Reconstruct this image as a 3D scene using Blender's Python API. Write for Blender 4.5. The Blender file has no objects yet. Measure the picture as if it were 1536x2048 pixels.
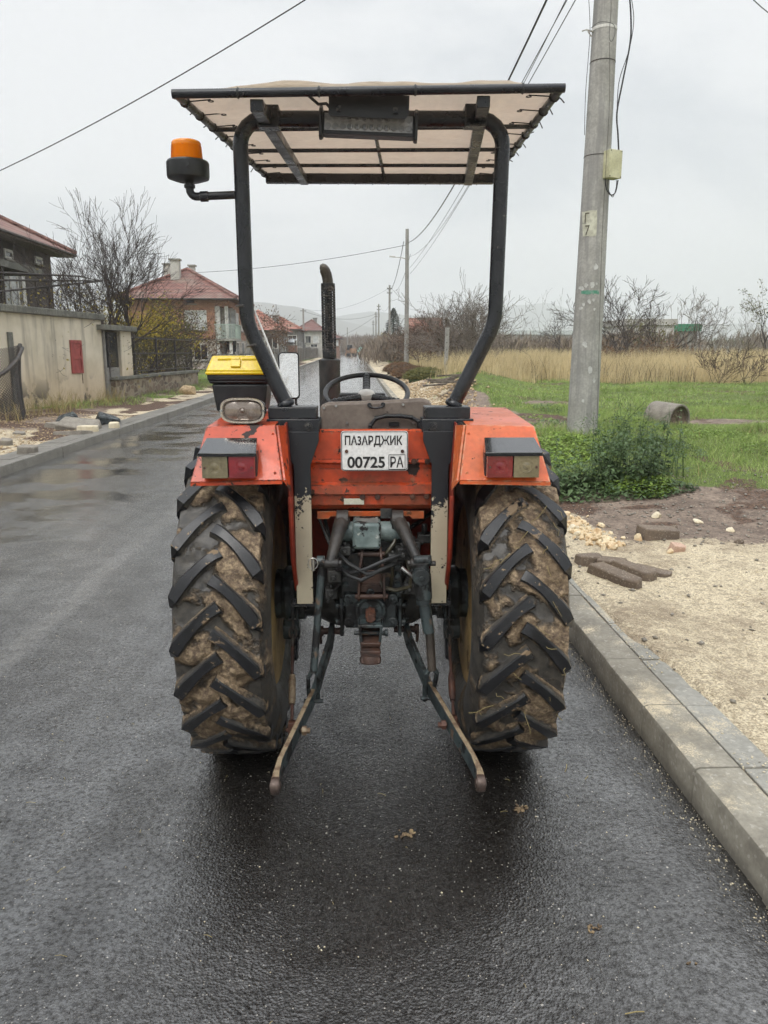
import bpy, bmesh, math, random
import numpy as np
from mathutils import Vector, Matrix, Euler, noise as mnoise
R = math.radians
PI = math.pi
sc = bpy.context.scene
col = sc.collection
rnd = random.Random(7)

# ------------------------------------------------------------------ camera model
F = 1540.0; U0 = 768.0; V0 = 1024.0
CH = 1.6; PITCH = R(11.74); YAW = R(2.12)
cp, sp = math.cos(PITCH), math.sin(PITCH)
cy, sy = math.cos(YAW), math.sin(YAW)
def ray(u, v):
    """direction in the level frame (right, ahead, up)"""
    a = (u - U0) / F; b = (v - V0) / F
    return Vector((a, cp - b * sp, -sp - b * cp))
def lev2w(p): return Vector((p[0] * cy + p[1] * sy, -p[0] * sy + p[1] * cy, p[2]))
def D(u, v, d):
    r = ray(u, v); r = r * (d / r.y); r.z += CH
    return lev2w(r)
def G(u, v, z=0.0):
    r = ray(u, v); r = r * ((z - CH) / r.z); r.z += CH
    return lev2w(r)
def onX(u, v, X):
    r = lev2w(ray(u, v)); k = X / r.x
    return Vector((X, r.y * k, CH + r.z * k))
def onY(u, v, Y):
    r = lev2w(ray(u, v)); k = Y / r.y
    return Vector((r.x * k, Y, CH + r.z * k))
TY = math.atan((768 - 742) / F)          # tractor heading, left of the camera's
ct, st = math.cos(TY), math.sin(TY)
AX = 3.04
def T(u, v, d):
    r = ray(u, v)
    x = r.x * ct + r.y * st; y = -r.x * st + r.y * ct
    k = d / y
    return Vector((x * k, d - AX, CH + r.z * k))
def V(*a): return Vector(a)

# ------------------------------------------------------------------ noise and terrain
def _h(ix, iy, s):
    n = (ix * 374761393 + iy * 668265263 + s * 974634777) & 0xffffffff
    n = ((n ^ (n >> 13)) * 1274126177) & 0xffffffff
    n = n ^ (n >> 16)
    return (n & 0xffff) / 65535.0
def vnoise(x, y, s=0):
    x = np.asarray(x, float); y = np.asarray(y, float)
    ix = np.floor(x).astype(np.int64); iy = np.floor(y).astype(np.int64)
    fx = x - ix; fy = y - iy
    fx = fx * fx * (3 - 2 * fx); fy = fy * fy * (3 - 2 * fy)
    a = _h(ix, iy, s); b = _h(ix + 1, iy, s); c = _h(ix, iy + 1, s); d = _h(ix + 1, iy + 1, s)
    return (a + (b - a) * fx) + ((c + (d - c) * fx) - (a + (b - a) * fx)) * fy
def fbm(x, y, s=0, o=4):
    t = 0; a = .5; k = 1.0
    for i in range(o):
        t = t + a * vnoise(np.asarray(x) * k, np.asarray(y) * k, s + i * 17); a *= .5; k *= 2.03
    return t / (1 - .5 ** o)
def sst(a, b, x):
    t = np.clip((np.asarray(x, float) - a) / (b - a), 0, 1); return t * t * (3 - 2 * t)
XR, XL = 1.205, -4.63                   # faces of the right and left kerb
KT = .14
def grade(Y): return .0058 * np.clip(np.asarray(Y, float) - 22, 0, 230)
def gz(X, Y):
    X = np.asarray(X, float); Y = np.asarray(Y, float)
    g = grade(Y)
    r = .128 + .27 * sst(4.2, 11.5, Y) * sst(1.5, 3.2, X)
    r = r + (fbm(X * .9, Y * .9, 3) - .5) * .16 * sst(1.9, 3.2, X) * sst(4.5, 7, Y)
    r = r + (fbm(X * 4, Y * 4, 9) - .5) * .035 * sst(1.40, 1.8, X)
    r = r + .030 * sst(.40, .52, fbm(X * 2.4, Y * .9, 63)) * sst(1.385, 1.46, X) * sst(1.9, 1.6, X)
    m = np.exp(-(((X - 3.3) / 1.1) ** 2 + ((Y - 22.5) / 2.5) ** 2)) * .32 + np.exp(-(((X - 4.6) / 1.3) ** 2 + ((Y - 30) / 3) ** 2)) * .45
    r = r + m
    l = .128 + .10 * sst(-5.1, -7.4, X) + (fbm(X * 1.1, Y * 1.1, 5) - .5) * .12 * sst(-5.2, -6.2, X)
    z = np.where(X > 1.375, r, np.where(X < -4.86, l, -.06))
    far = sst(60, 160, np.abs(Y) + 0 * X)
    big = (fbm(X * .01, Y * .01, 21) - .5) * 3.0 * sst(90, 400, np.abs(X))
    return g + z + big
def gzf(X, Y): return float(gz(X, Y))
def B(u, d):
    """ground point below picture column u at depth d"""
    p = D(u, 700, d); return Vector((p.x, p.y, gzf(p.x, p.y)))
def HZ(v, d): return D(U0, v, d).z

# ------------------------------------------------------------------ object bookkeeping
def tag(o, label=None, cat=None, group=None, kind=None):
    if label: o['label'] = label
    if cat: o['category'] = cat
    if group: o['group'] = group
    if kind: o['kind'] = kind
    return o
def empty(name, loc=(0, 0, 0), rz=0, parent=None):
    o = bpy.data.objects.new(name, None); col.objects.link(o)
    o.location = loc; o.rotation_euler = (0, 0, rz); o.empty_display_size = .1
    if parent: o.parent = parent
    return o

class MB:
    """collects shapes; build() links them as ONE mesh object"""
    def __init__(s): s.v = []; s.f = []; s.m = []; s.mi = 0
    def add(s, vs, fs, mi=None):
        n = len(s.v); s.v += [tuple(p) for p in vs]
        mi = s.mi if mi is None else mi
        for f in fs: s.f.append(tuple(i + n for i in f)); s.m.append(mi)
        return s
    def box(s, c, d, rot=None, mi=None):
        c = Vector(c); h = Vector(d) / 2
        vs = [Vector((x * h.x, y * h.y, z * h.z)) for x in (-1, 1) for y in (-1, 1) for z in (-1, 1)]
        if rot is not None:
            m = Euler(rot).to_matrix() if not isinstance(rot, Matrix) else rot
            vs = [m @ p for p in vs]
        return s.add([p + c for p in vs], [(0, 1, 3, 2), (4, 6, 7, 5), (0, 4, 5, 1), (2, 3, 7, 6), (0, 2, 6, 4), (1, 5, 7, 3)], mi)
    def box2(s, a, b, mi=None):
        a = Vector(a); b = Vector(b); return s.box((a + b) / 2, [abs(q) for q in (b - a)], None, mi)
    def tube(s, pts, r, n=8, caps=True, closed=False, mi=None):
        pts = [Vector(p) for p in pts]; L = len(pts)
        rs = r if isinstance(r, (list, tuple)) else [r] * L
        vs = []; fs = []
        up = None
        for i, p in enumerate(pts):
            if closed: t = pts[(i + 1) % L] - pts[i - 1]
            else: t = pts[min(i + 1, L - 1)] - pts[max(i - 1, 0)]
            if t.length < 1e-9: t = Vector((0, 0, 1))
            t.normalize()
            if up is None:
                up = t.orthogonal().normalized()
            else:
                up = up - t * up.dot(t)
                up = up.normalized() if up.length > 1e-6 else t.orthogonal().normalized()
            b = t.cross(up)
            for k in range(n):
                a = 2 * PI * k / n
                vs.append(p + (up * math.cos(a) + b * math.sin(a)) * rs[i])
        for i in range(L if closed else L - 1):
            j = (i + 1) % L
            for k in range(n):
                q = (k + 1) % n
                fs.append((i * n + k, i * n + q, j * n + q, j * n + k))
        if caps and not closed:
            fs.append(tuple(range(n))[::-1]); fs.append(tuple((L - 1) * n + k for k in range(n)))
        return s.add(vs, fs, mi)
    def cyl(s, a, b, r, r2=None, n=16, mi=None): return s.tube([a, b], [r, r if r2 is None else r2], n, True, False, mi)
    def lathe(s, prof, o=(0, 0, 0), ax=(0, 0, 1), n=32, mi=None, close=False):
        """prof: (radius, height along ax)"""
        ax = Vector(ax).normalized(); e1 = ax.orthogonal().normalized(); e2 = ax.cross(e1); o = Vector(o)
        vs = []; fs = []; L = len(prof)
        for r, h in prof:
            for k in range(n):
                a = 2 * PI * k / n
                vs.append(o + ax * h + (e1 * math.cos(a) + e2 * math.sin(a)) * r)
        for i in range(L if close else L - 1):
            j = (i + 1) % L
            for k in range(n):
                q = (k + 1) % n
                fs.append((i * n + k, i * n + q, j * n + q, j * n + k))
        if not close:
            if prof[0][0] > 1e-6: fs.append(tuple(range(n))[::-1])
            if prof[-1][0] > 1e-6: fs.append(tuple((L - 1) * n + k for k in range(n)))
        return s.add(vs, fs, mi)
    def prism(s, poly, ext, mi=None):
        poly = [Vector(p) for p in poly]; ext = Vector(ext); n = len(poly)
        fs = [tuple(range(n))[::-1], tuple(range(n, 2 * n))] + [(i, (i + 1) % n, n + (i + 1) % n, n + i) for i in range(n)]
        return s.add(poly + [p + ext for p in poly], fs, mi)
    def poly(s, pts, mi=None): return s.add(pts, [tuple(range(len(pts)))], mi)
    def rock(s, c, d, seed=0, sub=2, rough=.25, rot=None, mi=None):
        bm = bmesh.new(); bmesh.ops.create_icosphere(bm, subdivisions=sub, radius=1)
        rr = random.Random(seed); off = Vector((rr.uniform(-50, 50), rr.uniform(-50, 50), rr.uniform(-50, 50)))
        m = Euler(rot if rot is not None else (rr.uniform(0, 1), rr.uniform(0, 1), rr.uniform(0, 6.3))).to_matrix()
        vs = []
        for v in bm.verts:
            p = v.co.copy(); p = p * (1 + rough * mnoise.noise(p * 1.3 + off) + rough * .5 * mnoise.noise(p * 3.1 + off))
            # squash towards facets
            for k in range(3): p[k] = max(-.82, min(.82, p[k]))
            p = Vector((p.x * d[0], p.y * d[1], p.z * d[2]))
            vs.append(m @ p + Vector(c))
        fs = [tuple(v.index for v in f.verts) for f in bm.faces]
        bm.free()
        return s.add(vs, fs, mi)
    def build(s, name, mats, parent=None, bevel=0, smooth=40, seg=2, loc=None, rz=None):
        me = bpy.data.meshes.new(name)
        me.from_pydata(s.v, [], s.f)
        mats = mats if isinstance(mats, (list, tuple)) else [mats]
        for m in mats: me.materials.append(m)
        if len(mats) > 1: me.polygons.foreach_set('material_index', s.m)
        bm = bmesh.new(); bm.from_mesh(me); bmesh.ops.recalc_face_normals(bm, faces=bm.faces)
        if smooth:
            for f in bm.faces: f.smooth = True
        bm.to_mesh(me); bm.free()
        if smooth: me.set_sharp_from_angle(angle=R(smooth))
        o = bpy.data.objects.new(name, me); col.objects.link(o)
        if parent: o.parent = parent
        if loc is not None: o.location = loc
        if rz is not None: o.rotation_euler = (0, 0, rz)
        if bevel:
            b = o.modifiers.new('Bevel', 'BEVEL'); b.width = bevel; b.segments = seg; b.limit_method = 'ANGLE'; b.angle_limit = R(35)
            b.harden_normals = False
        return o

def npmesh(name, verts, faces, mats, parent=None, mi=None, smooth=False):
    """verts (n,3) array, faces (m,k) array of equal size polygons"""
    me = bpy.data.meshes.new(name); verts = np.asarray(verts, np.float32); faces = np.asarray(faces, np.int32)
    n, k = faces.shape
    me.vertices.add(len(verts)); me.vertices.foreach_set('co', verts.ravel())
    me.loops.add(n * k); me.loops.foreach_set('vertex_index', faces.ravel())
    me.polygons.add(n); me.polygons.foreach_set('loop_start', np.arange(0, n * k, k, dtype=np.int32))
    me.polygons.foreach_set('loop_total', np.full(n, k, np.int32))
    mats = mats if isinstance(mats, (list, tuple)) else [mats]
    for m in mats: me.materials.append(m)
    if mi is not None: me.polygons.foreach_set('material_index', np.asarray(mi, np.int32))
    if smooth: me.polygons.foreach_set('use_smooth', np.ones(n, bool))
    me.update(calc_edges=True); me.validate()
    o = bpy.data.objects.new(name, me); col.objects.link(o)
    if parent: o.parent = parent
    return o

# ------------------------------------------------------------------ materials
def lin(r, g=None, b=None):
    if g is None: h = r; r, g, b = int(h[0:2], 16), int(h[2:4], 16), int(h[4:6], 16)
    f = lambda c: (c / 255 / 12.92) if c / 255 <= .04045 else ((c / 255 + .055) / 1.055) ** 2.4
    return (f(r), f(g), f(b), 1)
class NT:
    def __init__(s, name):
        s.m = bpy.data.materials.new(name); s.m.use_nodes = True; s.t = s.m.node_tree; s.t.nodes.clear()
        s.out = s.n('ShaderNodeOutputMaterial'); s.p = s.n('ShaderNodeBsdfPrincipled'); s.l(s.p.outputs[0], s.out.inputs[0])
        s.tc = s.n('ShaderNodeTexCoord'); s.co = s.tc.outputs['Object']
    def n(s, t, **k):
        x = s.t.nodes.new(t)
        for a, b in k.items(): setattr(x, a, b)
        return x
    def l(s, a, b): s.t.links.new(a, b)
    def set(s, inp, val):
        if hasattr(val, 'is_linked'): s.l(val, inp)
        else: inp.default_value = val
    def mapping(s, scale=(1, 1, 1), loc=(0, 0, 0), src=None, rot=(0, 0, 0)):
        m = s.n('ShaderNodeMapping'); m.inputs['Scale'].default_value = scale; m.inputs['Location'].default_value = loc; m.inputs['Rotation'].default_value = rot
        s.l(src or s.co, m.inputs['Vector']); return m.outputs[0]
    def noise(s, scale, detail=4, rough=.55, vec=None, dist=0):
        x = s.n('ShaderNodeTexNoise'); s.l(vec or s.co, x.inputs['Vector']); x.inputs['Scale'].default_value = scale
        x.inputs['Detail'].default_value = detail; x.inputs['Roughness'].default_value = rough; x.inputs['Distortion'].default_value = dist
        return x.outputs[0]
    def vor(s, scale, vec=None, feature='F1', out='Distance', rand=1):
        x = s.n('ShaderNodeTexVoronoi'); x.feature = feature; s.l(vec or s.co, x.inputs['Vector']); x.inputs['Scale'].default_value = scale
        x.inputs['Randomness'].default_value = rand
        return x.outputs[out]
    def ramp(s, val, lo, hi, a=0.0, b=1.0):
        x = s.n('ShaderNodeMapRange'); x.interpolation_type = 'SMOOTHSTEP'; s.l(val, x.inputs['Value'])
        for k, q in (('From Min', lo), ('From Max', hi), ('To Min', a), ('To Max', b)): x.inputs[k].default_value = q
        return x.outputs[0]
    def math(s, op, a, b=0.0, c=None):
        x = s.n('ShaderNodeMath', operation=op); s.set(x.inputs[0], a); s.set(x.inputs[1], b)
        if c is not None: s.set(x.inputs[2], c)
        return x.outputs[0]
    def mix(s, f, a, b, mode='MIX'):
        x = s.n('ShaderNodeMix', data_type='RGBA', blend_type=mode); s.set(x.inputs['Factor'], f); s.set(x.inputs['A'], a) if False else None
        s.set(x.inputs[6], a); s.set(x.inputs[7], b); return x.outputs[2]
    def mixf(s, f, a, b):
        x = s.n('ShaderNodeMix', data_type='FLOAT'); s.set(x.inputs[0], f); s.set(x.inputs[2], a); s.set(x.inputs[3], b); return x.outputs[0]
    def xyz(s, vec=None):
        x = s.n('ShaderNodeSeparateXYZ'); s.l(vec or s.co, x.inputs[0]); return x.outputs
    def bump(s, h, strength=.3, dist=.01, prev=None):
        x = s.n('ShaderNodeBump'); x.inputs['Strength'].default_value = strength; x.inputs['Distance'].default_value = dist
        s.l(h, x.inputs['Height'])
        if prev is not None: s.l(prev, x.inputs['Normal'])
        s.l(x.outputs[0], s.p.inputs['Normal']); return x.outputs[0]
    def attr(s, name):
        x = s.n('ShaderNodeAttribute'); x.attribute_name = name; return x
    def fin(s, color=None, rough=None, metal=None, spec=None, coat=None, **k):
        if color is not None: s.set(s.p.inputs['Base Color'], color)
        if rough is not None: s.set(s.p.inputs['Roughness'], rough)
        if metal is not None: s.set(s.p.inputs['Metallic'], metal)
        if spec is not None: s.set(s.p.inputs['Specular IOR Level'], spec)
        if coat is not None: s.set(s.p.inputs['Coat Weight'], coat)
        for a, b in k.items(): s.set(s.p.inputs[a.replace('_', ' ')], b)
        return s.m
def pm(name, c1, c2=None, sc_=6, lo=.4, hi=.62, rough=.6, rough2=None, metal=0, bump=0, bscale=60, bdist=.004, chips=(), coat=0, spec=None, coord='Object', streak=None, edge=None, dirt=None):
    """paint / stone / metal with a second colour in patches, and chips (colour, scale, lo, hi)"""
    t = NT(name)
    if coord != 'Object': t.co = t.tc.outputs[coord]
    vec = t.mapping(streak) if streak else None
    c = c1; r = rough
    n = t.noise(sc_, 6, .6, vec=vec)
    f = t.ramp(n, lo, hi)
    if c2 is not None: c = t.mix(f, c1, c2)
    if rough2 is not None: r = t.mixf(f, rough, rough2)
    fine = t.noise(sc_ * 9, 4, .6)
    c = t.mix(.35, c, t.mix(t.ramp(fine, .3, .7), (.62, .62, .62, 1), (1.25, 1.25, 1.25, 1)), 'MULTIPLY') if True else c
    for cc, cs, cl, ch in chips:
        q = t.noise(cs, 5, .62, vec=t.mapping((1, 1, 1), (3.1 * cs, 1.7, .3)))
        k = t.ramp(q, cl, ch)
        c = t.mix(k, c, cc); r = t.mixf(k, r, .75)
    if dirt:                                      # dried splashes, thicker towards the ground
        dc, z0, z1, amt = dirt
        zz_ = t.xyz()[2]; q = t.noise(7, 7, .72)
        k = t.math('MULTIPLY', t.ramp(t.math('ADD', q, t.ramp(zz_, z1, z0, -.18, .12)), .52, .66), amt)
        c = t.mix(k, c, dc); r = t.mixf(k, r, .8)
    if edge:                                      # paint knocked off along the edges
        ec, er = edge
        bv = t.n('ShaderNodeBevel'); bv.samples = 3; bv.inputs['Radius'].default_value = er
        ge = t.n('ShaderNodeNewGeometry'); dt = t.n('ShaderNodeVectorMath', operation='DOT_PRODUCT'); t.l(bv.outputs[0], dt.inputs[0]); t.l(ge.outputs['Normal'], dt.inputs[1])
        k = t.math('SUBTRACT', 1.0, dt.outputs['Value']); k = t.math('MULTIPLY', t.ramp(k, .015, .07), t.ramp(t.noise(38, 5, .7), .47, .56))
        c = t.mix(k, c, ec); r = t.mixf(k, r, .65)
    if bump:
        t.bump(t.noise(bscale, 6, .6), bump, bdist)
    return t.fin(c, r, metal, spec, coat)
# ------------------------------------------------------------------ the materials of the place
M = {}
M['orange'] = pm('orange_paint', (.60, .075, .015, 1), (.46, .052, .012, 1), 3, rough=.34, rough2=.5, bump=.12, bscale=30,
                 chips=[(lin('2a1a14'), 9, .60, .615), (lin('3a2218'), 30, .645, .665), (lin('b0674a'), 18, .64, .68)], coat=.25, edge=(lin('3a2a22'), .007), dirt=(lin('6a4a34'), 1.0, 1.4, .55))
M['orange_clean'] = pm('faded_orange_paint', (.62, .105, .022, 1), (.56, .12, .032, 1), 4, rough=.35, rough2=.5, chips=[(lin('3a2018'), 16, .655, .67), (lin('c98a64'), 30, .67, .7)], coat=.2, edge=(lin('c9a080'), .005), dirt=(lin('8a5a3c'), 1.0, 1.4, .5))
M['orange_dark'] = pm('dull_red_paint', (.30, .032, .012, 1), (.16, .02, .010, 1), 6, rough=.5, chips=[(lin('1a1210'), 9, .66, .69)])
M['black'] = pm('black_paint', (.008, .009, .012, 1), (.018, .020, .024, 1), 9, rough=.24, rough2=.45, bump=.2, bscale=90, chips=[(lin('6a6460'), 40, .69, .71)], edge=(lin('75706a'), .004))
M['blackplastic'] = pm('black_plastic', (.012, .013, .015, 1), (.02, .021, .023, 1), 12, rough=.4, bump=.1, bscale=200)
M['grease'] = pm('greasy_iron', (.019, .0195, .020, 1), (.05, .05, .047, 1), 14, rough=.30, rough2=.7, bump=.5, bscale=50, chips=[(lin('6a5a48'), 12, .62, .68)])
M['blue'] = pm('worn_blue_grey_paint', (.048, .066, .068, 1), (.026, .033, .035, 1), 8, rough=.36, rough2=.55, bump=.3, bscale=40,
               chips=[(lin('121212'), 10, .53, .56), (lin('5d4c3e'), 18, .60, .64)], edge=(lin('6d6a64'), .004))
M['bluedark'] = pm('oily_blue_grey_paint', (.046, .060, .062, 1), (.018, .022, .023, 1), 10, rough=.30, rough2=.6, bump=.35, bscale=45,
               chips=[(lin('0d0d0d'), 12, .5, .56)])
M['cover'] = pm('flaking_grey_green_paint', lin('7c8986'), lin('5c6a69'), 6, rough=.42, bump=.3, chips=[(lin('141414'), 11, .52, .54), (lin('a9aca6'), 16, .66, .68)], edge=(lin('8d8c84'), .006))
M['ballend'] = pm('worn_brown_steel', lin('574840'), lin('3a302c'), 18, rough=.4, rough2=.6, bump=.3, metal=.3)
M['rust'] = pm('rusty_steel', lin('5a3a2c'), lin('3a2620'), 14, rough=.55, rough2=.8, bump=.4, bscale=80)
M['worn'] = pm('worn_bare_steel', lin('8a7a62'), lin('5e4a38'), 30, rough=.5, rough2=.75, bump=.3, bscale=90)
M['steel'] = pm('bright_steel', (.5, .5, .48, 1), (.3, .29, .27, 1), 20, rough=.3, metal=.9)
M['chrome'] = pm('pitted_chrome', (.62, .58, .54, 1), (.32, .24, .19, 1), 26, lo=.5, hi=.68, rough=.16, rough2=.5, metal=.9)
M['rubber'] = pm('wet_black_rubber', (.007, .0075, .009, 1), (.014, .0145, .017, 1), 8, rough=.30, rough2=.42, bump=.12, bscale=120, chips=[(lin('7a6750'), 11, .595, .64), (lin('8a765c'), 44, .64, .68)])
M['gloss'] = pm('glossy_black_plastic', (.010, .011, .012, 1), (.016, .017, .018, 1), 6, rough=.10, rough2=.2, coat=.5)
M['rustdark'] = pm('dark_rusty_steel', lin('4a342a'), lin('2e221e'), 14, rough=.5, rough2=.75, bump=.4, bscale=80)
M['red_lens'] = pm('red_lamp_glass', (.15, .006, .010, 1), (.22, .012, .018, 1), 10, rough=.14, coat=.6)
M['clear_lens'] = pm('dirty_clear_lamp_glass', lin('6a6148'), lin('7c7258'), 9, rough=.16, coat=.6)
M['amber'] = NT('amber_plastic').fin((.85, .27, .012, 1), .22, coat=.5, Subsurface_Weight=.25, Subsurface_Radius=(.02, .008, .002))
M['yellow'] = pm('yellow_plastic', (.78, .56, .012, 1), (.72, .50, .012, 1), 8, rough=.34, coat=.15)
M['seat'] = pm('brown_grey_vinyl', lin('7d7268'), lin('6b6058'), 7, rough=.55, bump=.2, bscale=140, chips=[(lin('4a4038'), 12, .68, .72)])
M['plate'] = pm('white_plate', (.78, .78, .76, 1), (.64, .63, .60, 1), 9, lo=.55, hi=.75, rough=.3)
M['ink'] = pm('black_ink', (.012, .012, .013, 1), None, rough=.5)
M['canvas'] = pm('cream_canvas', lin('dad1c0'), lin('c8baa4'), 4, rough=.85, bump=.35, bscale=9, bdist=.02, chips=[(lin('9a8872'), 6, .66, .74)])
_t = M['canvas'].node_tree; _p = [n for n in _t.nodes if n.type == 'BSDF_PRINCIPLED'][0]; _o = [n for n in _t.nodes if n.type == 'OUTPUT_MATERIAL'][0]
_tr = _t.nodes.new('ShaderNodeBsdfTranslucent'); _tr.inputs[0].default_value = (.80, .73, .66, 1); _ms = _t.nodes.new('ShaderNodeMixShader'); _ms.inputs[0].default_value = .58
_t.links.new(_p.outputs[0], _ms.inputs[1]); _t.links.new(_tr.outputs[0], _ms.inputs[2]); _t.links.new(_ms.outputs[0], _o.inputs[0])
M['rim'] = pm('muddy_cream_rim', lin('c6a870'), lin('94784c'), 6, rough=.6, bump=.2, chips=[(lin('4a3826'), 10, .6, .68)])
M['darksteel'] = pm('sooty_steel', (.03, .031, .033, 1), (.055, .052, .05, 1), 11, rough=.45, rough2=.65, bump=.2, bscale=70)
M['tip'] = pm('heat_stained_pipe', lin('4e4840'), lin('36322e'), 14, rough=.42, metal=.5)
M['glass'] = pm('dark_window_glass', (.02, .024, .028, 1), None, rough=.06, spec=.6)
M['curtain'] = pm('white_curtained_window', lin('c9cbc9'), lin('aeb1b0'), 3, rough=.35)
M['white'] = pm('white_paint', lin('d4d2cc'), lin('b9b6ae'), 5, rough=.5)
M['wood'] = pm('grey_weathered_wood', lin('6f665a'), lin('4e463c'), 10, rough=.8, bump=.3, streak=(1, 1, .15))
M['iron'] = pm('dark_iron', (.03, .028, .026, 1), (.06, .045, .035, 1), 12, rough=.6)
M['bark'] = pm('dark_bark', lin('4a4038'), lin('332b26'), 10, rough=.9, bump=.4, bscale=30)
M['bark_wet'] = pm('wet_dark_bark', lin('4b413a'), lin('342c28'), 10, rough=.8, bump=.4, bscale=30)
M['bark_grey'] = pm('grey_bark', lin('7a7067'), lin('5c544c'), 10, rough=.9)
M['brush'] = pm('dry_brush', lin('8a7c6c'), lin('675a4e'), .4, rough=.9)
M['twig_red'] = pm('reddish_twigs', lin('5c463a'), lin('40312a'), 5, rough=.9)
M['paper'] = pm('weathered_paper', lin('c9c8b6'), lin('b2b09e'), 14, rough=.8, bump=.2)
M['boxpl'] = pm('cream_plastic_box', lin('c9c6a4'), lin('b7b48f'), 5, rough=.45)
M['cable'] = pm('black_cable', (.02, .021, .022, 1), None, rough=.5)
M['ply'] = pm('white_board', lin('cfd0cb'), lin('b9b9b2'), 5, rough=.6)
M['redpaint'] = pm('faded_red_paint', lin('a04a44'), lin('8a3c38'), 8, rough=.6, bump=.2, streak=(1, 1, .3))

def concrete(name, a, b, wet=False, scale=5, streaks=False, dark=None, chip=.35, sand=False):
    t = NT(name)
    n1 = t.noise(scale, 8, .65); n2 = t.noise(scale * 14, 5, .6)
    c = t.mix(t.ramp(n1, .35, .68), a, b)
    c = t.mix(.5, c, t.mix(t.ramp(n2, .3, .7), (.7, .7, .7, 1), (1.2, 1.2, 1.2, 1)), 'MULTIPLY')
    sp_ = t.vor(scale * 22, out='Color')
    x = t.xyz(sp_)
    c = t.mix(t.ramp(x[0], .93, .96, 0, chip), c, t.mix(.5, c, (.75, .72, .65, 1)))
    if streaks:
        s = t.noise(3.5, 5, .6, vec=t.mapping((4, 4, .25)))
        c = t.mix(t.ramp(s, .43, .66, 0, .6), c, dark or (.09, .085, .08, 1))
    if sand:
        ge = t.n('ShaderNodeNewGeometry'); nz = t.xyz(ge.outputs['Normal'])[2]
        k = t.math('MULTIPLY', t.ramp(nz, .6, .95), t.ramp(t.math('ADD', t.noise(2.6, 7, .72), t.math('MULTIPLY', t.math('SUBTRACT', t.noise(160, 2), .5), .35)), .52, .66))
        c = t.mix(k, c, t.mix(t.noise(130, 3), lin('b5a78c'), lin('d2c6ac')))
        c = t.mix(t.ramp(t.xyz()[2], .07, .0, 0, .55), c, lin('3c3833'))
        c = t.mix(t.ramp(t.noise(5, 6, .65), .5, .68, 0, .5), c, lin('6e695f'))
    pores = t.vor(scale * 16)
    t.bump(t.math('ADD', n2, t.math('MULTIPLY', t.ramp(pores, 0, .25), .5)), .45, .004)
    return t.fin(c, .42 if wet else .85)
M['kerb'] = concrete('damp_kerb_concrete', lin('989386'), lin('7c776c'), False, 4, sand=True)
M['slab'] = concrete('paving_slab_concrete', lin('97958d'), lin('85837b'), False, 3, sand=True)
M['kerb_old'] = concrete('dark_wet_kerb_concrete', lin('77736b'), lin('625e57'), True, 4)
M['polec'] = concrete('grey_spun_concrete', lin('aaa8a2'), lin('918f89'), False, 2.2, True, (.20, .195, .19, 1), .12)
M['polefar'] = concrete('pale_pole_concrete', lin('9b9993'), lin('86847e'), False, 2)
M['coping'] = concrete('mossy_coping_concrete', lin('77766c'), lin('5a5a52'), False, 2, True)
M['rubble_dark'] = concrete('broken_kerb_concrete', lin('746657'), lin('5f5348'), False, 6)
M['rubble_grey'] = concrete('broken_slab_concrete', lin('8b8479'), lin('6f6960'), False, 6)
M['lime'] = concrete('cream_limestone', lin('dcccaa'), lin('c6a880'), False, 9)
M['limed'] = concrete('dull_tan_rubble', lin('b8a280'), lin('947e60'), False, 9)
M['limew'] = concrete('pale_limestone', lin('d6cbb2'), lin('c2b496'), False, 7)
M['brickred'] = concrete('broken_brick', lin('bda08c'), lin('a88874'), False, 7)

def plaster(name, a, b, stain, z0, z1, basecol):
    """render with vertical weather streaks; bare patches near its foot"""
    t = NT(name)
    n = t.noise(1.2, 6, .6); c = t.mix(t.ramp(n, .35, .7), a, b)
    s = t.noise(1.6, 6, .65, vec=t.mapping((2.2, 2.2, .22)))
    c = t.mix(t.ramp(s, .46, .66, 0, .7), c, stain)
    z = t.xyz()[2]
    low = t.ramp(z, z1, z0)
    warm = t.mix(t.math('MULTIPLY', low, .6), c, basecol)
    q = t.noise(1.1, 6, .62)
    bare = t.math('MULTIPLY', t.ramp(z, .95, .15), t.ramp(q, .50, .56))
    c = t.mix(bare, warm, t.mix(t.noise(14, 4), lin('6e675c'), lin('4c463e')))
    t.bump(t.math('SUBTRACT', t.noise(22, 6, .6), t.math('MULTIPLY', bare, .8)), .35, .02)
    return t.fin(c, .9)
M['render_beige'] = plaster('beige_render', lin('d4cab6'), lin('c0b6a0'), lin('948d7e'), 0.0, 1.6, lin('bfa47e'))
M['render_dark'] = pm('dark_brown_render', lin('58504b'), lin('484340'), 2, rough=.9, bump=.3)
M['render_grey'] = pm('grey_render', lin('8d8a84'), lin('76736d'), 1.2, rough=.9, bump=.3)
M['render_white'] = pm('white_render', lin('c3c0b8'), lin('aaa79e'), 1.2, rough=.9, bump=.3)

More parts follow.
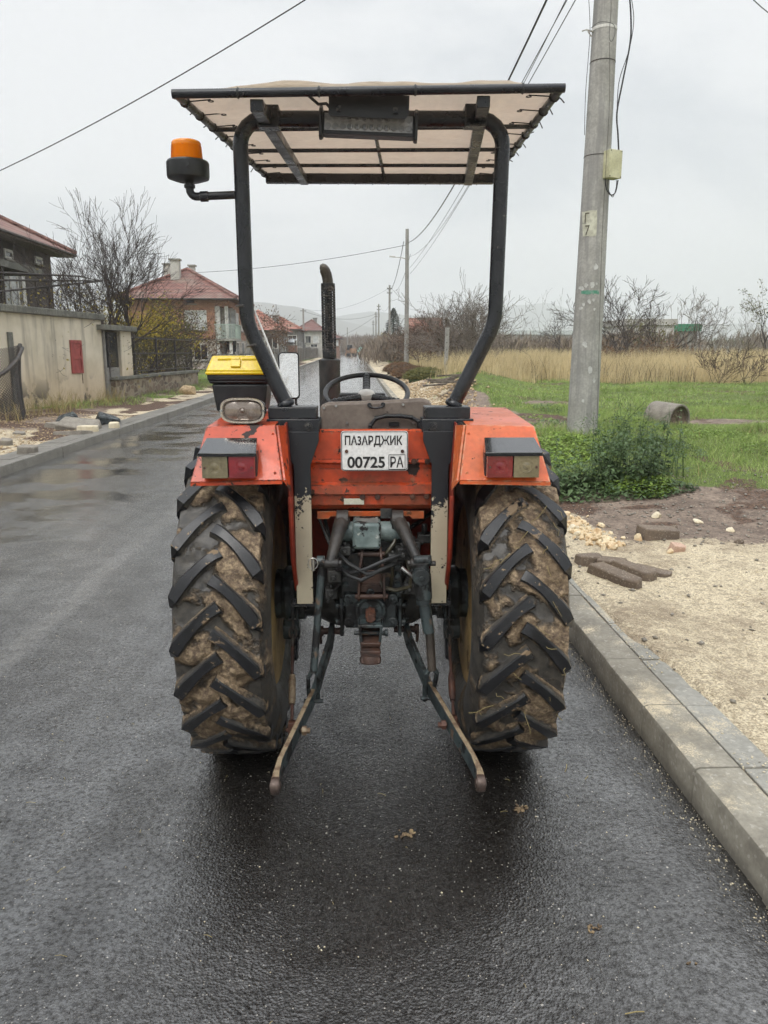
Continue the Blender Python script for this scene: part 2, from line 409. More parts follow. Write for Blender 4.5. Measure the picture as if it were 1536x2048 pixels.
def masonry(name, stones, mortar, scale):
    t = NT(name)
    v = t.mapping((1, 1, 1.35))
    d = t.n('ShaderNodeTexVoronoi', feature='DISTANCE_TO_EDGE'); t.l(v, d.inputs['Vector']); d.inputs['Scale'].default_value = scale
    cell = t.vor(scale, vec=v, out='Color'); x = t.xyz(cell)
    c = t.mix(t.ramp(x[0], .1, .9), stones[0], stones[1]); c = t.mix(t.ramp(x[1], .55, .8), c, stones[2])
    c = t.mix(.5, c, t.mix(t.ramp(t.noise(18, 5), .3, .7), (.6, .6, .6, 1), (1.25, 1.25, 1.25, 1)), 'MULTIPLY')
    k = t.ramp(d.outputs['Distance'], .03, .09)
    c = t.mix(k, mortar, c)
    t.bump(t.math('ADD', k, t.noise(20, 5)), .5, .03)
    return t.fin(c, .9)
M['stone'] = masonry('rubble_stone_wall', (lin('7a6a58'), lin('5d5147'), lin('968774')), lin('8d8473'), 3.4)
M['stone_pale'] = masonry('pale_stone_wall', (lin('a59a8a'), lin('8d8376'), lin('b8ada0')), lin('c2bab0'), 2.6)

def brick(name, a, b, mort):
    t = NT(name)
    # bricks run along whichever wall the surface belongs to
    x = t.xyz(); cmb = t.n('ShaderNodeCombineXYZ')
    t.l(t.math('ADD', x[0], x[1]), cmb.inputs[0]); t.l(x[2], cmb.inputs[1])
    k = t.n('ShaderNodeTexBrick'); t.l(cmb.outputs[0], k.inputs['Vector'])
    k.inputs['Color1'].default_value = a; k.inputs['Color2'].default_value = b; k.inputs['Mortar'].default_value = mort
    k.inputs['Scale'].default_value = 1; k.inputs['Brick Width'].default_value = .26; k.inputs['Row Height'].default_value = .085; k.inputs['Mortar Size'].default_value = .009
    c = t.mix(.5, k.outputs[0], t.mix(t.ramp(t.noise(1.3, 6), .3, .7), (.7, .7, .7, 1), (1.15, 1.15, 1.15, 1)), 'MULTIPLY')
    t.bump(k.outputs['Fac'], -.3, .01)
    return t.fin(c, .9)
M['brick'] = brick('orange_brick', lin('ab7658'), lin('90624a'), lin('9c8f82'))
M['brick_dull'] = brick('dull_brick', lin('8e6450'), lin('7a5444'), lin('8c8278'))

def tiles(name, a, b, old):
    t = NT(name)
    x = t.xyz()
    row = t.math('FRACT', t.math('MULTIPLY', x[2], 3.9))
    along = t.math('ADD', x[0], x[1])
    colw = t.math('FRACT', t.math('MULTIPLY', along, 4.2))
    cmb = t.n('ShaderNodeCombineXYZ'); t.l(t.math('FLOOR', t.math('MULTIPLY', along, 4.2)), cmb.inputs[0]); t.l(t.math('FLOOR', t.math('MULTIPLY', x[2], 3.9)), cmb.inputs[1])
    w = t.n('ShaderNodeTexWhiteNoise'); w.noise_dimensions = '2D'; t.l(cmb.outputs[0], w.inputs['Vector'])
    c = t.mix(w.outputs['Value'], a, b)
    c = t.mix(t.ramp(t.noise(.55, 5, .6), .45, .68, 0, .8), c, old)
    prof = t.math('ADD', t.ramp(t.math('ABSOLUTE', t.math('SUBTRACT', colw, .5)), 0, .5), t.math('MULTIPLY', row, -.9))
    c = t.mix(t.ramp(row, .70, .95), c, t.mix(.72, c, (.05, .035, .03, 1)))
    t.bump(prof, .7, .06)
    return t.fin(c, .75)
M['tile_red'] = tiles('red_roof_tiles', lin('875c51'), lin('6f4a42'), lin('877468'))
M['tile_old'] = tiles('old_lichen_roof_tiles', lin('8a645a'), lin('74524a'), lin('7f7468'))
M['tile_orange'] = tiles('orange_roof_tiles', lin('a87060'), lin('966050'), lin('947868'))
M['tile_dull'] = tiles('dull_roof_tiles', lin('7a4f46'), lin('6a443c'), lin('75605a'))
M['sheet_green'] = pm('green_roof_sheet', lin('2f7f5d'), lin('2a6e50'), 2, rough=.5)
M['sheet_white'] = pm('pale_roof_sheet', lin('c9cdcd'), lin('b4b9ba'), .4, rough=.5)

def leafm(name, a, b, rough=.55, trans=.25):
    t = NT(name)
    oi = t.n('ShaderNodeNewGeometry')
    w = t.n('ShaderNodeTexNoise'); t.l(oi.outputs['Position'], w.inputs['Vector']); w.inputs['Scale'].default_value = 7; w.inputs['Detail'].default_value = 5
    c = t.mix(t.ramp(w.outputs[0], .35, .65), a, b)
    w2_ = t.n('ShaderNodeTexNoise'); t.l(oi.outputs['Position'], w2_.inputs['Vector']); w2_.inputs['Scale'].default_value = .65; w2_.inputs['Detail'].default_value = 5
    c = t.mix(t.ramp(w2_.outputs[0], .40, .62, 0, .75), c, tuple(q * .52 for q in a[:3]) + (1,))
    c = t.mix(t.ramp(oi.outputs['Random Per Island'], 0, 1, 0, .6), c, t.mix(.5, b, a, 'MULTIPLY') if False else b)
    t.fin(c, rough, spec=.3)
    tr = t.n('ShaderNodeBsdfTranslucent'); t.l(c, tr.inputs[0]) if hasattr(c, 'is_linked') else None
    ms = t.n('ShaderNodeMixShader'); ms.inputs[0].default_value = trans
    t.l(t.p.outputs[0], ms.inputs[1]); t.l(tr.outputs[0], ms.inputs[2]); t.l(ms.outputs[0], t.out.inputs[0])
    return t.m
M['grass'] = leafm('green_grass_blades', (.18, .31, .06, 1), (.38, .46, .15, 1))
M['drygrass'] = leafm('dry_straw_grass', lin('bfa97c'), lin('decda4'), .8)
M['straw'] = leafm('loose_straw', lin('b8a878'), lin('958558'), .8, .1)
M['weed'] = leafm('dark_green_weed_leaves', (.07, .125, .045, 1), (.12, .18, .075, 1))
M['nettle'] = leafm('bright_green_low_leaves', (.16, .27, .04, 1), (.26, .36, .07, 1))
M['yellowleaf'] = leafm('yellow_autumn_leaves', lin('8f8432'), lin('b09a3a'))
M['olive'] = leafm('olive_leaves', lin('55572e'), lin('747036'))
M['brownleaf'] = leafm('brown_dead_leaves', lin('5c4a38'), lin('7a5c40'), .8)
M['needle'] = leafm('conifer_needles', (.018, .036, .02, 1), (.03, .055, .028, 1), .6, .1)
M['deadstalk'] = pm('dead_stalks', lin('5f5040'), lin('463a30'), 6, rough=.9)

# wet asphalt
def asphalt():
    t = NT('wet_asphalt')
    X = t.xyz()
    agg = t.vor(125); agg2 = t.noise(84, 5, .75)
    cell = t.vor(150, out='Color'); cx = t.xyz(cell)
    base = t.mix(t.ramp(t.noise(.7, 5, .6), .35, .7), (.0085, .0075, .0066, 1), (.0145, .013, .0118, 1))
    base = t.mix(t.ramp(cx[0], .45, 1), base, (.030, .028, .026, 1))
    # pale stone chips in the mix
    chipv = t.vor(46, out='Color'); chd = t.vor(46); chx = t.xyz(chipv)
    chip = t.math('MULTIPLY', t.ramp(chx[0], .945, .955), t.ramp(chd, .22, .12))
    tiny = t.math('MULTIPLY', t.ramp(t.xyz(t.vor(120, out='Color'))[1], .91, .93), t.ramp(t.vor(120), .3, .2))
    chip = t.math('MAXIMUM', chip, tiny)
    base = t.mix(t.math('MULTIPLY', chip, t.ramp(chx[1], 0, 1, .25, .9)), base, (.40, .37, .32, 1))
    # dusty seam between the two paving passes
    wob = t.math('MULTIPLY', t.math('SUBTRACT', t.noise(1.1, 3), .5), .12)
    sx = t.math('ABSOLUTE', t.math('ADD', t.math('ADD', X[0], 1.87), wob))
    seam = t.math('MULTIPLY', t.ramp(sx, .11, .02), t.ramp(t.noise(14, 5, .7), .3, .6))
    base = t.mix(t.math('MULTIPLY', seam, .40), base, (.20, .19, .175, 1))
    # sand washed along the left kerb, mud crumbs
    side = t.math('MULTIPLY', t.ramp(X[0], -3.2, -4.5), t.ramp(t.noise(1.5, 6, .65, vec=t.mapping((1, .35, 1))), .48, .62))
    base = t.mix(t.math('MULTIPLY', side, .45), base, (.16, .125, .09, 1))
    mud = t.ramp(t.noise(2.3, 7, .7), .66, .74)
    base = t.mix(t.math('MULTIPLY', mud, .3), base, (.12, .09, .06, 1))
    # standing film of water, more of it to the left and in the distance
    film = t.ramp(t.noise(1.3, 6, .62, vec=t.mapping((.7, 1, 1))), .42, .56)
    left = t.ramp(X[0], -1.5, -3.0)
    wet = t.math('MINIMUM', t.math('ADD', t.math('MULTIPLY', film, .30), t.math('ADD', t.math('MULTIPLY', left, .25), t.math('MULTIPLY', t.math('MULTIPLY', left, film), .5))), 1.0)
    rough = t.mixf(wet, .17, .05)
    rough = t.math('ADD', rough, t.math('MULTIPLY', chip, .25))
    h = t.math('ADD', t.math('MULTIPLY', agg, .7), t.math('MULTIPLY', agg2, .9))
    b = t.n('ShaderNodeBump'); b.inputs['Distance'].default_value = .0058; t.l(h, b.inputs['Height'])
    t.l(t.mixf(wet, .50, .06), b.inputs['Strength'])
    b2 = t.n('ShaderNodeBump'); b2.inputs['Distance'].default_value = .02; b2.inputs['Strength'].default_value = .12
    t.l(t.noise(6, 4, .6), b2.inputs['Height']); t.l(b2.outputs[0], b.inputs['Normal'])
    t.l(b.outputs[0], t.p.inputs['Normal']); t.l(b.outputs[0], t.p.inputs['Coat Normal'])
    mott = t.math('MULTIPLY', t.ramp(t.noise(52, 4, .75), .34, .60, .30, 1.0), t.ramp(t.noise(5.5, 6, .65), .36, .6, .72, 1.0))
    track = t.ramp(t.noise(2.2, 4, .6, vec=t.mapping((1.6, .12, 1))), .40, .60, .78, 1.0)
    mott = t.math('MULTIPLY', mott, track)
    return t.fin(base, rough, spec=t.math('MULTIPLY', mott, .65), IOR=1.6, coat=t.math('MULTIPLY', mott, 1.5), Coat_Roughness=.13, Coat_IOR=1.65)
M['asphalt'] = asphalt()

# verge: cream gravel, brown earth, grass soil, by the masks stored on the mesh
def verge():
    t = NT('verge_ground')
    a = t.attr('zone'); z = t.xyz(a.outputs['Color'])       # r gravel, g grass, b leaves / dark
    n1 = t.noise(3, 7, .65); n2 = t.noise(30, 5, .65)
    dirt = t.mix(t.ramp(n1, .35, .65), lin('6c5e53'), lin('8b7b6d'))
    dirt = t.mix(.7, dirt, t.mix(t.ramp(n2, .3, .7), (.5, .5, .5, 1), (1.4, 1.4, 1.4, 1)), 'MULTIPLY')
    cell = t.xyz(t.vor(150, out='Color')); big = t.xyz(t.vor(32, out='Color'))
    gr = t.mix(t.ramp(cell[0], .05, .95), lin('ab9c82'), lin('dccfb2'))
    gr = t.mix(t.ramp(big[1], .70, .95, 0, .5), gr, lin('8f826e'))
    gr = t.mix(t.ramp(t.noise(1.9, 7, .68), .46, .68, 0, .85), gr, lin('8c7c68'))
    gr = t.mix(.45, gr, t.mix(t.ramp(t.noise(60, 3, .6), .3, .7), (.6, .6, .6, 1), (1.25, 1.25, 1.25, 1)), 'MULTIPLY')
    dirtst = t.math('MULTIPLY', t.ramp(big[0], .86, .9), t.ramp(t.vor(32), .32, .2))
    dirt = t.mix(dirtst, dirt, lin('ab9c86'))
    edge = t.math('MULTIPLY', t.math('SUBTRACT', t.noise(7, 6, .7), .5), .9)
    c = t.mix(t.ramp(t.math('ADD', z[0], edge), .4, .6), dirt, gr)
    soil = t.mix(t.ramp(n2, .35, .65), lin('4d5a2c'), lin('63702f'))
    c = t.mix(t.ramp(t.math('ADD', z[1], edge), .4, .6), c, soil)
    dk = t.mix(t.ramp(t.noise(45, 4, .7), .4, .6), lin('3b3029'), lin('6a5140'))
    c = t.mix(t.ramp(t.math('ADD', z[2], edge), .4, .6), c, dk)
    h = t.math('ADD', t.math('MULTIPLY', t.vor(70), .5), t.math('ADD', t.noise(40, 6, .7), t.math('MULTIPLY', t.noise(6, 5, .6), 1.2)))
    t.bump(h, .8, .02)
    return t.fin(c, .8, spec=.3)
M['verge'] = verge()
M['hill'] = pm('wooded_hill', (.05, .06, .045, 1), (.075, .075, .055, 1), .004, rough=.95)

def mudtyre():
    t = NT('muddy_tyre_rubber')
    n = t.noise(5.5, 7, .65); n2 = t.noise(34, 6, .7)
    mud = t.mix(t.ramp(n2, .36, .64), lin('6e5d4d'), lin('baa385'))
    mud = t.mix(t.ramp(t.noise(90, 4, .7), .35, .6, .65, 0), mud, lin('4a3d32'))
    mud = t.mix(t.ramp(t.noise(9, 6, .65), .45, .62, 0, .7), mud, lin('65543f'))
    rub = t.mix(t.ramp(n2, .35, .65), (.035, .033, .030, 1), (.07, .062, .052, 1))
    a = t.attr('zone'); z = t.xyz(a.outputs['Color'])
    f = t.ramp(t.math('ADD', z[0], t.math('MULTIPLY', t.math('SUBTRACT', n, .5), 1.3)), .34, .55)
    c = t.mix(f, rub, mud)
    h = t.math('ADD', t.math('MULTIPLY', f, .5), t.math('MULTIPLY', t.math('MULTIPLY', n2, f), 1.4))
    t.bump(h, 1.0, .016)
    return t.fin(c, t.mixf(f, .42, .72), spec=.4)
M['mudtyre'] = mudtyre()

def strapmat():
    """black paint worn off to the old cream coat towards the foot of the strap"""
    t = NT('chipped_black_and_cream_paint')
    z = t.xyz()[2]
    n = t.noise(16, 3, .5, vec=t.mapping((1, 1, .45))); n2 = t.noise(60, 6, .7)
    k = t.math('ADD', t.math('ADD', t.ramp(z, 1.19, .96, -.30, .40), t.math('MULTIPLY', t.math('SUBTRACT', n, .5), 1.3)), t.math('MULTIPLY', t.math('SUBTRACT', n2, .5), 1.5))
    f = t.ramp(k, .16, .2)
    c = t.mix(f, (.014, .016, .02, 1), t.mix(t.noise(9, 5), lin('c9bfa6'), lin('a59a82')))
    t.bump(f, -.3, .003)
    return t.fin(c, t.mixf(f, .35, .55))
M['strap'] = strapmat()
def pole_mat():
    m = M['polec']; return m
# ------------------------------------------------------------------ ground, road, kerbs
def grassmask(X, Y):
    X = np.asarray(X, float); Y = np.asarray(Y, float)
    e = (fbm(X * .8, Y * .8, 31) - .5) * 2.2
    yb = 8.5 - .42 * (X - 1.6)
    g = sst(0, .5, Y - yb + e) * sst(0, .5, X - (1.75 + .05 * np.clip(Y - 12, 0, 20)) + e * .5)
    def blob(x, y, rx, ry): return np.exp(-(((X - x) / rx) ** 2 + ((Y - y) / ry) ** 2) * 1.2)
    holes = blob(3.0, 13.6, 1.3, 2.2) + blob(8.2, 11.2, 1.5, .5) + blob(2.9, 26, .8, 4) + blob(4.6, 18.6, .75, 1.0) + blob(6.6, 13.4, 1.2, .7) + blob(2.6, 19.0, .9, 3) + blob(2.2, 10.2, .4, .8) + blob(2.6, 7.6, .3, .3)
    g = g * (1 - np.clip(sst(.35, .6, holes + e * .25), 0, 1))
    g = g * (1 - .0 * X)
    l = sst(.45, .6, fbm(X * .7, Y * .45, 41) + .25 * sst(-6.2, -6.9, X)) * sst(-5.7, -6.2, X) * sst(18, 20, Y) * (X < -4.9)
    l = np.maximum(l, sst(-5.6, -6.0, X) * sst(27, 30, Y) * (X < -4.9) * sst(.3, .45, fbm(X * .6, Y * .4, 43)))
    return np.where(X > 1.375, g, l)
def gravelmask(X, Y):
    X = np.asarray(X, float); Y = np.asarray(Y, float)
    e = (fbm(X * .9, Y * .9, 51) - .5) * 1.4
    r = sst(.35, -.35, Y - (5.75 + .12 * (X - 3)) + e)
    r = np.maximum(r, sst(.3, -.2, X - 1.95 + e * .4) * sst(7.4, 6.8, Y))
    r = np.maximum(r, sst(.5, -.3, X - (2.3 + .012 * Y) + e) * sst(15, 18, Y) * .9)
    l = sst(15.5, 13.5, Y + e * 1.5) * sst(-8.6, -7.4, X + e)
    l = np.maximum(l, sst(-6.4, -5.9, X + e * .6) * .8)
    return np.where(X > 1.375, r, np.where(X < -4.86, l, 0))
def darkmask(X, Y):
    X = np.asarray(X, float); Y = np.asarray(Y, float)
    def blob(x, y, rx, ry): return np.exp(-(((X - x) / rx) ** 2 + ((Y - y) / ry) ** 2))
    k = .8 * blob(2.0, 7.2, .35, .45) + .75 * blob(2.75, 7.0, .4, .14) + .7 * blob(2.6, 6.35, .25, .16) + .5 * blob(3.2, 14, 1, 1.2)
    k = k + .75 * blob(-7.6, 15.5, 1.1, 3.0) + .7 * blob(-6.6, 22, .9, 3) + .8 * blob(-6.5, 15.2, .5, .5)
    k = k + .8 * sst(.48, .6, fbm(X * 1.1, Y * .7, 57)) * (X < -4.9) * sst(10, 13, Y) + .55 * sst(.56, .66, fbm(X * 1.6, Y * 1.2, 58)) * (X > 1.7) * sst(5.6, 6.4, Y)
    return np.clip(k, 0, 1)

def ladder(pairs):
    out = []
    for a, b, st_ in pairs: out += list(np.arange(a, b, st_))
    return np.array(sorted(set(np.round(out, 4))))
gx = ladder([(-2800, -300, 250), (-300, -60, 30), (-60, -14, 4), (-14, -8, .5), (-8, -4.88, .16), (1.9, 5, .11), (5, 9, .2), (9, 20, .5), (20, 60, 4), (60, 300, 30), (300, 2900, 260)])
gx = np.array(sorted(list(gx) + [-4.87, -4.855, -4.6, -1.7, 1.18, 1.355, 1.38, 1.4, 1.42, 1.44, 1.46, 1.48, 1.5, 1.52, 1.55, 1.58, 1.62, 1.66, 1.7, 1.75, 1.8, 1.85]))
gy = ladder([(-900, -40, 120), (-40, -2, 4), (-2, 3, .4), (3, 9, .1), (9, 16, .2), (16, 32, .4), (32, 70, 2), (70, 260, 10), (260, 600, 60), (600, 3300, 300)])
GX, GY = np.meshgrid(gx, gy)
GZ = gz(GX, GY)
vs = np.stack([GX, GY, GZ], -1).reshape(-1, 3); nx = len(gx); ny = len(gy)
ii, jj = np.meshgrid(np.arange(nx - 1), np.arange(ny - 1)); q = (jj * nx + ii).ravel()
fs = np.stack([q, q + 1, q + nx + 1, q + nx], -1)
ground = npmesh('ground', vs, fs, M['verge'], smooth=True); tag(ground, kind='structure')
ca = ground.data.color_attributes.new('zone', 'FLOAT_COLOR', 'POINT')
zz = np.zeros((len(vs), 4), np.float32)
zz[:, 0] = gravelmask(GX, GY).ravel(); zz[:, 1] = grassmask(GX, GY).ravel(); zz[:, 2] = darkmask(GX, GY).ravel(); zz[:, 3] = 1
farg = (np.abs(GX).ravel() > 14) | (GY.ravel() > 45); zz[:, 1] = np.where(farg & (np.abs(GX).ravel() > 7), 1, zz[:, 1])
ca.data.foreach_set('color', zz.ravel())

ry = np.concatenate([np.arange(-30, 20, 2.0), np.arange(20, 262, 6.0)])
rv = []; rf = []
for i, y in enumerate(ry):
    for x in (-4.66, -1.7, 1.22): rv.append((x, y, float(grade(y))))
for i in range(len(ry) - 1):
    for k in range(2): rf.append((i * 3 + k, i * 3 + k + 1, i * 3 + k + 4, i * 3 + k + 3))
road = npmesh('road', rv, rf, M['asphalt']); tag(road, kind='structure')

def kerb_run(name, X, sgn, y0, y1, step, w, mat, dz=0):
    """stones 5 mm apart, each a few millimetres out of line; sgn points away from the road"""
    mb = MB(); rr = random.Random(int(abs(X) * 100)); y = y0
    while y < y1:
        L = step; g = float(grade(y + L / 2)); j = rr.uniform(-.006, .006); jz = rr.uniform(-.004, .004) + dz
        r = .022; prof = [(0, -.12), (0, KT - r), (r * .3, KT - r * .3), (r, KT), (w - .004, KT), (w, KT - .004), (w, -.12)]
        pts = [(X + sgn * (a + j), y + .003, g + b + jz) for a, b in prof]
        mb.prism(pts, (rr.uniform(-.002, .002), L - .006, float(grade(y + L) - grade(y))))
        y += L
    o = mb.build(name, mat, smooth=30); tag(o, kind='structure'); return o
kerb_run('kerb', XR, 1, -1.03, 90, .5, .170, M['kerb'])
kerb_run('kerb', XL, -1, 2.3, 120, 1.0, .16, M['kerb_old'])
mb = MB(); rr = random.Random(3); y = -1.03
while y < 5.4:
    j = rr.uniform(-.004, .004)
    mb.box((1.381 + .066 + j, y + .25, KT - .032 + rr.uniform(-.003, .003)), (.128, .488, .06), (0, 0, rr.uniform(-.006, .006)))
    y += .5
tag(mb.build('paving_strip', M['slab'], bevel=.004), kind='structure')
mb = MB(); y = 2.3
while y < 60:
    g = float(grade(y)); mb.box((XL - .165 - .17, y + .25, KT - .03 + g + rr.uniform(-.004, .004)), (.33, .488, .06), (0, 0, rr.uniform(-.006, .006)))
    y += .5
tag(mb.build('paving_strip', M['kerb_old'], bevel=.004), kind='structure')

# loose stone on the verges: single grains, far too many to count
def grains(name, n, fx, mat, lo, hi, seed):
    r = np.random.default_rng(seed); X, Y = fx(r, n)
    s = lo + (hi - lo) * r.random(n) ** 2.5
    oc = np.array([(1, 0, 0), (-1, 0, 0), (0, 1, 0), (0, -1, 0), (0, 0, 1), (0, 0, -1)], float)
    of = np.array([(0, 2, 4), (2, 1, 4), (1, 3, 4), (3, 0, 4), (2, 0, 5), (1, 2, 5), (3, 1, 5), (0, 3, 5)])
    a = r.random(n) * 6.28; ca_, sa_ = np.cos(a), np.sin(a)
    sc3 = s[:, None] * np.stack([.7 + .6 * r.random(n), .6 + .4 * r.random(n), .45 + .3 * r.random(n)], -1)
    p = oc[None] * sc3[:, None, :]; p = p + (r.random((n, 6, 3)) - .5) * s[:, None, None] * .5
    px = p[..., 0] * ca_[:, None] - p[..., 1] * sa_[:, None]; py = p[..., 0] * sa_[:, None] + p[..., 1] * ca_[:, None]
    Z = surf(X, Y) + s * .25
    v = np.stack([px + X[:, None], py + Y[:, None], p[..., 2] + Z[:, None]], -1).reshape(-1, 3)
    f = (of[None] + (np.arange(n) * 6)[:, None, None]).reshape(-1, 3)
    o = npmesh(name, v, f, mat); tag(o, kind='stuff'); return o
def surf(X, Y):
    X = np.asarray(X, float); Y = np.asarray(Y, float); z = gz(X, Y); g = grade(Y)
    z = np.where((X > XR + .02) & (X < 1.51) & (Y < 5.4), np.maximum(z, g + KT), z)
    z = np.where((X > XR + .02) & (X <= 1.37), g + KT, z)
    z = np.where((X <= XR) & (X >= XL), g, z)
    z = np.where((X < XL - .02) & (X > XL - .5), np.maximum(z, g + KT), z)
    return z
def f_right(r, n):
    Y = 1.6 + 5.6 * r.random(n * 3); X = 1.25 + 6 * r.random(n * 3) ** 1.3
    m = gravelmask(X, Y) * np.where(X < 1.51, np.clip(fbm(X * 2.2, Y * 2.2, 77) * 3 - 1.2, .03, 1), .8)
    m = np.where(X < 1.36, m * .35, m)
    k = r.random(n * 3) < m; X, Y = X[k][:n], Y[k][:n]
    while len(X) < n: X = np.concatenate([X, X])[:n]; Y = np.concatenate([Y, Y])[:n]
    return X, Y
tag(grains('gravel', 26000, f_right, M['limew'], .002, .0075, 1), 'pale loose gravel spread over the verge by the near kerb')
def f_big(r, n): return 1.45 + 5.5 * r.random(n) ** 1.2, 2.0 + 5.2 * r.random(n)
tag(grains('gravel', 700, f_big, M['rubble_grey'], .004, .022, 21), 'mixed grey stones half sunk in the pale gravel')
def f_gut(r, n): return 1.16 + .05 * r.random(n) - .10 * r.random(n) ** 3, 1.3 + 4.5 * r.random(n)
tag(grains('gravel', 1500, f_gut, M['limew'], .0012, .0045, 22), 'grit washed along the foot of the kerb')
def f_dirt(r, n): return 1.6 + 6 * r.random(n), 5.6 + 3 * r.random(n)
tag(grains('gravel', 3200, f_dirt, M['rubble_grey'], .003, .022, 2), 'scattered dull stones on the brown earth')
def f_left(r, n):
    Y = 7.5 + 11 * r.random(n); X = -5.15 - 4.5 * r.random(n); return X, Y
tag(grains('gravel', 9000, f_left, M['limed'], .006, .028, 4), 'tan gravel strewn beside the far kerb')
def f_heap(r, n):
    Y = 16 + 26 * r.random(n); X = 1.45 + .012 * Y + (.35 + .012 * Y) * np.abs(r.standard_normal(n)); return X, Y
tag(grains('gravel', 2600, f_heap, M['limed'], .015, .07, 5), 'broken yellow stone heaped along the right kerb')
def f_road(r, n):
    Y = 1.2 + 9 * r.random(n) ** 1.5; X = -3.4 + 4.58 * r.random(n) ** .8; return X, Y
tag(grains('gravel', 1500, f_road, M['limew'], .0012, .0042, 6), 'tiny pale grit on the wet asphalt')

M['crumb'] = pm('trodden_mud', lin('8a7658'), lin('5c4c3a'), 30, rough=.8, bump=.5)
# straw and mud crumbs on the road
mb = MB(); rr = random.Random(12)
for i in range(40):
    x, y = rr.uniform(-1.3, 1.15), rr.uniform(1.2, 3.4); a = rr.uniform(0, 6.3); L = rr.uniform(.008, .035)
    d = V(math.cos(a), math.sin(a), 0) * L
    mb.tube([V(x, y, .003), V(x, y, .004) + d * .5 + V(rr.uniform(-.001, .001), rr.uniform(-.001, .001), .002), V(x, y, .003) + d], .0007, 4)
for (u, v, L, a) in ((1130, 1545, .06, 1.2), (1250, 2030, .05, .1), (1170, 1560, .03, .9)):
    p = G(u, v); d = V(math.cos(a), math.sin(a), 0) * L
    mb.tube([p + V(0, 0, .003), p + d * .5 + V(.003, 0, .006), p + d + V(0, 0, .003)], .0014, 4)
tag(mb.build('straw', M['straw']), 'loose bits of straw on the wet road', kind='stuff')
for (u, v, s, lb) in ((810, 1668, .035, 'flattened crumb of mud and straw on the road behind the tractor'), (1190, 1858, .022, 'pale mud crumb on the wet road below the kerb'),
                  (1380, 1925, .018, 'orange brown mud crumb near the bottom corner of the road'), (640, 1897, .014, 'small whitish stone lying alone on the dark asphalt'), (1040, 1617, .03, 'grey brown mud crumb nearest the right lower link')):
    p = G(u, v); mb = MB()
    for k in range(16 if s > .02 else 4): mb.rock(p + V(rr.uniform(-1, 1) * s * .9, rr.uniform(-1, 1) * s * .7, .0015), (s * rr.uniform(.08, .32), s * rr.uniform(.08, .3), .003), k + int(u), 2, .6)
    tag(mb.build('mud_crumb', M['limew'] if u == 640 else M['crumb'], smooth=60), lb, 'mud crumb', 'crumbs on the road')
# ------------------------------------------------------------------ the tractor
th = YAW - TY                                   # heading, clockwise from +Y
tractor = empty('tractor', (AX * math.sin(th), AX * math.cos(th), 0), -th)
tag(tractor, 'old orange tractor with canvas sunshade and muddy rear tyres, seen from behind', 'tractor')

def roundrect(cx, cz, w, h, r, y, n=6):
    pts = []
    for (sx, sz, a0) in ((1, 1, 0), (-1, 1, 90), (-1, -1, 180), (1, -1, 270)):
        for k in range(n + 1):
            a = R(a0 + 90 * k / n); pts.append(V(cx + sx * (w / 2 - r) + r * math.cos(a), y, cz + sz * (h / 2 - r) + r * math.sin(a)))
    return pts

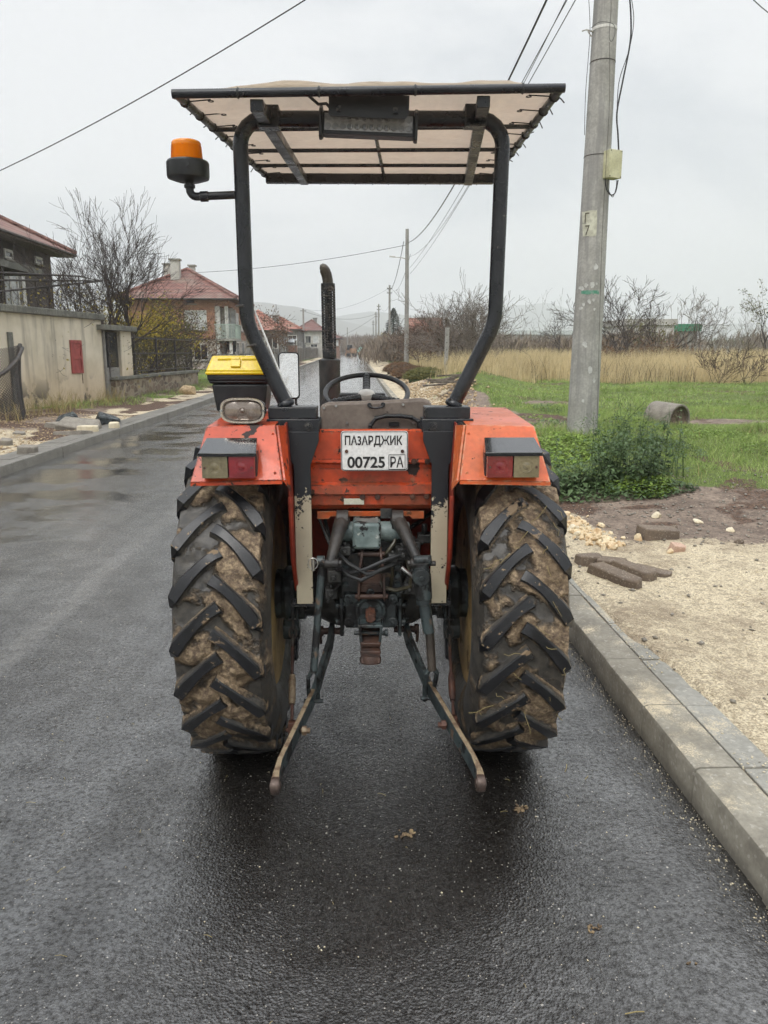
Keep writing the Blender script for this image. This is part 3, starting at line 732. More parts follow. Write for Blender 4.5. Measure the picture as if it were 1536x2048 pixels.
# ---- rear wheels
def rear_tyre(parent, seed, name='tyre'):
    rr = random.Random(seed); RT = .632; W = .285
    prof = []                                   # (x, r) across the carcass from bead to bead
    half = [(.142, .588), (.148, .570), (.158, .545), (.167, .50), (.168, .46), (.160, .41), (.146, .378), (.132, .362)]
    n = 38
    prof = [(-x, r) for x, r in half[::-1]]
    for k in range(n + 1):
        x = -.143 + .286 * k / n; prof.append((x * .95, .602 - .012 * (x / .143) ** 2 * 1.0))
    prof += [(x, r) for x, r in half]
    NA = 420; P = len(prof)
    vs = np.zeros((NA, P, 3)); zone = np.zeros((NA, P))
    px = np.array([p[0] for p in prof]); pr = np.array([p[1] for p in prof])
    for i in range(NA):
        a = 2 * PI * i / NA
        lumps = np.array([mnoise.fractal(V(x * 9 + seed, math.cos(a) * 5.5, math.sin(a) * 5.5), 1, 2, 4) for x in px])
        fine = np.array([mnoise.noise(V(x * 38, math.cos(a) * 24 + seed, math.sin(a) * 24)) for x in px])
        tread = np.clip((pr - .565) / .03, 0, 1)
        big = np.clip(lumps * 1.1 + .36, 0, 1)
        fine2 = np.array([mnoise.noise(V(x * 90, math.cos(a) * 55 + seed, math.sin(a) * 55)) for x in px])
        r = pr + tread * (big * .019 + fine * .007 * big + fine2 * .0035 * big) + (1 - tread) * fine * .002
        vs[i, :, 0] = px + (1 - tread) * 0.0; vs[i, :, 1] = np.cos(a) * r; vs[i, :, 2] = np.sin(a) * r
        zone[i] = np.where(pr > .56, .30 + .46 * big * tread, .33 + .12 * np.clip(lumps, -1, 1))
    idx = lambda i, k: (i % NA) * P + k
    fs = [(idx(i, k), idx(i, k + 1), idx(i + 1, k + 1), idx(i + 1, k)) for i in range(NA) for k in range(P - 1)]
    V_ = [tuple(p) for p in vs.reshape(-1, 3)]; MI = [0] * len(fs); Z = list(zone.ravel())
    # chevron bars
    NL = 22; ns = 9
    for side in (-1, 1):
        for j in range(NL):
            th0 = 2 * PI * (j + (.5 if side > 0 else 0)) / NL + rr.uniform(-.006, .006)
            S = [-.014 + (.143 + .014) * k / (ns - 1) for k in range(ns)]
            arc = [(s + .014) * .60 + (s + .014) ** 2 * 2.7 for s in S]
            base = len(V_)
            def put(s, ar, rad):
                ang = th0 + PI * 0 - ar / RT * 1.0
                return (side * s, -math.cos(ang) * rad, math.sin(ang) * rad)
            for k in range(ns):
                s = S[k]; t = k / (ns - 1)
                ds = S[min(k + 1, ns - 1)] - S[max(k - 1, 0)]; da = arc[min(k + 1, ns - 1)] - arc[max(k - 1, 0)]
                L = math.hypot(ds, da); nxn, nan = -da / L, ds / L
                wt = .0205 - .0045 * math.sin(PI * min(1, t * 1.25)) + .0015 * t; wb = wt + .012
                top = RT - .011 * t ** 2.5 - (.006 if k == 0 else 0); bot = .594 - .012 * t
                for (w, rad) in ((-wb, bot), (-wt - .0012, top - .006), (-wt + .003, top - rr.uniform(0, .0012)), (wt - .003, top - rr.uniform(0, .0012)), (wt + .0012, top - .006), (wb, bot)):
                    ss = s + nxn * w
                    ss = min(ss, .147) if k < ns - 1 else min(ss, .153)
                    V_.append(put(ss, arc[k] + nan * w, rad)); Z.append(.62 if rad == bot else .30)
            for k in range(ns - 1):
                for e in range(5): fs.append((base + k * 6 + e, base + k * 6 + e + 1, base + k * 6 + 6 + e + 1, base + k * 6 + 6 + e)); MI.append(0 if e in (0, 4) else 1)
            fs.append(tuple(base + q for q in range(6))); MI.append(1)
            # the end of the bar runs down over the shoulder
            e = base + (ns - 1) * 6; b2 = len(V_)
            for (w, rad, xx) in ((-.026, .550, .154), (-.019, .576, .1575), (-.016, .584, .1565), (.016, .584, .1565), (.019, .576, .1575), (.026, .550, .154)):
                V_.append(put(xx, arc[-1] + w + .012, rad)); Z.append(.25)
            for q in range(5): fs.append((e + q, e + q + 1, b2 + q + 1, b2 + q)); MI.append(1)
            fs.append(tuple(b2 + q for q in range(6))); MI.append(1)
    me = bpy.data.meshes.new(name); me.from_pydata(V_, [], fs)
    me.materials.append(M['mudtyre']); me.materials.append(M['rubber'])
    me.polygons.foreach_set('material_index', MI)
    bm = bmesh.new(); bm.from_mesh(me); bmesh.ops.recalc_face_normals(bm, faces=bm.faces)
    for f in bm.faces: f.smooth = True
    bm.to_mesh(me); bm.free(); me.set_sharp_from_angle(angle=R(38))
    ca = me.color_attributes.new('zone', 'FLOAT_COLOR', 'POINT')
    arr = np.zeros((len(V_), 4), np.float32); arr[:, 0] = Z; arr[:, 3] = 1; ca.data.foreach_set('color', arr.ravel())
    o = bpy.data.objects.new(name, me); col.objects.link(o); o.parent = parent
    return o
def rear_wheel(x, sgn, seed):
    w = empty('rear_wheel', (x, 0, .628), 0, tractor)
    t = rear_tyre(w, seed); t.rotation_euler = (.11 * seed, 0, 0)
    mb = MB()                                   # rim: inner well seen from the middle of the tractor, dished disc
    mb.lathe([(.385, -.135), (.372, -.128), (.362, -.10), (.335, -.06), (.328, .06), (.362, .10), (.372, .128), (.385, .135), (.378, .14), (.355, .105), (.318, .065), (.318, .03), (.20, .06), (.13, .05), (.0, .05)], (0, 0, 0), (sgn, 0, 0), 72)
    r = mb.build('rim', M['rim'], w, smooth=35)
    mb = MB()
    for k in range(8):
        a = 2 * PI * k / 8; mb.cyl((sgn * .03, math.cos(a) * .16, math.sin(a) * .16), (sgn * .085, math.cos(a) * .16, math.sin(a) * .16), .014, n=6)
    mb.lathe([(.0, .12), (.06, .115), (.085, .10), (.09, .045)], (0, 0, 0), (sgn, 0, 0), 24)
    mb.build('hub', M['blue'], w)
    return w
WX = .521
rear_wheel(-WX, -1, 3); wr = rear_wheel(WX, 1, 8)
# straw caught in the mud of the right tyre
mb = MB(); rr = random.Random(5)
for i in range(22):
    a = rr.uniform(-.55, .75); x = rr.uniform(-.12, .15); r0 = .628 + rr.uniform(-.006, .004)
    p = V(x, -math.cos(a) * r0, math.sin(a) * r0); L = rr.uniform(.015, .06) if i > 4 else rr.uniform(.07, .11)
    d = V(rr.uniform(-1, 1), rr.uniform(-.12, .02), rr.uniform(-1, 1)).normalized() * L
    mb.tube([p, p + d * .3 + V(rr.uniform(-.006, .006), -.004, rr.uniform(-.006, .006)), p + d * .65 + V(rr.uniform(-.008, .008), -.005, rr.uniform(-.008, .008)), p + d * .95 + V(0, .004, 0)], .0011, 4)
tag(mb.build('straw', M['straw'], wr), kind='stuff')

# ---- fenders
def fender(s, mat, lift=0):
    f = MB()
    # outer cross-section in plan: back plate, sloping shoulder, flat top; extruded shell 4 mm thick
    xo_b, xo_t, xi_t, xi_b = .607, .572, .335, .30
    A = [V(s * xo_b, -.475, 1.172 + lift), V(s * xi_b, -.472, 1.178 + lift)]
    B_ = [V(s * xo_t, -.345, 1.345), V(s * xi_t, -.345, 1.35)]
    C_ = [V(s * .565, .20, 1.372), V(s * xi_t, .20, 1.376)]
    E_ = [V(s * .57, .62, 1.13), V(s * .30, .62, 1.13)]
    th_ = V(0, 0, -.004)
    def sheet(q, off): f.prism(q, off)
    sheet([A[0], A[1], B_[1], B_[0]], (0, .005, -.002))
    sheet([B_[0], B_[1], C_[1], C_[0]], th_)
    sheet([C_[0], C_[1], E_[1], E_[0]], th_)
    # chamfered outer edge
    sheet([A[0], B_[0], B_[0] + V(s * .012, .03, -.03), A[0] + V(s * .004, .03, -.01)], (-s * .003, 0, 0))
    sheet([B_[0] + V(0, 0, 0), C_[0], C_[0] + V(s * .02, 0, -.03), B_[0] + V(s * .012, .03, -.03)], (0, 0, -.003))
    # slanted corner towards the inside
    I0 = V(s * .283, -.36, 1.12); I1 = V(s * .30, -.30, 1.345)
    sheet([A[1], B_[1], I1, I0], (s * .003, 0, 0))
    o = f.build('fender', mat, tractor, bevel=.003, smooth=30)
    bt = MB()
    for (fx, fz) in ((.325, .14), (.34, .85)):
        q = A[0].lerp(B_[0], fz); q2 = A[1].lerp(B_[1], fz); q = V(s * fx, (q.y + q2.y) / 2, (q.z + q2.z) / 2); bt.cyl(q, q + V(0, -.004, 0), .0048, n=8)
    bt.build('bolt', mat, o)
    g = MB(); g.prism([A[1] + V(-s * .012, -.004, 0), B_[1] + V(-s * .012, -.004, 0), B_[1] + V(-s * .006, -.004, 0), A[1] + V(-s * .006, -.004, 0)], (0, -.003, 0)); g.prism([A[0] + V(0, -.002, -.002), A[1] + V(0, -.002, -.002), A[1] + V(0, -.002, -.014), A[0] + V(0, -.002, -.014)], (0, .006, 0)); g.build('seam_flange', mat, o)
    g = MB()                                    # inner side plate down beside the wheel
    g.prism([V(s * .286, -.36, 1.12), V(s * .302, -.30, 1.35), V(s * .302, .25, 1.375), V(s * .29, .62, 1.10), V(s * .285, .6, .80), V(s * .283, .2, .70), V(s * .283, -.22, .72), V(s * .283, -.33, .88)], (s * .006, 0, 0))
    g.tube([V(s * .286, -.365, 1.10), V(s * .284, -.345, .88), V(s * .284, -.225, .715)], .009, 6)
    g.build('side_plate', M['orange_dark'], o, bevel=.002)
    return o
fl = fender(-1, M['orange']); fr = fender(1, M['orange_clean'], -.002)
# cable end on the right fender
mb = MB(); p = T(985, 851, 2.95)
mb.tube([p + V(-.01, 0, 0), p + V(.012, -.005, .03), p + V(.028, 0, .03), p + V(.05, 0, .028), p + V(.075, 0, .015), p + V(.07, 0, .0), p + V(.03, .0, .012), p + V(.02, 0, .03)], .0022, 6)
mb.tube([p + V(-.01, -.002, -.002), p + V(.005, -.004, .012)], .0045, 6); mb.tube([p + V(.062, 0, .0), p + V(.08, 0, .0)], .0055, 6)
mb.build('cable_end', M['cable'], tractor)

def tail_light(s):
    e = empty('tail_light', (s * .475, -.435, 1.225), 0, tractor)
    mb = MB(); mb.box((0, -.005, .005), (.182, .05, .092)); mb.build('housing', M['blackplastic'], e, bevel=.006)
    for k, nm in ((-1, 'clear_lens'), (1, 'red_lens')):
        mb = MB(); sx = -s * k                  # the red half sits towards the middle
        mb.box((sx * .0445, -.046, .002), (.085, .034, .078))
        mb.lathe([(.024, 0), (.024, .0012), (.021, .0012), (.021, 0)], (sx * .0445, -.0628, .002), (0, -1, 0), 20)
        mb.cyl((sx * .0445, -.062, .002), (sx * .0445, -.066, .002), .016, .006, n=14)
        mb.build(nm, M['red_lens'] if k > 0 else M['clear_lens'], e, bevel=.009, seg=3)
    mb = MB(); c = [V(-.096, -.072, .048), V(.096, -.072, .048), V(.086, .03, .088), V(-.086, .03, .088)]
    mb.prism(c, (0, .004, -.006)); mb.prism([c[0], c[1], c[1] + V(0, .002, -.012), c[0] + V(0, .002, -.012)], (0, .004, 0))
    for q in (0, 1):
        a, b = (c[1], c[2]) if q == 0 else (c[0], c[3]); mb.prism([a, b, V(b.x, .03, .03), V(a.x * .99, -.03, .044)], (.003 * (1 if q else -1), 0, 0))
    mb.build('cap', M['gloss'], e, bevel=.003)
    mb = MB()
    for sx in (-.078, .078): mb.cyl((sx, -.060, -.002), (sx, -.066, -.002), .004, n=8)
    mb.build('screw', M['rust'], e)
tail_light(-1); tail_light(1)

# ---- rear panel with pressed ribs
mb = MB()
y0 = -.17
prof = [(1.318, .012), (1.31, 0), (1.205, 0), (1.195, -.012), (1.188, -.002), (1.17, .004), (1.118, .006), (1.108, -.010), (1.075, -.012), (1.068, .004), (1.03, .006), (1.012, .022)]
for i in range(len(prof) - 1):
    (za, ya), (zb, yb) = prof[i], prof[i + 1]
    mb.prism([V(-.232, y0 + ya, za), V(.228, y0 + ya, za), V(.228, y0 + yb, zb), V(-.232, y0 + yb, zb)], (0, .005, 0))
rp = mb.build('rear_panel', M['orange'], tractor, smooth=25)
mb = MB()
mb.prism([V(-.205, y0 - .006, 1.008), V(.20, y0 - .006, 1.008), V(.20, y0 - .002, .978), V(.155, y0 - .002, .978), V(.148, y0 - .002, .988), V(-.155, y0 - .002, .988), V(-.162, y0 - .002, .978), V(-.205, y0 - .002, .978)], (0, .004, 0))
mb.build('lower_flange', M['orange_clean'], rp)
mb = MB()
for (u, v) in ((725, 994), (755, 994), (825, 993), (853, 993), (828, 923), (855, 923)):
    p = T(u, v, 2.862); mb.cyl(p, p + V(0, -.010, 0), .0075, n=6); mb.cyl(p, p + V(0, -.004, 0), .011, n=12)
mb.build('bolt', M['rust'], rp)
mb = MB(); p = T(708, 1003, 2.86); mb.box(p, (.076, .002, .023)); mb.build('maker_plate', M['paper'], rp)
mb = MB(); p = T(772, 1027, 2.84); mb.box(p, (.042, .003, .038)); mb.build('data_plate', M['grease'], rp, bevel=.002)

def text_mesh(txt, w, h, name, mat, parent, loc, off=0, ext=.0006, rot=(PI / 2, 0, 0)):
    """lettering fitted to a width and height, as a mesh"""
    cu = bpy.data.curves.new(name, 'FONT'); cu.body = txt; cu.size = 1; cu.extrude = .01; cu.offset = off
    tmp = bpy.data.objects.new('tmp', cu); col.objects.link(tmp); bpy.context.view_layer.update()
    me = bpy.data.meshes.new_from_object(tmp.evaluated_get(bpy.context.evaluated_depsgraph_get()))
    bpy.data.objects.remove(tmp); bpy.data.curves.remove(cu)
    xs = [v.co.x for v in me.vertices]; ys = [v.co.y for v in me.vertices]
    x0, x1, y0_, y1 = min(xs), max(xs), min(ys), max(ys)
    for v in me.vertices:
        v.co.x = (v.co.x - (x0 + x1) / 2) / (x1 - x0) * w; v.co.y = (v.co.y - (y0_ + y1) / 2) / (y1 - y0_) * h; v.co.z *= ext / .01
    me.materials.clear(); me.materials.append(mat)
    o = bpy.data.objects.new(name, me); col.objects.link(o); o.parent = parent; o.location = loc; o.rotation_euler = rot
    return o

# ---- number plate
pc = T(749, 902, 2.83); PW, PH = .2475, .148
np_ = empty('number_plate', pc, 0, tractor)
mb = MB(); mb.prism(roundrect(0, 0, PW, PH, .012, 0), (0, .0025, 0)); mb.build('plate_sheet', M['plate'], np_, bevel=.001)
mb = MB(); o_ = roundrect(0, 0, PW - .006, PH - .006, .010, -.0006); mb.tube(o_, .0013, 6, closed=True); mb.build('border', M['ink'], np_)
text_mesh('ПА3АРДЖИК', .212, .042, 'lettering', M['ink'], np_, (-.003, -.0008, .036), .022)
text_mesh('00725', .139, .043, 'lettering', M['ink'], np_, (-.031, -.0008, -.042), .024)
text_mesh('РА', .049, .041, 'lettering', M['ink'], np_, (.083, -.0008, -.041), .012)
mb = MB()
for (cx, cz, w, h) in ((.083, -.068, .062, .002), (.083, -.014, .062, .002), (.053, -.041, .002, .056), (.113, -.041, .002, .056)): mb.box((cx, -.0008, cz), (w, .001, h))
mb.build('lettering', M['ink'], np_)
mb = MB()
for x in (-.103, .103): mb.cyl((x, .0, -.001), (x, -.004, -.001), .0065, n=10)
mb.build('screw', M['rust'], np_)

# ---- roll bar and its mounts
def arc(p0, p1, p2, r, n=6):
    """polyline corner p1 rounded with radius r"""
    a = (p0 - p1).normalized(); b = (p2 - p1).normalized(); ang = a.angle(b); t = r / math.tan(ang / 2)
    s_ = p1 + a * t; e = p1 + b * t; out = []
    c = p1 + (a + b).normalized() * (r / math.sin(ang / 2))
    for k in range(n + 1):
        q = s_.lerp(e, k / n); out.append(c + (q - c).normalized() * r)
    return out
DR = 2.86; yr = DR - AX
pl = [T(573, 812, DR), T(494, 645, DR), T(479, 238, DR), T(1007, 238, DR), T(990, 645, DR), T(906, 812, DR)]
pl = [V(p.x, yr, p.z) for p in pl]
path = [pl[0]] + arc(pl[0], pl[1], pl[2], .22) + arc(pl[1], pl[2], pl[3], .085) + arc(pl[2], pl[3], pl[4], .085) + arc(pl[3], pl[4], pl[5], .22) + [pl[5]]
mb = MB(); mb.tube(path, .0262, 20)
for k in (0, 5):                                # weld beads at the feet
    c = pl[k]; d = (pl[1 if k == 0 else 4] - c).normalized()
    mb.lathe([(.026, -.01), (.033, -.004), (.034, .006), (.027, .016)], c + d * .004, d, 16)
for (u, v) in ((487, 612), (508, 690)):         # cable ties
    p = T(u, v, DR); d = V(.25, 0, -1).normalized() if v > 650 else V(.03, 0, -1)
    mb.lathe([(.0268, -.003), (.0285, -.002), (.0285, .002), (.0268, .003)], V(p.x, yr, p.z), d, 18)
rb = mb.build('roll_bar', M['black'], tractor, smooth=50)
mb = MB(); w0 = pl[0]; dw = (pl[0] - pl[1]); mb.tube([path[5] + V(.020, .02, .02), path[6] + V(.022, .018, 0), path[7] + V(.024, .014, 0)] + [path[7].lerp(pl[0], q) + V(.022, .012 + .006 * math.sin(9 * q), .006) for q in (.2, .4, .6, .8)] + [pl[0] + V(.02, .03, .03)], .0038, 6)
mb.build('wiring', M['plate'], rb)
def mount(s):
    e = empty('roll_bar_mount', (0, 0, 0), 0, tractor)
    xa, xb = (-.378, -.185) if s < 0 else (.185, .373)
    cx_ = (xa + xb) / 2; y = -.19
    mb = MB()
    mb.box2((xa + (.006 if s < 0 else .01), y - .045, 1.362), (xb - .012, y + .055, 1.405))
    mb.box2((xa, y - .052, 1.315), (xb, y - .042, 1.363)); mb.box2((xa, y + .045, 1.315), (xb, y + .055, 1.363))
    mb.build('bracket', M['black'], e, bevel=.004)
    mb = MB(); x0 = -.283 if s < 0 else .222; x1 = x0 + .062
    wx0, wx1 = (xa + .028, xb - .004) if s < 0 else (xa + .004, xb - .024)
    mb.prism([V(wx0, y - .06, 1.318), V(wx1, y - .06, 1.318), V(wx1, y - .06, 1.285), V(x1, y - .06, 1.195), V(x1, y - .06, .665), V(x0, y - .06, .665), V(x0, y - .06, 1.195), V(wx0, y - .06, 1.285)], (0, .009, 0))
    # folded flange of the strap
    xf = x0 if s < 0 else x1 - .008
    mb.box2((xf, y - .051, .665), (xf + .008, y + .03, 1.20))
    mb.build('strap', M['strap'], e, bevel=.002)
    mb = MB()
    for x in (xa + .042, xb - .042):
        mb.cyl((x, y - .05, 1.336), (x, y - .062, 1.336), .0105, n=6); mb.cyl((x, y - .05, 1.336), (x, y - .055, 1.336), .016, n=14); mb.cyl((x, y - .062, 1.336), (x, y - .069, 1.336), .006, n=8)
    xm = (x0 + x1) / 2
    mb.cyl((xm, y - .02, .67), (xm, y - .02, .625), .009, n=8); mb.cyl((xm, y - .02, .652), (xm, y - .02, .634), .016, n=6); mb.box((xm, y - .02, .66), (.10, .07, .012))
    mb.build('bolt', M['black'], e)
    mb = MB(); mb.cyl((wx0 + .035 if s < 0 else wx1 - .035, y - .0615, 1.262), (wx0 + .035 if s < 0 else wx1 - .035, y - .0595, 1.262), .0085, n=14)
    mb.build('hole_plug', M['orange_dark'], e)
mount(-1); mount(1)

# ---- canvas sunshade
can = empty('canopy', (0, 0, 0), 0, tractor)
def rim_pt(u, v, d): return T(u, v, d)
rl, rrr = T(352, 188, 2.63), T(1122, 176, 2.63)
fl_, fr_ = T(532, 352, 4.39), T(988, 352, 4.39)
fz = (fl_.z + fr_.z) / 2; fl_.z = fr_.z = fz
def cpt(s, t):                                   # s across 0..1, t from rear to front
    a = rl.lerp(rrr, s); b = fl_.lerp(fr_, s); return a.lerp(b, t)
mb = MB(); mb.tube([rl + V(-.012, 0, .0), rrr + V(.012, 0, 0)], .0138, 14); mb.tube([fl_, fr_], .0165, 10); mb.tube([rl, fl_], .0135, 10); mb.tube([rrr, fr_], .0135, 10)
for t in (.30, .56, .79):
    p = [cpt(s / 10, t) + V(0, 0, -.004) for s in range(11)]; mb.tube(p, .0085, 8)
mb.tube([cpt(.5, .3), cpt(.515, .97)], .008, 8)
mb.build('frame', M['black'], can)
def beam(pa, pb, w, h):
    m2 = MB(); d = (pb - pa).normalized(); x = V(1, 0, 0); z = x.cross(d)
    m2.prism([pa - x * w / 2 - z * h / 2, pa + x * w / 2 - z * h / 2, pa + x * w / 2 + z * h / 2, pa - x * w / 2 + z * h / 2], pb - pa)
    return m2
off = V(0, 0, -.032)
for sA, sB in ((.205, .17), (.80, .885)):
    beam(cpt(sA, .01) + off, cpt(sB, .985) + off, .042, .036).build('beam', M['black'], can, bevel=.003)
beam(cpt(.17, .985) + off + V(0, 0, 0), cpt(.17, .985) + off + V(0, .001, 0), .01, .01)
m2 = MB(); a, b = cpt(.01, .955) + V(0, -.02, -.004), cpt(.99, .955) + V(0, -.02, -.004)
m2.prism([a, b, b + V(0, .04, 0), a + V(0, .04, 0)], (0, 0, -.045)); m2.build('cross_beam', M['black'], can, bevel=.003)
for s, xx in ((-1, .21), (1, .795)):             # blocks that carry the beams on the roll bar
    p = cpt(xx, .115); m2 = MB(); m2.box((p.x, yr, (p.z + pl[2].z) / 2 - .01), (.075, .06, .07)); m2.build('clamp', M['black'], can, bevel=.004)
NS, NTT = 48, 40; vs = []; 
for j in range(NTT + 1):
    for i in range(NS + 1):
        s = i / NS; t = j / NTT; p = cpt(s, t)
        edge = min(1, min(s, 1 - s) * 9) * min(1, min(t, 1 - t) * 9)
        sag = 0
        for ta, tb in ((0, .30), (.30, .56), (.56, .79), (.79, 1)):
            if ta <= t <= tb: sag = math.sin(PI * (t - ta) / (tb - ta))
        z = .012 + .012 * edge + edge * (.018 * mnoise.noise(V(s * 7, t * 5, 2)) + .008 * mnoise.noise(V(s * 21, t * 14, 5))) - .018 * sag * edge
        if t < .16: z += .048 * math.sin(PI * min(1, t / .16)) * (.75 + .5 * mnoise.noise(V(s * 5, 1, 7))) * min(1, max(0, (s - .02) * 8)) * min(1, (1 - s) * 8)
        vs.append((p.x, p.y, p.z + z))
fs = [(j * (NS + 1) + i, j * (NS + 1) + i + 1, (j + 1) * (NS + 1) + i + 1, (j + 1) * (NS + 1) + i) for j in range(NTT) for i in range(NS)]
cv = MB(); cv.add(vs, fs); cvo = cv.build('canvas', M['canvas'], can, smooth=80)
so = cvo.modifiers.new('Solidify', 'SOLIDIFY'); so.thickness = .003; so.offset = 0
m2 = MB(); rr = random.Random(2)                 # dark rope and ties that lace the canvas to the frame
for k in range(9):
    t = .06 + .9 * k / 8
    for s in (0, 1):
        p = cpt(s, t); m2.lathe([(.0145, -.004), (.018, 0), (.0145, .004)], p, (fl_ - rl) if s == 0 else (fr_ - rrr), 10)
        sg = 1 if s else -1; m2.tube([p + V(0, 0, .01), p + V(sg * .022, -.004, rr.uniform(-.01, .012)), p + V(sg * .034, .004, rr.uniform(-.02, .012))], .0022, 5)
        q = cpt(s - sg * .07, t); m2.tube([p, q + V(0, 0, .006)], .0022, 5); m2.lathe([(.010, 0), (.010, .002), (.006, .002), (.006, 0)], q + V(0, 0, .002), (0, 0, -1), 10, close=True)
for s in (.16, .37, .62, .9):
    p = cpt(s, 0); m2.lathe([(.0142, -.004), (.0175, 0), (.0142, .004)], p, (1, 0, 0), 12)
for k in range(12):
    p = cpt(.08 + .84 * k / 11, 1); m2.tube([p + V(0, 0, .01), p + V(rr.uniform(-.01, .01), -.004, -.045)], .0022, 5)
tag(m2.build('rope', M['cable'], can), kind='stuff')

# ---- light bar
lb = empty('light_bar', T(737, 250, 2.775), 0, tractor); lb.rotation_euler = (0, R(2.0), 0)
mb = MB(); mb.box((0, .02, 0), (.305, .05, .066))
for k in range(9): mb.box((0, .05 + 0 * k, -.028 + k * .007), (.295, .03, .002))
mb.build('housing', M['blackplastic'], lb, bevel=.006)
for sx in (-1, 1):
    mb = MB(); mb.prism([V(sx * .153, -.02, -.045), V(sx * .153, -.02, .04), V(sx * .153, .012, .058), V(sx * .153, .06, .05), V(sx * .153, .06, -.035), V(sx * .153, .01, -.05)], (sx * .011, 0, 0)); mb.build('end_cap', M['blackplastic'], lb, bevel=.003)
mb = MB(); mb.box((0, -.006, .004), (.292, .004, .052)); 
lens = mb.build('lens', pm('lamp_glass_over_reflectors', (.34, .345, .35, 1), (.26, .265, .27, 1), 40, rough=.15, coat=.5), lb)
mb = MB()
for i in range(12):
    for j in (0, 1):
        x = -.134 + i * .0244; z = -.009 + j * .027; mid = 3 <= i <= 8
        mb.lathe([(.0105, 0), (.0095, .0012), (.006, -.0005), (.0, .0008)], (x, -.0082, z), (0, -1, 0), 14, mi=0 if not mid else 1)
        if mid: mb.prism([V(x - .008, -.0086, z + .008), V(x - .004, -.0086, z + .009), V(x - .001, -.0086, z - .006), V(x - .004, -.0086, z - .007)], (0, -.0008, 0), mi=1); mb.box((x + .005, -.009, z + .001), (.004, .001, .013), mi=2)
mb.build('reflector', [pm('dull_reflector', (.22, .225, .23, 1), None, rough=.3, metal=.4), pm('grey_reflector', (.30, .305, .31, 1), None, rough=.25, metal=.6), M['steel']], lb)
pb = T(737, 212, 2.70)
mb = MB(); mb.prism([V(-.130, 0, .036), V(.130, 0, .036), V(.130, .003, -.022), V(.118, .003, -.034), V(-.122, .003, -.034), V(-.130, .003, -.026)], (0, .004, 0))
br = mb.build('bracket', M['blackplastic'], lb, bevel=.001); br.location = pb - lb.location; 
mb = MB()
for x in (-.097, .086): mb.box((x, -.006, -.012), (.014, .01, .016)); mb.cyl((x, -.004, -.012), (x, -.014, -.012), .005, n=8)
mb.build('bracket_bolt', M['black'], lb).location = pb - lb.location
mb = MB(); p = T(617, 200, 2.7) - lb.location
mb.tube([p + V(-.02, .05, .03), p + V(0, 0, .005), p + V(.03, .0, -.018), p + V(.055, .01, -.012), p + V(.075, .02, -.03)], .005, 8); mb.build('lamp_cable', M['cable'], lb)

# ---- beacon
bc = T(379, 365, DR); be = empty('beacon', V(bc.x, yr, bc.z), 0, tractor)
mb = MB(); mb.lathe([(.0, .0), (.04, .002), (.070, .012), (.0725, .02), (.0725, .062), (.069, .068), (.058, .07), (.0, .07)], (-.003, 0, 0), n=40); mb.cyl((.012, -.07, .042), (.012, -.0745, .042), .006, n=10); mb.build('base', M['blackplastic'], be, smooth=30)
mb = MB(); pr_ = [(.0535, .07)]
for k in range(15): z = .072 + k * .0031; pr_ += [(.0545 - .00022 * k, z), (.0525 - .00022 * k, z + .0019)]
pr_ += [(.0505, .1195), (.0495, .122), (.0505, .125), (.047, .131), (.036, .135), (.0, .1365)]
mb.lathe(pr_, (-.005, 0, 0), n=48); mb.build('dome', M['amber'], be, smooth=50)
mb = MB(); q = T(469, 381, DR) - bc
mb.tube([V(0, 0, .004), V(0, 0, -.018)] + arc(V(0, 0, 0), V(0, 0, -.046), V(.1, 0, -.046), .022) + [V(q.x, 0, -.04)], .0135, 12)
mb.cyl((.036, 0, -.046), (.062, 0, -.045), .0175, n=14); mb.lathe([(.014, 0), (.019, .003), (.019, .012), (.014, .015)], (0, 0, -.020), (0, 0, 1), 14)
mb.build('bracket_pipe', M['black'], be)

# ---- work lamp on the left fender
wl = empty('work_lamp', T(486, 821, 2.73), R(-4), tractor)
def superring(w, h, y, e=3.2, n=48): 
    out = []
    for k in range(n):
        a = 2 * PI * k / n; c, s_ = math.cos(a), math.sin(a)
        out.append(V(w / 2 * math.copysign(abs(c) ** (2 / e), c), y, h / 2 * math.copysign(abs(s_) ** (2 / e), s_)))
    return out
def loft(mb, rings, cap0=True, cap1=True):
    n = len(rings[0]); vs = [p for r in rings for p in r]; fs = [(i * n + k, i * n + (k + 1) % n, (i + 1) * n + (k + 1) % n, (i + 1) * n + k) for i in range(len(rings) - 1) for k in range(n)]
    if cap0: fs.append(tuple(range(n))[::-1])
    if cap1: fs.append(tuple((len(rings) - 1) * n + k for k in range(n)))
    mb.add(vs, fs)
mb = MB(); loft(mb, [superring(.10, .05, .075), superring(.145, .078, .045), superring(.150, .082, .0)]); mb.build('shell', M['black'], wl, smooth=60)
mb = MB(); loft(mb, [superring(.152, .085, .006), superring(.158, .090, -.002), superring(.155, .088, -.012), superring(.142, .076, -.012), superring(.132, .066, .0)], False, False); mb.build('bezel', M['chrome'], wl, smooth=60)
mb = MB(); loft(mb, [superring(.131, .066, -.002), superring(.122, .058, -.006), superring(.02, .01, -.008)], False); mb.lathe([(.0145, 0), (.0145, .004), (.011, .005), (.009, .003), (.006, .006), (0, .008)], (0, -.007, 0), (0, -1, 0), 20)
mb.build('lens', pm('dusty_lamp_glass', lin('90857c'), lin('7a6e64'), 16, rough=.16, coat=.5, metal=.25), wl, smooth=40)
mb = MB()
for sx in (-1, 1): mb.cyl((sx * .0745, -.008, 0), (sx * .0745, -.017, 0), .005, n=8)
mb.cyl((0, .03, -.04), (0, .03, -.066), .011, n=10); mb.cyl((0, .03, -.05), (0, .03, -.058), .017, n=6)
mb.build('stem', M['steel'], wl)

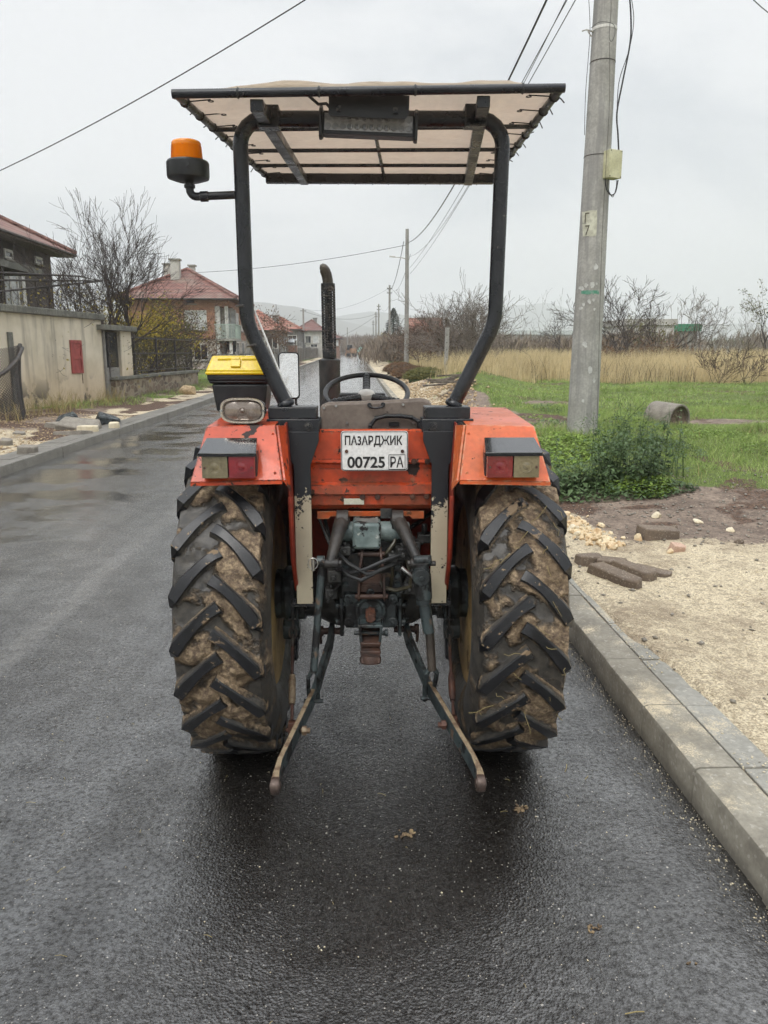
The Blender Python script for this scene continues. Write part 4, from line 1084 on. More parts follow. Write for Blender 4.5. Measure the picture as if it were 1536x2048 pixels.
# ---- mirror
mi = empty('mirror', T(578, 751, 3.72), 0, tractor); mi.rotation_euler = (R(-9), 0, R(5))
mb = MB(); mb.prism(roundrect(0, 0, .100, .222, .020, 0), (0, .02, 0)); mb.build('shell', M['blackplastic'], mi, bevel=.004)
mb = MB(); mb.prism(roundrect(0, 0, .086, .208, .014, -.002), (0, .002, 0)); mb.build('mirror_glass', pm('spotted_mirror_glass', (.80, .80, .78, 1), (.70, .69, .66, 1), 22, lo=.5, hi=.7, rough=.10, rough2=.3, metal=.85, chips=[(lin('8a867c'), 20, .70, .73)]), mi)
mb = MB(); mb.tube([V(.03, .025, -.10), V(.03, .03, -.13), V(.055, .03, -.18), V(.08, .05, -.40)], .006, 8); mb.build('arm', M['black'], mi)

# ---- exhaust stack
ex = empty('exhaust_stack', (0, 0, 0), 0, tractor); DE = 4.75; pe = T(659, 720, DE); ye = pe.y
zt = T(659, 573, DE).z; x0e = pe.x; x1e = T(656, 573, DE).x
mb = MB(); mb.lathe([(.058, -.6), (.064, -.59), (.064, -.02), (.066, -.012), (.066, .0), (.05, .008), (.03, .012)], pe + V(0, 0, -.0), (0, 0, 1), 32); mb.build('muffler', M['darksteel'], ex, smooth=40)
mb = MB(); H = zt - pe.z - .03; hole = 1
nz, na = 24, 18
for k in range(nz + 1): z = pe.z + .05 + (H - .03) * k / nz; xx = x0e + (x1e - x0e) * (k / nz); mb.tube([V(xx + math.cos(2 * PI * a / 24) * .0395, ye + math.sin(2 * PI * a / 24) * .0395, z) for a in range(24)], .0034, 4, closed=True)
for a in range(na):
    c, s_ = math.cos(2 * PI * a / na), math.sin(2 * PI * a / na); mb.tube([V(x0e + c * .0395, ye + s_ * .0395, pe.z + .05), V(x1e + c * .0395, ye + s_ * .0395, zt)], .0036, 4)
mb.lathe([(.041, 0), (.042, .004), (.042, .05), (.040, .055)], V(x0e, ye, pe.z + .012), (0, 0, 1), 24); mb.lathe([(.0405, 0), (.0415, .002), (.0415, .045), (.039, .046), (.03, .046)], V(x1e, ye, zt - .028), (0, 0, 1), 24)
for k in range(3): mb.box((x0e + .02, ye - .046, pe.z + .02 + k * .012), (.03, .016, .008))
mb.build('guard', M['black'], ex)
mb = MB(); mb.tube([V(x0e, ye, pe.z), V(x1e, ye, zt + .02)], .019, 14); mb.build('inner_pipe', M['black'], ex)
mb = MB(); tip = [V(x1e, ye, zt + .01)]; tp = T(637, 527, DE)
for k in range(9): a = k / 8; tip.append(V(x1e + (tp.x + .008 - x1e) * (a ** 1.7), ye, zt + .012 + (tp.z - zt - .03) * math.sin(a * PI / 2) ** .92))
mb.tube(tip, [.031] * 6 + [.030, .028, .022, .012], 18); mb.build('tip', M['tip'], ex)

# ---- steering wheel, dash, seat
sw = empty('steering_wheel', V(T(733, 785, 3.78).x, 3.78 - AX, 1.405), 0, tractor); sw.rotation_euler = (R(24), 0, 0)
mb = MB(); mb.tube([V(math.cos(2 * PI * k / 56) * .2, math.sin(2 * PI * k / 56) * .2, 0) for k in range(56)], .0125, 12, closed=True); mb.build('wheel_rim', M['blackplastic'], sw)
for a in (90, 210, 330):
    mb = MB(); c, s_ = math.cos(R(a)), math.sin(R(a)); mb.tube([V(c * .035, s_ * .035, -.015), V(c * .12, s_ * .12, -.006), V(c * .198, s_ * .198, 0)], [.0185, .016, .014], 10)
    for q in range(5): mb.lathe([(.0165, 0), (.0195, .006), (.0165, .012)], V(c * (.07 + q * .024), s_ * (.07 + q * .024), -.011 + q * .002), (c, s_, .05), 10)
    mb.build('spoke', M['blackplastic'], sw)
mb = MB(); mb.lathe([(.04, -.03), (.042, -.008), (.036, .004), (.02, .010), (0, .011)], n=24); mb.build('hub_cap', M['white'], sw)
mb = MB(); mb.cyl((0, 0, -.02), (0, .06, -.4), .02, n=12); mb.build('column', M['black'], sw)
mb = MB(); p = T(725, 792, 4.05); mb.box((p.x, p.y + .02, 1.365), (.24, .10, .052)); mb.build('dashboard', M['blackplastic'], tractor, bevel=.010, seg=3)
se = empty('seat', (0, 0, 0), 0, tractor); DS = 3.05; yS = DS - AX
pts = [T(640, 812, DS), T(656, 805, DS), T(762, 802, DS), T(842, 797, DS), T(858, 800, DS), T(866, 812, DS), T(858, 868, DS), T(640, 868, DS)]
mb = MB(); mb.prism([V(p.x, yS, p.z) for p in pts], (0, .055, 0)); mb.build('backrest', M['seat'], se, bevel=.012, seg=3)
mb = MB(); a, b = T(739, 810, DS), T(766, 809, DS)
mb.tube([V(a.x, yS - .002, a.z), V(a.x + .004, yS - .02, a.z - .008), V((a.x + b.x) / 2, yS - .024, a.z - .011), V(b.x - .004, yS - .02, b.z - .008), V(b.x, yS - .002, b.z)], .0045, 8)
for p in (a, b): mb.cyl(V(p.x, yS, p.z), V(p.x, yS - .006, p.z), .009, n=12)
mb.build('handle', M['blackplastic'], se)
mb = MB()
for (u, v) in ((648, 816), (672, 812), (694, 846), (806, 809), (827, 846), (834, 838)): p = T(u, v, DS); mb.cyl(V(p.x, yS, p.z), V(p.x, yS - .006, p.z), .005, n=8)
mb.build('rivet', M['steel'], se)
hp = [T(u, v, DS) for u, v in ((739, 866), (741, 850), (752, 836), (772, 831), (800, 831), (822, 834), (836, 842), (838, 862))]
mb = MB(); mb.tube([V(p.x, yS - .022, p.z) for p in hp], .0085, 10)
for p in hp[1:7]: mb.lathe([(.0087, -.006), (.0098, 0), (.0087, .006)], V(p.x, yS - .022, p.z), (1, 0, .1), 10)
mb.build('grab_rail', M['blackplastic'], se)
mb = MB(); p = T(788, 848, DS); mb.box((p.x, yS - .004, p.z), (.04, .008, .016)); mb.build('buckle', M['blackplastic'], se)
mb = MB(); mb.box2((-.21, .06, 1.10), (.22, .45, 1.17)); mb.build('seat_cushion', M['seat'], se, bevel=.02)

# ---- bonnet and front axle (mostly behind the rest)
mb = MB(); mb.prism([V(-.235, 1.15, .70), V(.235, 1.15, .70), V(.245, 1.15, 1.02), V(.20, 1.15, 1.16), V(-.20, 1.15, 1.16), V(-.245, 1.15, 1.02)], (0, 1.2, -.03)); mb.build('bonnet', M['orange_clean'], tractor, bevel=.02)
mb = MB(); mb.box((0, 2.36, .88), (.40, .03, .36))
for k in range(9): mb.box((0, 2.378, .74 + k * .033), (.36, .008, .012))
mb.build('grille', M['blackplastic'], tractor, bevel=.005)
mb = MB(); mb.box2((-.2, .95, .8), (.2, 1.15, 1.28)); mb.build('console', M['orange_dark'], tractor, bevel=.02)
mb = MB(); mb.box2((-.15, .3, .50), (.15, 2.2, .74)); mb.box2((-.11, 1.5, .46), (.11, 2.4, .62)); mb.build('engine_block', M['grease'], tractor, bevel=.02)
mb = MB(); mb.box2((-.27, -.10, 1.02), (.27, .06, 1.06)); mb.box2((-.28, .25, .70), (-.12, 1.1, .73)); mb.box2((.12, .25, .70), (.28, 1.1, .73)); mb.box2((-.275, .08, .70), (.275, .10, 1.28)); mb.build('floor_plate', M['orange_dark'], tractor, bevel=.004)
mb = MB(); mb.cyl((-.5, 1.75, .36), (.5, 1.75, .36), .05, n=14); mb.box((0, 1.75, .38), (.2, .16, .14)); mb.build('front_axle', M['bluedark'], tractor, bevel=.01)
for sx in (-1, 1):
    w = empty('front_wheel', (sx * .55, 1.75, .36), 0, tractor); mb = MB()
    mb.lathe([(.20, -.09), (.27, -.105), (.335, -.095), (.352, -.06), (.356, 0), (.352, .06), (.335, .095), (.27, .105), (.20, .09)], (0, 0, 0), (1, 0, 0), 48)
    for k in range(18):
        for q in (-1, 1):
            a = 2 * PI * (k + .25 * q) / 18; mb.box((q * .045, -math.cos(a) * .356, math.sin(a) * .356), (.08, .03, .03), Matrix.Rotation(-a, 3, 'X') @ Matrix.Rotation(q * .7, 3, 'Y'))
    mb.build('tyre', M['rubber'], w); mb = MB(); mb.lathe([(.205, -.09), (.19, -.06), (.19, .0), (.1, .02), (0, .02)], (0, 0, 0), (1, 0, 0), 36); mb.build('rim', M['rim'], w)
# ------------------------------------------------------------------ rear end: gearbox, linkage, shaft, hitch
tr = empty('gearbox', (0, 0, 0), 0, tractor)
mb = MB()
mb.lathe([(.0, -.19), (.10, -.19), (.118, -.18), (.148, -.155), (.160, -.13), (.160, .10)], (0, 0, .70), (0, 1, 0), 36)
mb.lathe([(.0, -.10), (.175, -.095), (.185, -.08), (.185, .12)], (0, 0, .72), (0, 1, 0), 36)
mb.box2((-.125, -.20, .60), (.125, .05, .90)); mb.box2((-.125, -.12, .55), (.125, .3, .66))
mb.box2((-.118, -.225, .655), (.118, -.19, .86))
mb.build('case', M['grease'], tr, bevel=.008)
mb = MB(); mb.box2((-.07, -.285, .885), (.035, -.05, .985)); mb.cyl((-.145, -.20, .935), (.145, -.20, .935), .038, n=20); mb.box2((-.115, -.19, .84), (.115, -.02, .90)); mb.build('lift_cover', M['cover'], tr, bevel=.012)
mb = MB()
for sx in (-1, 1):
    for k in range(6):
        z = .66 + .037 * k; mb.cyl((sx * .098, -.22, z), (sx * .098, -.243, z), .0095, n=6); mb.cyl((sx * .098, -.22, z), (sx * .098, -.229, z), .013, n=12)
    for k in range(7):
        a = R(-75 + 25 * k + (180 if sx < 0 else 0)); mb.cyl((math.cos(a) * .145, -.15, .70 + math.sin(a) * .145), (math.cos(a) * .145, -.19, .70 + math.sin(a) * .145), .010, n=6)
for x in (-.07, -.035, .035, .07): mb.cyl((x, -.21, .872), (x, -.235, .872), .009, n=6)
mb.build('case_bolt', M['bluedark'], tr)
mb = MB()                                         # take-off housing with its four ears
mb.box2((-.098, -.262, .572), (.092, -.185, .705))
for sx in (-1, 1):
    for z in (.595, .688): mb.cyl((-.003 + sx * .083, -.19, z), (-.003 + sx * .083, -.268, z), .020, n=14); mb.cyl((-.003 + sx * .083, -.268, z), (-.003 + sx * .083, -.276, z), .010, n=6)
mb.lathe([(.062, 0), (.062, .012), (.05, .02), (.045, .012), (.036, .012)], (-.004, -.262, .643), (0, -1, 0), 28)
for k in range(6): a = R(60 * k + 30); mb.cyl((-.004 + math.cos(a) * .053, -.27, .643 + math.sin(a) * .053), (-.004 + math.cos(a) * .053, -.285, .643 + math.sin(a) * .053), .008, n=6)
mb.lathe([(.016, 0), (.016, .02), (.007, .021), (.007, .005)], (-.004, -.26, .716), (0, -1, 0), 14)
mb.build('shaft_housing', M['bluedark'], tr, bevel=.006)
mb = MB(); n = 36; vs = []
for y, k in ((-.26, 1), (-.315, 1), (-.317, .93), (-.337, .93), (-.339, 1), (-.352, 1), (-.356, .86)):
    for i in range(n): r = (.0195 if (i // 3) % 2 else .0165) * k; a = 2 * PI * i / n; vs.append(V(-.004 + math.cos(a) * r, y, .643 + math.sin(a) * r))
fs = [(j * n + i, j * n + (i + 1) % n, (j + 1) * n + (i + 1) % n, (j + 1) * n + i) for j in range(6) for i in range(n)] + [tuple(6 * n + i for i in range(n))]
mb.add(vs, fs); mb.build('drive_shaft', M['rust'], tr)
mb = MB()                                         # pipes and rods round the case
mb.tube([V(.03, -.23, .80), V(.055, -.25, .86), V(.085, -.24, .90), V(.10, -.2, .93)], .007, 8); mb.tube([V(.02, -.24, .78), V(.045, -.27, .735), V(.09, -.275, .725), V(.145, -.25, .73), V(.15, -.2, .76), V(.12, -.18, .86)], .0075, 8)
mb.tube([V(.07, -.23, .70), V(.08, -.25, .78), V(.075, -.25, .83), V(.10, -.24, .86)], .006, 8)
mb.build('oil_pipe', pm('olive_pipe', lin('4a4636'), lin('38342a'), 12, rough=.4), tr)
mb = MB()                                         # red-brown top link bracket
for sx in (-1, 1): mb.prism([V(sx * .028, -.228, .885), V(sx * .028, -.25, .895), V(sx * .031, -.285, .86), V(sx * .042, -.295, .80), V(sx * .044, -.30, .70), V(sx * .044, -.285, .685), V(sx * .044, -.25, .685), V(sx * .032, -.228, .80)], (sx * .009, 0, 0))
mb.box2((-.042, -.262, .735), (.042, -.255, .80)); mb.box2((-.042, -.268, .715), (.042, -.235, .745)); mb.cyl((-.05, -.262, .862), (.05, -.262, .862), .010, n=10); mb.cyl((-.062, -.285, .705), (.062, -.285, .705), .010, n=10)
mb.build('top_link_bracket', M['rustdark'], tractor, bevel=.002)
mb = MB()                                         # lever with a bright handle, at the right
a, b = T(803, 1135, 2.70), T(838, 1168, 2.70); mb.tube([a, a.lerp(b, .5) + V(.004, -.01, .004), b], [.008, .0055, .011], 8); mb.lathe([(.0, -.004), (.02, -.004), (.022, .004), (.02, .012), (0, .012)], b, (0, -1, 0), 14); mb.build('levelling_crank', M['steel'], tractor)

mb = MB()                                         # brake and control rods, hoses and cables behind the linkage
for a_, b_, r_ in (((636, 1032, 2.95), (664, 1100, 2.8), .006), ((812, 1062, 3.0), (868, 1022, 3.05), .009), ((650, 1040, 3.0), (676, 1150, 2.85), .008), ((845, 1085, 2.9), (800, 1080, 2.85), .010), ((690, 1150, 2.8), (655, 1205, 2.82), .006), ((800, 1190, 2.8), (832, 1120, 2.85), .007)):
    mb.tube([T(*a_), T(*b_)], r_, 7)
mb.build('control_rod', M['grease'], tractor)
mb = MB(); rr = random.Random(44)
for k in range(3):
    a_, b_ = T(rr.uniform(655, 700), rr.uniform(1090, 1180), 2.78), T(rr.uniform(770, 815), rr.uniform(1090, 1190), 2.76); m_ = a_.lerp(b_, .5) + V(rr.uniform(-.03, .03), -.06, -rr.uniform(.01, .06))
    mb.tube([a_, a_.lerp(m_, .5) + V(0, -.02, -.01), m_, m_.lerp(b_, .5) + V(0, -.02, .01), b_], .0075, 8)
mb.build('hydraulic_hose', M['cable'], tractor)
mb = MB()                                         # valve block, levers and lugs on the case
for u_, v_, d_, s_ in ((668, 1150, 2.80, .05), (690, 1100, 2.78, .04), (806, 1105, 2.78, .05), (826, 1092, 2.85, .05), (662, 1185, 2.84, .045), (818, 1175, 2.82, .045), (785, 1115, 2.76, .035)):
    p_ = T(u_, v_, d_); mb.box(p_, (s_, s_ * 1.1, s_ * .9), (0, 0, .1)); mb.cyl(p_, p_ + V(0, -s_ * .9, 0), s_ * .22, n=6); mb.cyl(p_ + V(0, 0, s_ * .4), p_ + V(0, 0, s_ * .75), s_ * .2, n=6)
p_ = T(858, 1075, 2.95); mb.box(p_, (.09, .05, .035)); mb.cyl(p_ + V(-.02, -.02, .02), p_ + V(-.02, -.02, .06), .012, n=8); mb.cyl(p_ + V(.03, -.02, .02), p_ + V(.03, -.02, .055), .014, n=8)
mb.build('valve_block', M['grease'], tr, bevel=.004)
# axle tubes, reduction housings, brake drums
for sx in (-1, 1):
    mb = MB(); mb.lathe([(.135, .13), (.125, .17), (.098, .22), (.095, .265), (.108, .27), (.108, .30)], (0, 0, .63), (sx, 0, 0), 24); mb.build('axle_tube', M['grease'], tractor, bevel=.003)
    mb = MB(); mb.lathe([(.06, .29), (.10, .295), (.112, .31), (.115, .345), (.10, .36), (.10, .42)], (0, -.01, .63), (sx, 0, 0), 28)
    mb.box2((sx * .30, -.08, .50), (sx * .355, .08, .64)); mb.cyl((sx * .295, -.045, .49), (sx * .36, -.045, .49), .042, n=18)
    for k in range(8): a = R(45 * k); mb.cyl((sx * .285, math.cos(a) * .095 - .01, .63 + math.sin(a) * .095), (sx * .298, math.cos(a) * .095 - .01, .63 + math.sin(a) * .095), .009, n=6)
    mb.build('reduction_housing', M['bluedark'], tractor, bevel=.006)
    mb = MB(); mb.tube([V(sx * .31, -.06, .50), V(sx * .312, -.075, .42), V(sx * .316, -.06, .37), V(sx * .32, -.02, .36)], .014, 8); mb.build('brake_lever', M['black'], tractor)
    mb = MB(); mb.box2((sx * .245, -.10, .60), (sx * .292, -.02, .73)); mb.prism([V(sx * .285, -.2, .58), V(sx * .285, -.05, .58), V(sx * .285, -.05, .74), V(sx * .285, -.16, .74)], (sx * .008, 0, 0)); mb.build('axle_bracket', M['bluedark'], tractor, bevel=.004)

# lift arms on the cross shaft
for sx, (ua, va, ub, vb) in ((-1, (685, 1040, 660, 1127)), (1, (795, 1040, 838, 1127))):
    a = T(ua, va, 2.83); b = T(ub, vb, 2.66); mb = MB()
    m = a.lerp(b, .35) + V(sx * .0, -.03, .012)
    mb.tube([a, m, b.lerp(m, .3), b], [.030, .024, .019, .018], 12); mb.cyl(a + V(-.022, 0, 0), a + V(.022, 0, 0), .038, n=18); mb.cyl(b + V(-.03, 0, 0), b + V(.03, 0, 0), .017, n=12)
    mb.cyl(b + V(sx * .03, 0, 0), b + V(sx * .06, 0, 0), .010, n=8); mb.cyl(b + V(-sx * .03, 0, 0), b + V(-sx * .042, 0, 0), .013, n=6)
    mb.build('lift_arm', pm('worn_brown_grey_arm', lin('3c3834'), lin('262524'), 10, rough=.5, bump=.3) if sx < 0 else bpy.data.materials['worn_brown_grey_arm'], tractor, bevel=.002)

# lower links: flat bars with ball ends
LK = []
for sx, fr_p, mid_p, en_p in ((-1, (664, 1262, 2.98), (628, 1390, 2.72), (551, 1572, 2.24)), (1, (812, 1258, 2.98), (858, 1375, 2.74), (961, 1566, 2.25))):
    p0, p1, p2 = T(*fr_p), T(*mid_p), T(*en_p)
    pk = p1.lerp(p2, .80) + V(sx * .012, 0, .0); pe_ = p2 + V(0, 0, .0)
    L = [p0 + V(0, .03, .0), p0, p0.lerp(p1, .22) + V(-sx * .006, 0, 0), p1, pk, pe_ + V(0, .035, .006), pe_]
    e = empty('lower_link', (0, 0, 0), 0, tractor)
    hh = [.030, .032, .030, .029, .029, .026, .024]; ww = [.010, .010, .009, .009, .009, .011, .014]
    vs = []; 
    for i, p in enumerate(L):
        t = (L[min(i + 1, len(L) - 1)] - L[max(i - 1, 0)]).normalized(); sd = t.cross(V(0, 0, 1)).normalized(); up = sd.cross(t).normalized()
        vs += [p - sd * ww[i] - up * hh[i], p + sd * ww[i] - up * hh[i], p + sd * ww[i] + up * hh[i], p - sd * ww[i] + up * hh[i]]
    fs = [(i * 4 + k, i * 4 + (k + 1) % 4, i * 4 + 4 + (k + 1) % 4, i * 4 + 4 + k) for i in range(len(L) - 1) for k in range(4)] + [(0, 1, 2, 3), tuple(len(L) * 4 - 4 + k for k in range(4))]
    mi_ = [0] * len(fs)
    mb = MB(); n0 = 0
    mb.add(vs, fs)
    for i in range(3, len(L) - 1): mb.m[i * 4 + 2] = 1          # top edge of the bar, worn bright
    mb.build('bar', [M['blue'], M['worn']], e, bevel=.003)
    t = (L[-1] - L[-2]).normalized(); sd = t.cross(V(0, 0, 1)).normalized()
    mb = MB(); mb.lathe([(.012, -.014), (.026, -.013), (.028, -.009), (.028, .009), (.026, .013), (.012, .014)], pe_, sd, 26); mb.lathe([(.010, -.018), (.016, -.016), (.019, 0), (.016, .016), (.010, .018)], pe_, sd, 20); mb.build('ball_end', M['ballend'], e, smooth=35)
    mb = MB(); q = p1.lerp(p2, .42); mb.cyl(q - V(sx * .006, 0, .004), q - V(sx * .038, -.0, .004), .010, n=8); mb.cyl(q - V(sx * .010, 0, .004), q - V(sx * .026, 0, .004), .017, n=6); mb.build('bolt', M['rust'] if sx > 0 else M['worn'], e)
    mb = MB(); mb.cyl(p0 + V(-sx * .05, 0, 0), p0 + V(sx * .05, 0, 0), .014, n=10); mb.cyl(p0 + V(sx * .035, 0, 0), p0 + V(sx * .052, 0, 0), .022, n=10); mb.tube([p0 + V(sx * .045, -.01, .02), p0 + V(sx * .047, -.018, 0), p0 + V(sx * .045, -.01, -.05)], .006, 6)
    mb.build('pivot_pin', M['rustdark'], e)
    LK.append((p0, p1, p2))
mb = MB()                                         # plates that carry the front pivots
for sx in (-1, 1): mb.box2((-.003 + sx * .105, -.24, .53), (-.003 + sx * .118, -.04, .68)); mb.cyl((-.003 + sx * .10, -.22, .645), (-.003 + sx * .135, -.22, .645), .012, n=6); mb.cyl((-.003 + sx * .10, -.22, .58), (-.003 + sx * .135, -.22, .58), .012, n=6)
mb.cyl((-.15, -.1, .555), (.15, -.1, .555), .014, n=10); mb.build('pivot_bracket', M['bluedark'], tr, bevel=.003)

# lift rods
a = T(642, 1130, 2.66); b = T(627, 1345, 2.60); c = LK[0][1] + V(0, -.03, .02)
lr = empty('lift_rod', (0, 0, 0), 0, tractor); mb = MB(); mb.tube([a + V(0, 0, .02), a + V(0, 0, -.03), b], [.012, .0135, .0135], 12); mb.cyl(a + V(-.014, 0, .012), a + V(.014, 0, .012), .022, n=18); mb.build('rod', M['blue'], lr)
mb = MB()
for q in (-1, 1): mb.tube([b + V(q * .004, 0, .01), b + V(q * .019, 0, -.02), V(c.x + q * .018, c.y, c.z + .02), V(c.x + q * .017, c.y + .01, c.z - .04)], [.008, .008, .008, .007], 8)
mb.cyl(c + V(-.036, 0, -.03), c + V(.036, 0, -.03), .008, n=8); mb.tube([b + V(.012, -.01, .0), b + V(.03, -.016, -.03), b + V(.026, -.01, -.06), b + V(.0, -.012, -.085)], .002, 5); mb.build('fork', M['bluedark'], lr)
mb = MB(); p = T(626, 1125, 2.62); mb.tube([p + V(math.cos(2 * PI * k / 20) * .017, 0, -.004 + math.sin(2 * PI * k / 20) * .02) for k in range(20)], .0016, 5, closed=True); mb.cyl(p + V(.0, 0, .012), p + V(.0, 0, -.03), .006, n=8); mb.build('linch_pin', M['steel'], lr)
a = T(843, 1150, 2.66); a2 = T(848, 1205, 2.65); b = T(858, 1265, 2.64); c = T(864, 1340, 2.63); d = LK[1][1] + V(0, -.02, .01)
lr = empty('lift_rod', (0, 0, 0), 0, tractor); mb = MB(); mb.tube([a2, b], [.0215, .0215], 16); mb.lathe([(.026, -.006), (.028, 0), (.026, .02)], a2, a2 - b, 16); mb.build('screw_tube', M['blue'], lr)
mb = MB(); mb.tube([b + V(0, 0, .03), c], [.0165, .0155], 14); mb.build('rod', pm('greasy_brown_rod', lin('4a423b'), lin('36312c'), 12, rough=.4), lr)
mb = MB(); mb.tube([a + V(0, 0, .045), a + V(0, 0, .0), a2 + V(0, 0, .012)], [.022, .034, .03], 14); mb.cyl(a + V(-.002, -.04, 0), a + V(-.002, .03, 0), .03, n=16); mb.cyl(a + V(-.03, 0, .055), a + V(.035, 0, .055), .018, n=14); mb.cyl(a + V(-.002, -.04, 0), a + V(-.002, -.048, 0), .010, n=6); mb.build('gear_head', M['bluedark'], lr, bevel=.002)
mb = MB()
for q in (-1, 1): mb.tube([c + V(q * .003, 0, .012), c + V(q * .018, 0, -.012), V(d.x + q * .018, d.y, d.z + .0), V(d.x + q * .017, d.y + .01, d.z - .06)], [.009, .009, .009, .008], 8)
mb.cyl(d + V(-.034, 0, -.045), d + V(.034, 0, -.045), .008, n=8); mb.build('fork', M['bluedark'], lr)

# check chains outside the links
for sx, top, mid, bot in ((-1, (586, 1215, 2.93), (585, 1290, 2.86), (584, 1440, 2.62)), (1, (898, 1215, 2.93), (899, 1290, 2.88), (907, 1430, 2.66))):
    e = empty('check_chain', (0, 0, 0), 0, tractor); a, m, b = T(*top), T(*mid), T(*bot)
    mb = MB(); mb.box((a.x, a.y, (a.z + .03)), (.012, .03, .16)); mb.cyl(a + V(-.02, 0, -.05), a + V(.02, 0, -.05), .008, n=8); mb.build('hanger', M['black'], e, bevel=.002)
    mb = MB(); L = (m - a); nl = 3
    for k in range(nl):
        c = a + V(0, 0, -.055) + (m - a - V(0, 0, -.055)) * ((k + .5) / nl); t = L.normalized(); s1 = V(1, 0, 0) if k % 2 else V(0, 1, 0)
        mb.tube([c + t * (.024 * math.cos(q)) + s1 * (.014 * math.sin(q)) for q in [2 * PI * i / 14 for i in range(14)]], .0045, 6, closed=True)
    mb.build('chain', M['iron'], e)
    t = (b - m).normalized(); mb = MB(); mb.tube([m, b], .006, 8); mb.build('rod', M['rust'], e)
    mb = MB(); q0, q1 = m.lerp(b, .42), m.lerp(b, .80); mb.tube([q0, q0 + t * .012, q0 + t * .018, q1 - t * .018, q1 - t * .012, q1], [.011, .011, .0135, .0135, .011, .011], 12); mb.build('turnbuckle', M['rust'] if sx > 0 else M['worn'], e)
    mb = MB(); mb.box(b + V(0, .0, -.03), (.028, .03, .05)); mb.cyl(b + V(-.024, 0, -.04), b + V(.024, 0, -.04), .008, n=8); mb.build('clevis', M['rust'], e, bevel=.004)

# drawbar hitch
hi = empty('hitch', (0, 0, 0), 0, tractor); c = T(741, 1262, 2.68)
mb = MB(); mb.box((c.x, c.y + .02, c.z + .022), (.092, .07, .012))
for sx in (-1, 1): mb.prism([V(c.x + sx * .046, c.y - .02, c.z + .028), V(c.x + sx * .046, c.y + .06, c.z + .028), V(c.x + sx * .042, c.y + .05, c.z - .055), V(c.x + sx * .036, c.y - .01, c.z - .06)], (-sx * .010, 0, 0))
mb.cyl((c.x - .062, c.y + .02, c.z - .015), (c.x + .062, c.y + .02, c.z - .015), .009, n=8); mb.cyl((c.x + .052, c.y + .02, c.z - .015), (c.x + .066, c.y + .02, c.z - .015), .015, n=8)
mb.build('yoke', M['blue'], hi, bevel=.003)
mb = MB(); q = T(741, 1325, 2.56); z0 = q.z
mb.prism([V(c.x - .034, c.y + .10, c.z - .00), V(c.x + .034, c.y + .10, c.z - .00), V(c.x + .036, c.y - .03, c.z - .052), V(c.x - .036, c.y - .03, c.z - .052)], (0, -.004, -.024))
mb.prism([V(c.x - .034, c.y - .02, c.z - .05), V(c.x + .034, c.y - .02, c.z - .05), V(q.x + .034, q.y - .01, z0 + .022), V(q.x - .034, q.y - .01, z0 + .022)], (0, -.008, -.02))
for k in range(3): p = c.lerp(q, .3 + .27 * k); mb.box(p + V(0, -.005, -.012), (.074, .014, .012))
mb.lathe([(.015, -.014), (.036, -.014), (.038, 0), (.036, .014), (.015, .014)], q + V(0, .012, .006), (0, .25, 1), 26)
mb.build('drawbar', M['rustdark'], hi, bevel=.003)

# ---- the tool box stands on the left fender: a thing of its own
tb = empty('toolbox', (0, 0, 0)); tag(tb, 'yellow lidded black plastic toolbox standing on the left rear fender', 'toolbox')
mat_t = Matrix.Translation(tractor.location) @ Matrix.Rotation(-th, 4, 'Z')
c = T(480, 845, 3.0); loc = mat_t @ V(c.x + .004, c.y + .075, 1.374); tb.location = loc; tb.rotation_euler = (0, 0, -th)
def tap(mb, w0, d0, z0, w1, d1, z1): mb.add([V(x * w / 2, y * d / 2, z) for (w, d, z) in ((w0, d0, z0), (w1, d1, z1)) for x, y in ((-1, -1), (1, -1), (1, 1), (-1, 1))], [(0, 3, 2, 1), (4, 5, 6, 7), (0, 1, 5, 4), (1, 2, 6, 5), (2, 3, 7, 6), (3, 0, 4, 7)])
mb = MB(); tap(mb, .185, .15, 0, .215, .165, .107); mb.build('body', M['blackplastic'], tb, bevel=.01, seg=3)
mb = MB(); tap(mb, .222, .172, .107, .238, .185, .118); tap(mb, .238, .185, .1181, .242, .188, .142); mb.build('collar', M['blackplastic'], tb, bevel=.006)
mb = MB(); tap(mb, .252, .198, .141, .252, .198, .154); tap(mb, .248, .194, .1541, .205, .13, .212); mb.build('lid', M['yellow'], tb, bevel=.006, seg=3)
mb = MB(); sl = R(29); mb.box((-.01, -.083, .185), (.036, .012, .036), (-sl, 0, 0)); mb.box((-.01, -.088, .176), (.026, .008, .012), (-sl, 0, 0)); mb.box((-.01, -.076, .201), (.03, .014, .012), (-sl, 0, 0))
mb.cyl((-.08, -.073, .199), (-.03, -.073, .199), .005, n=8); mb.cyl((.012, -.073, .199), (.066, -.073, .199), .005, n=8)
mb.build('latch', M['yellow'], tb, bevel=.002)
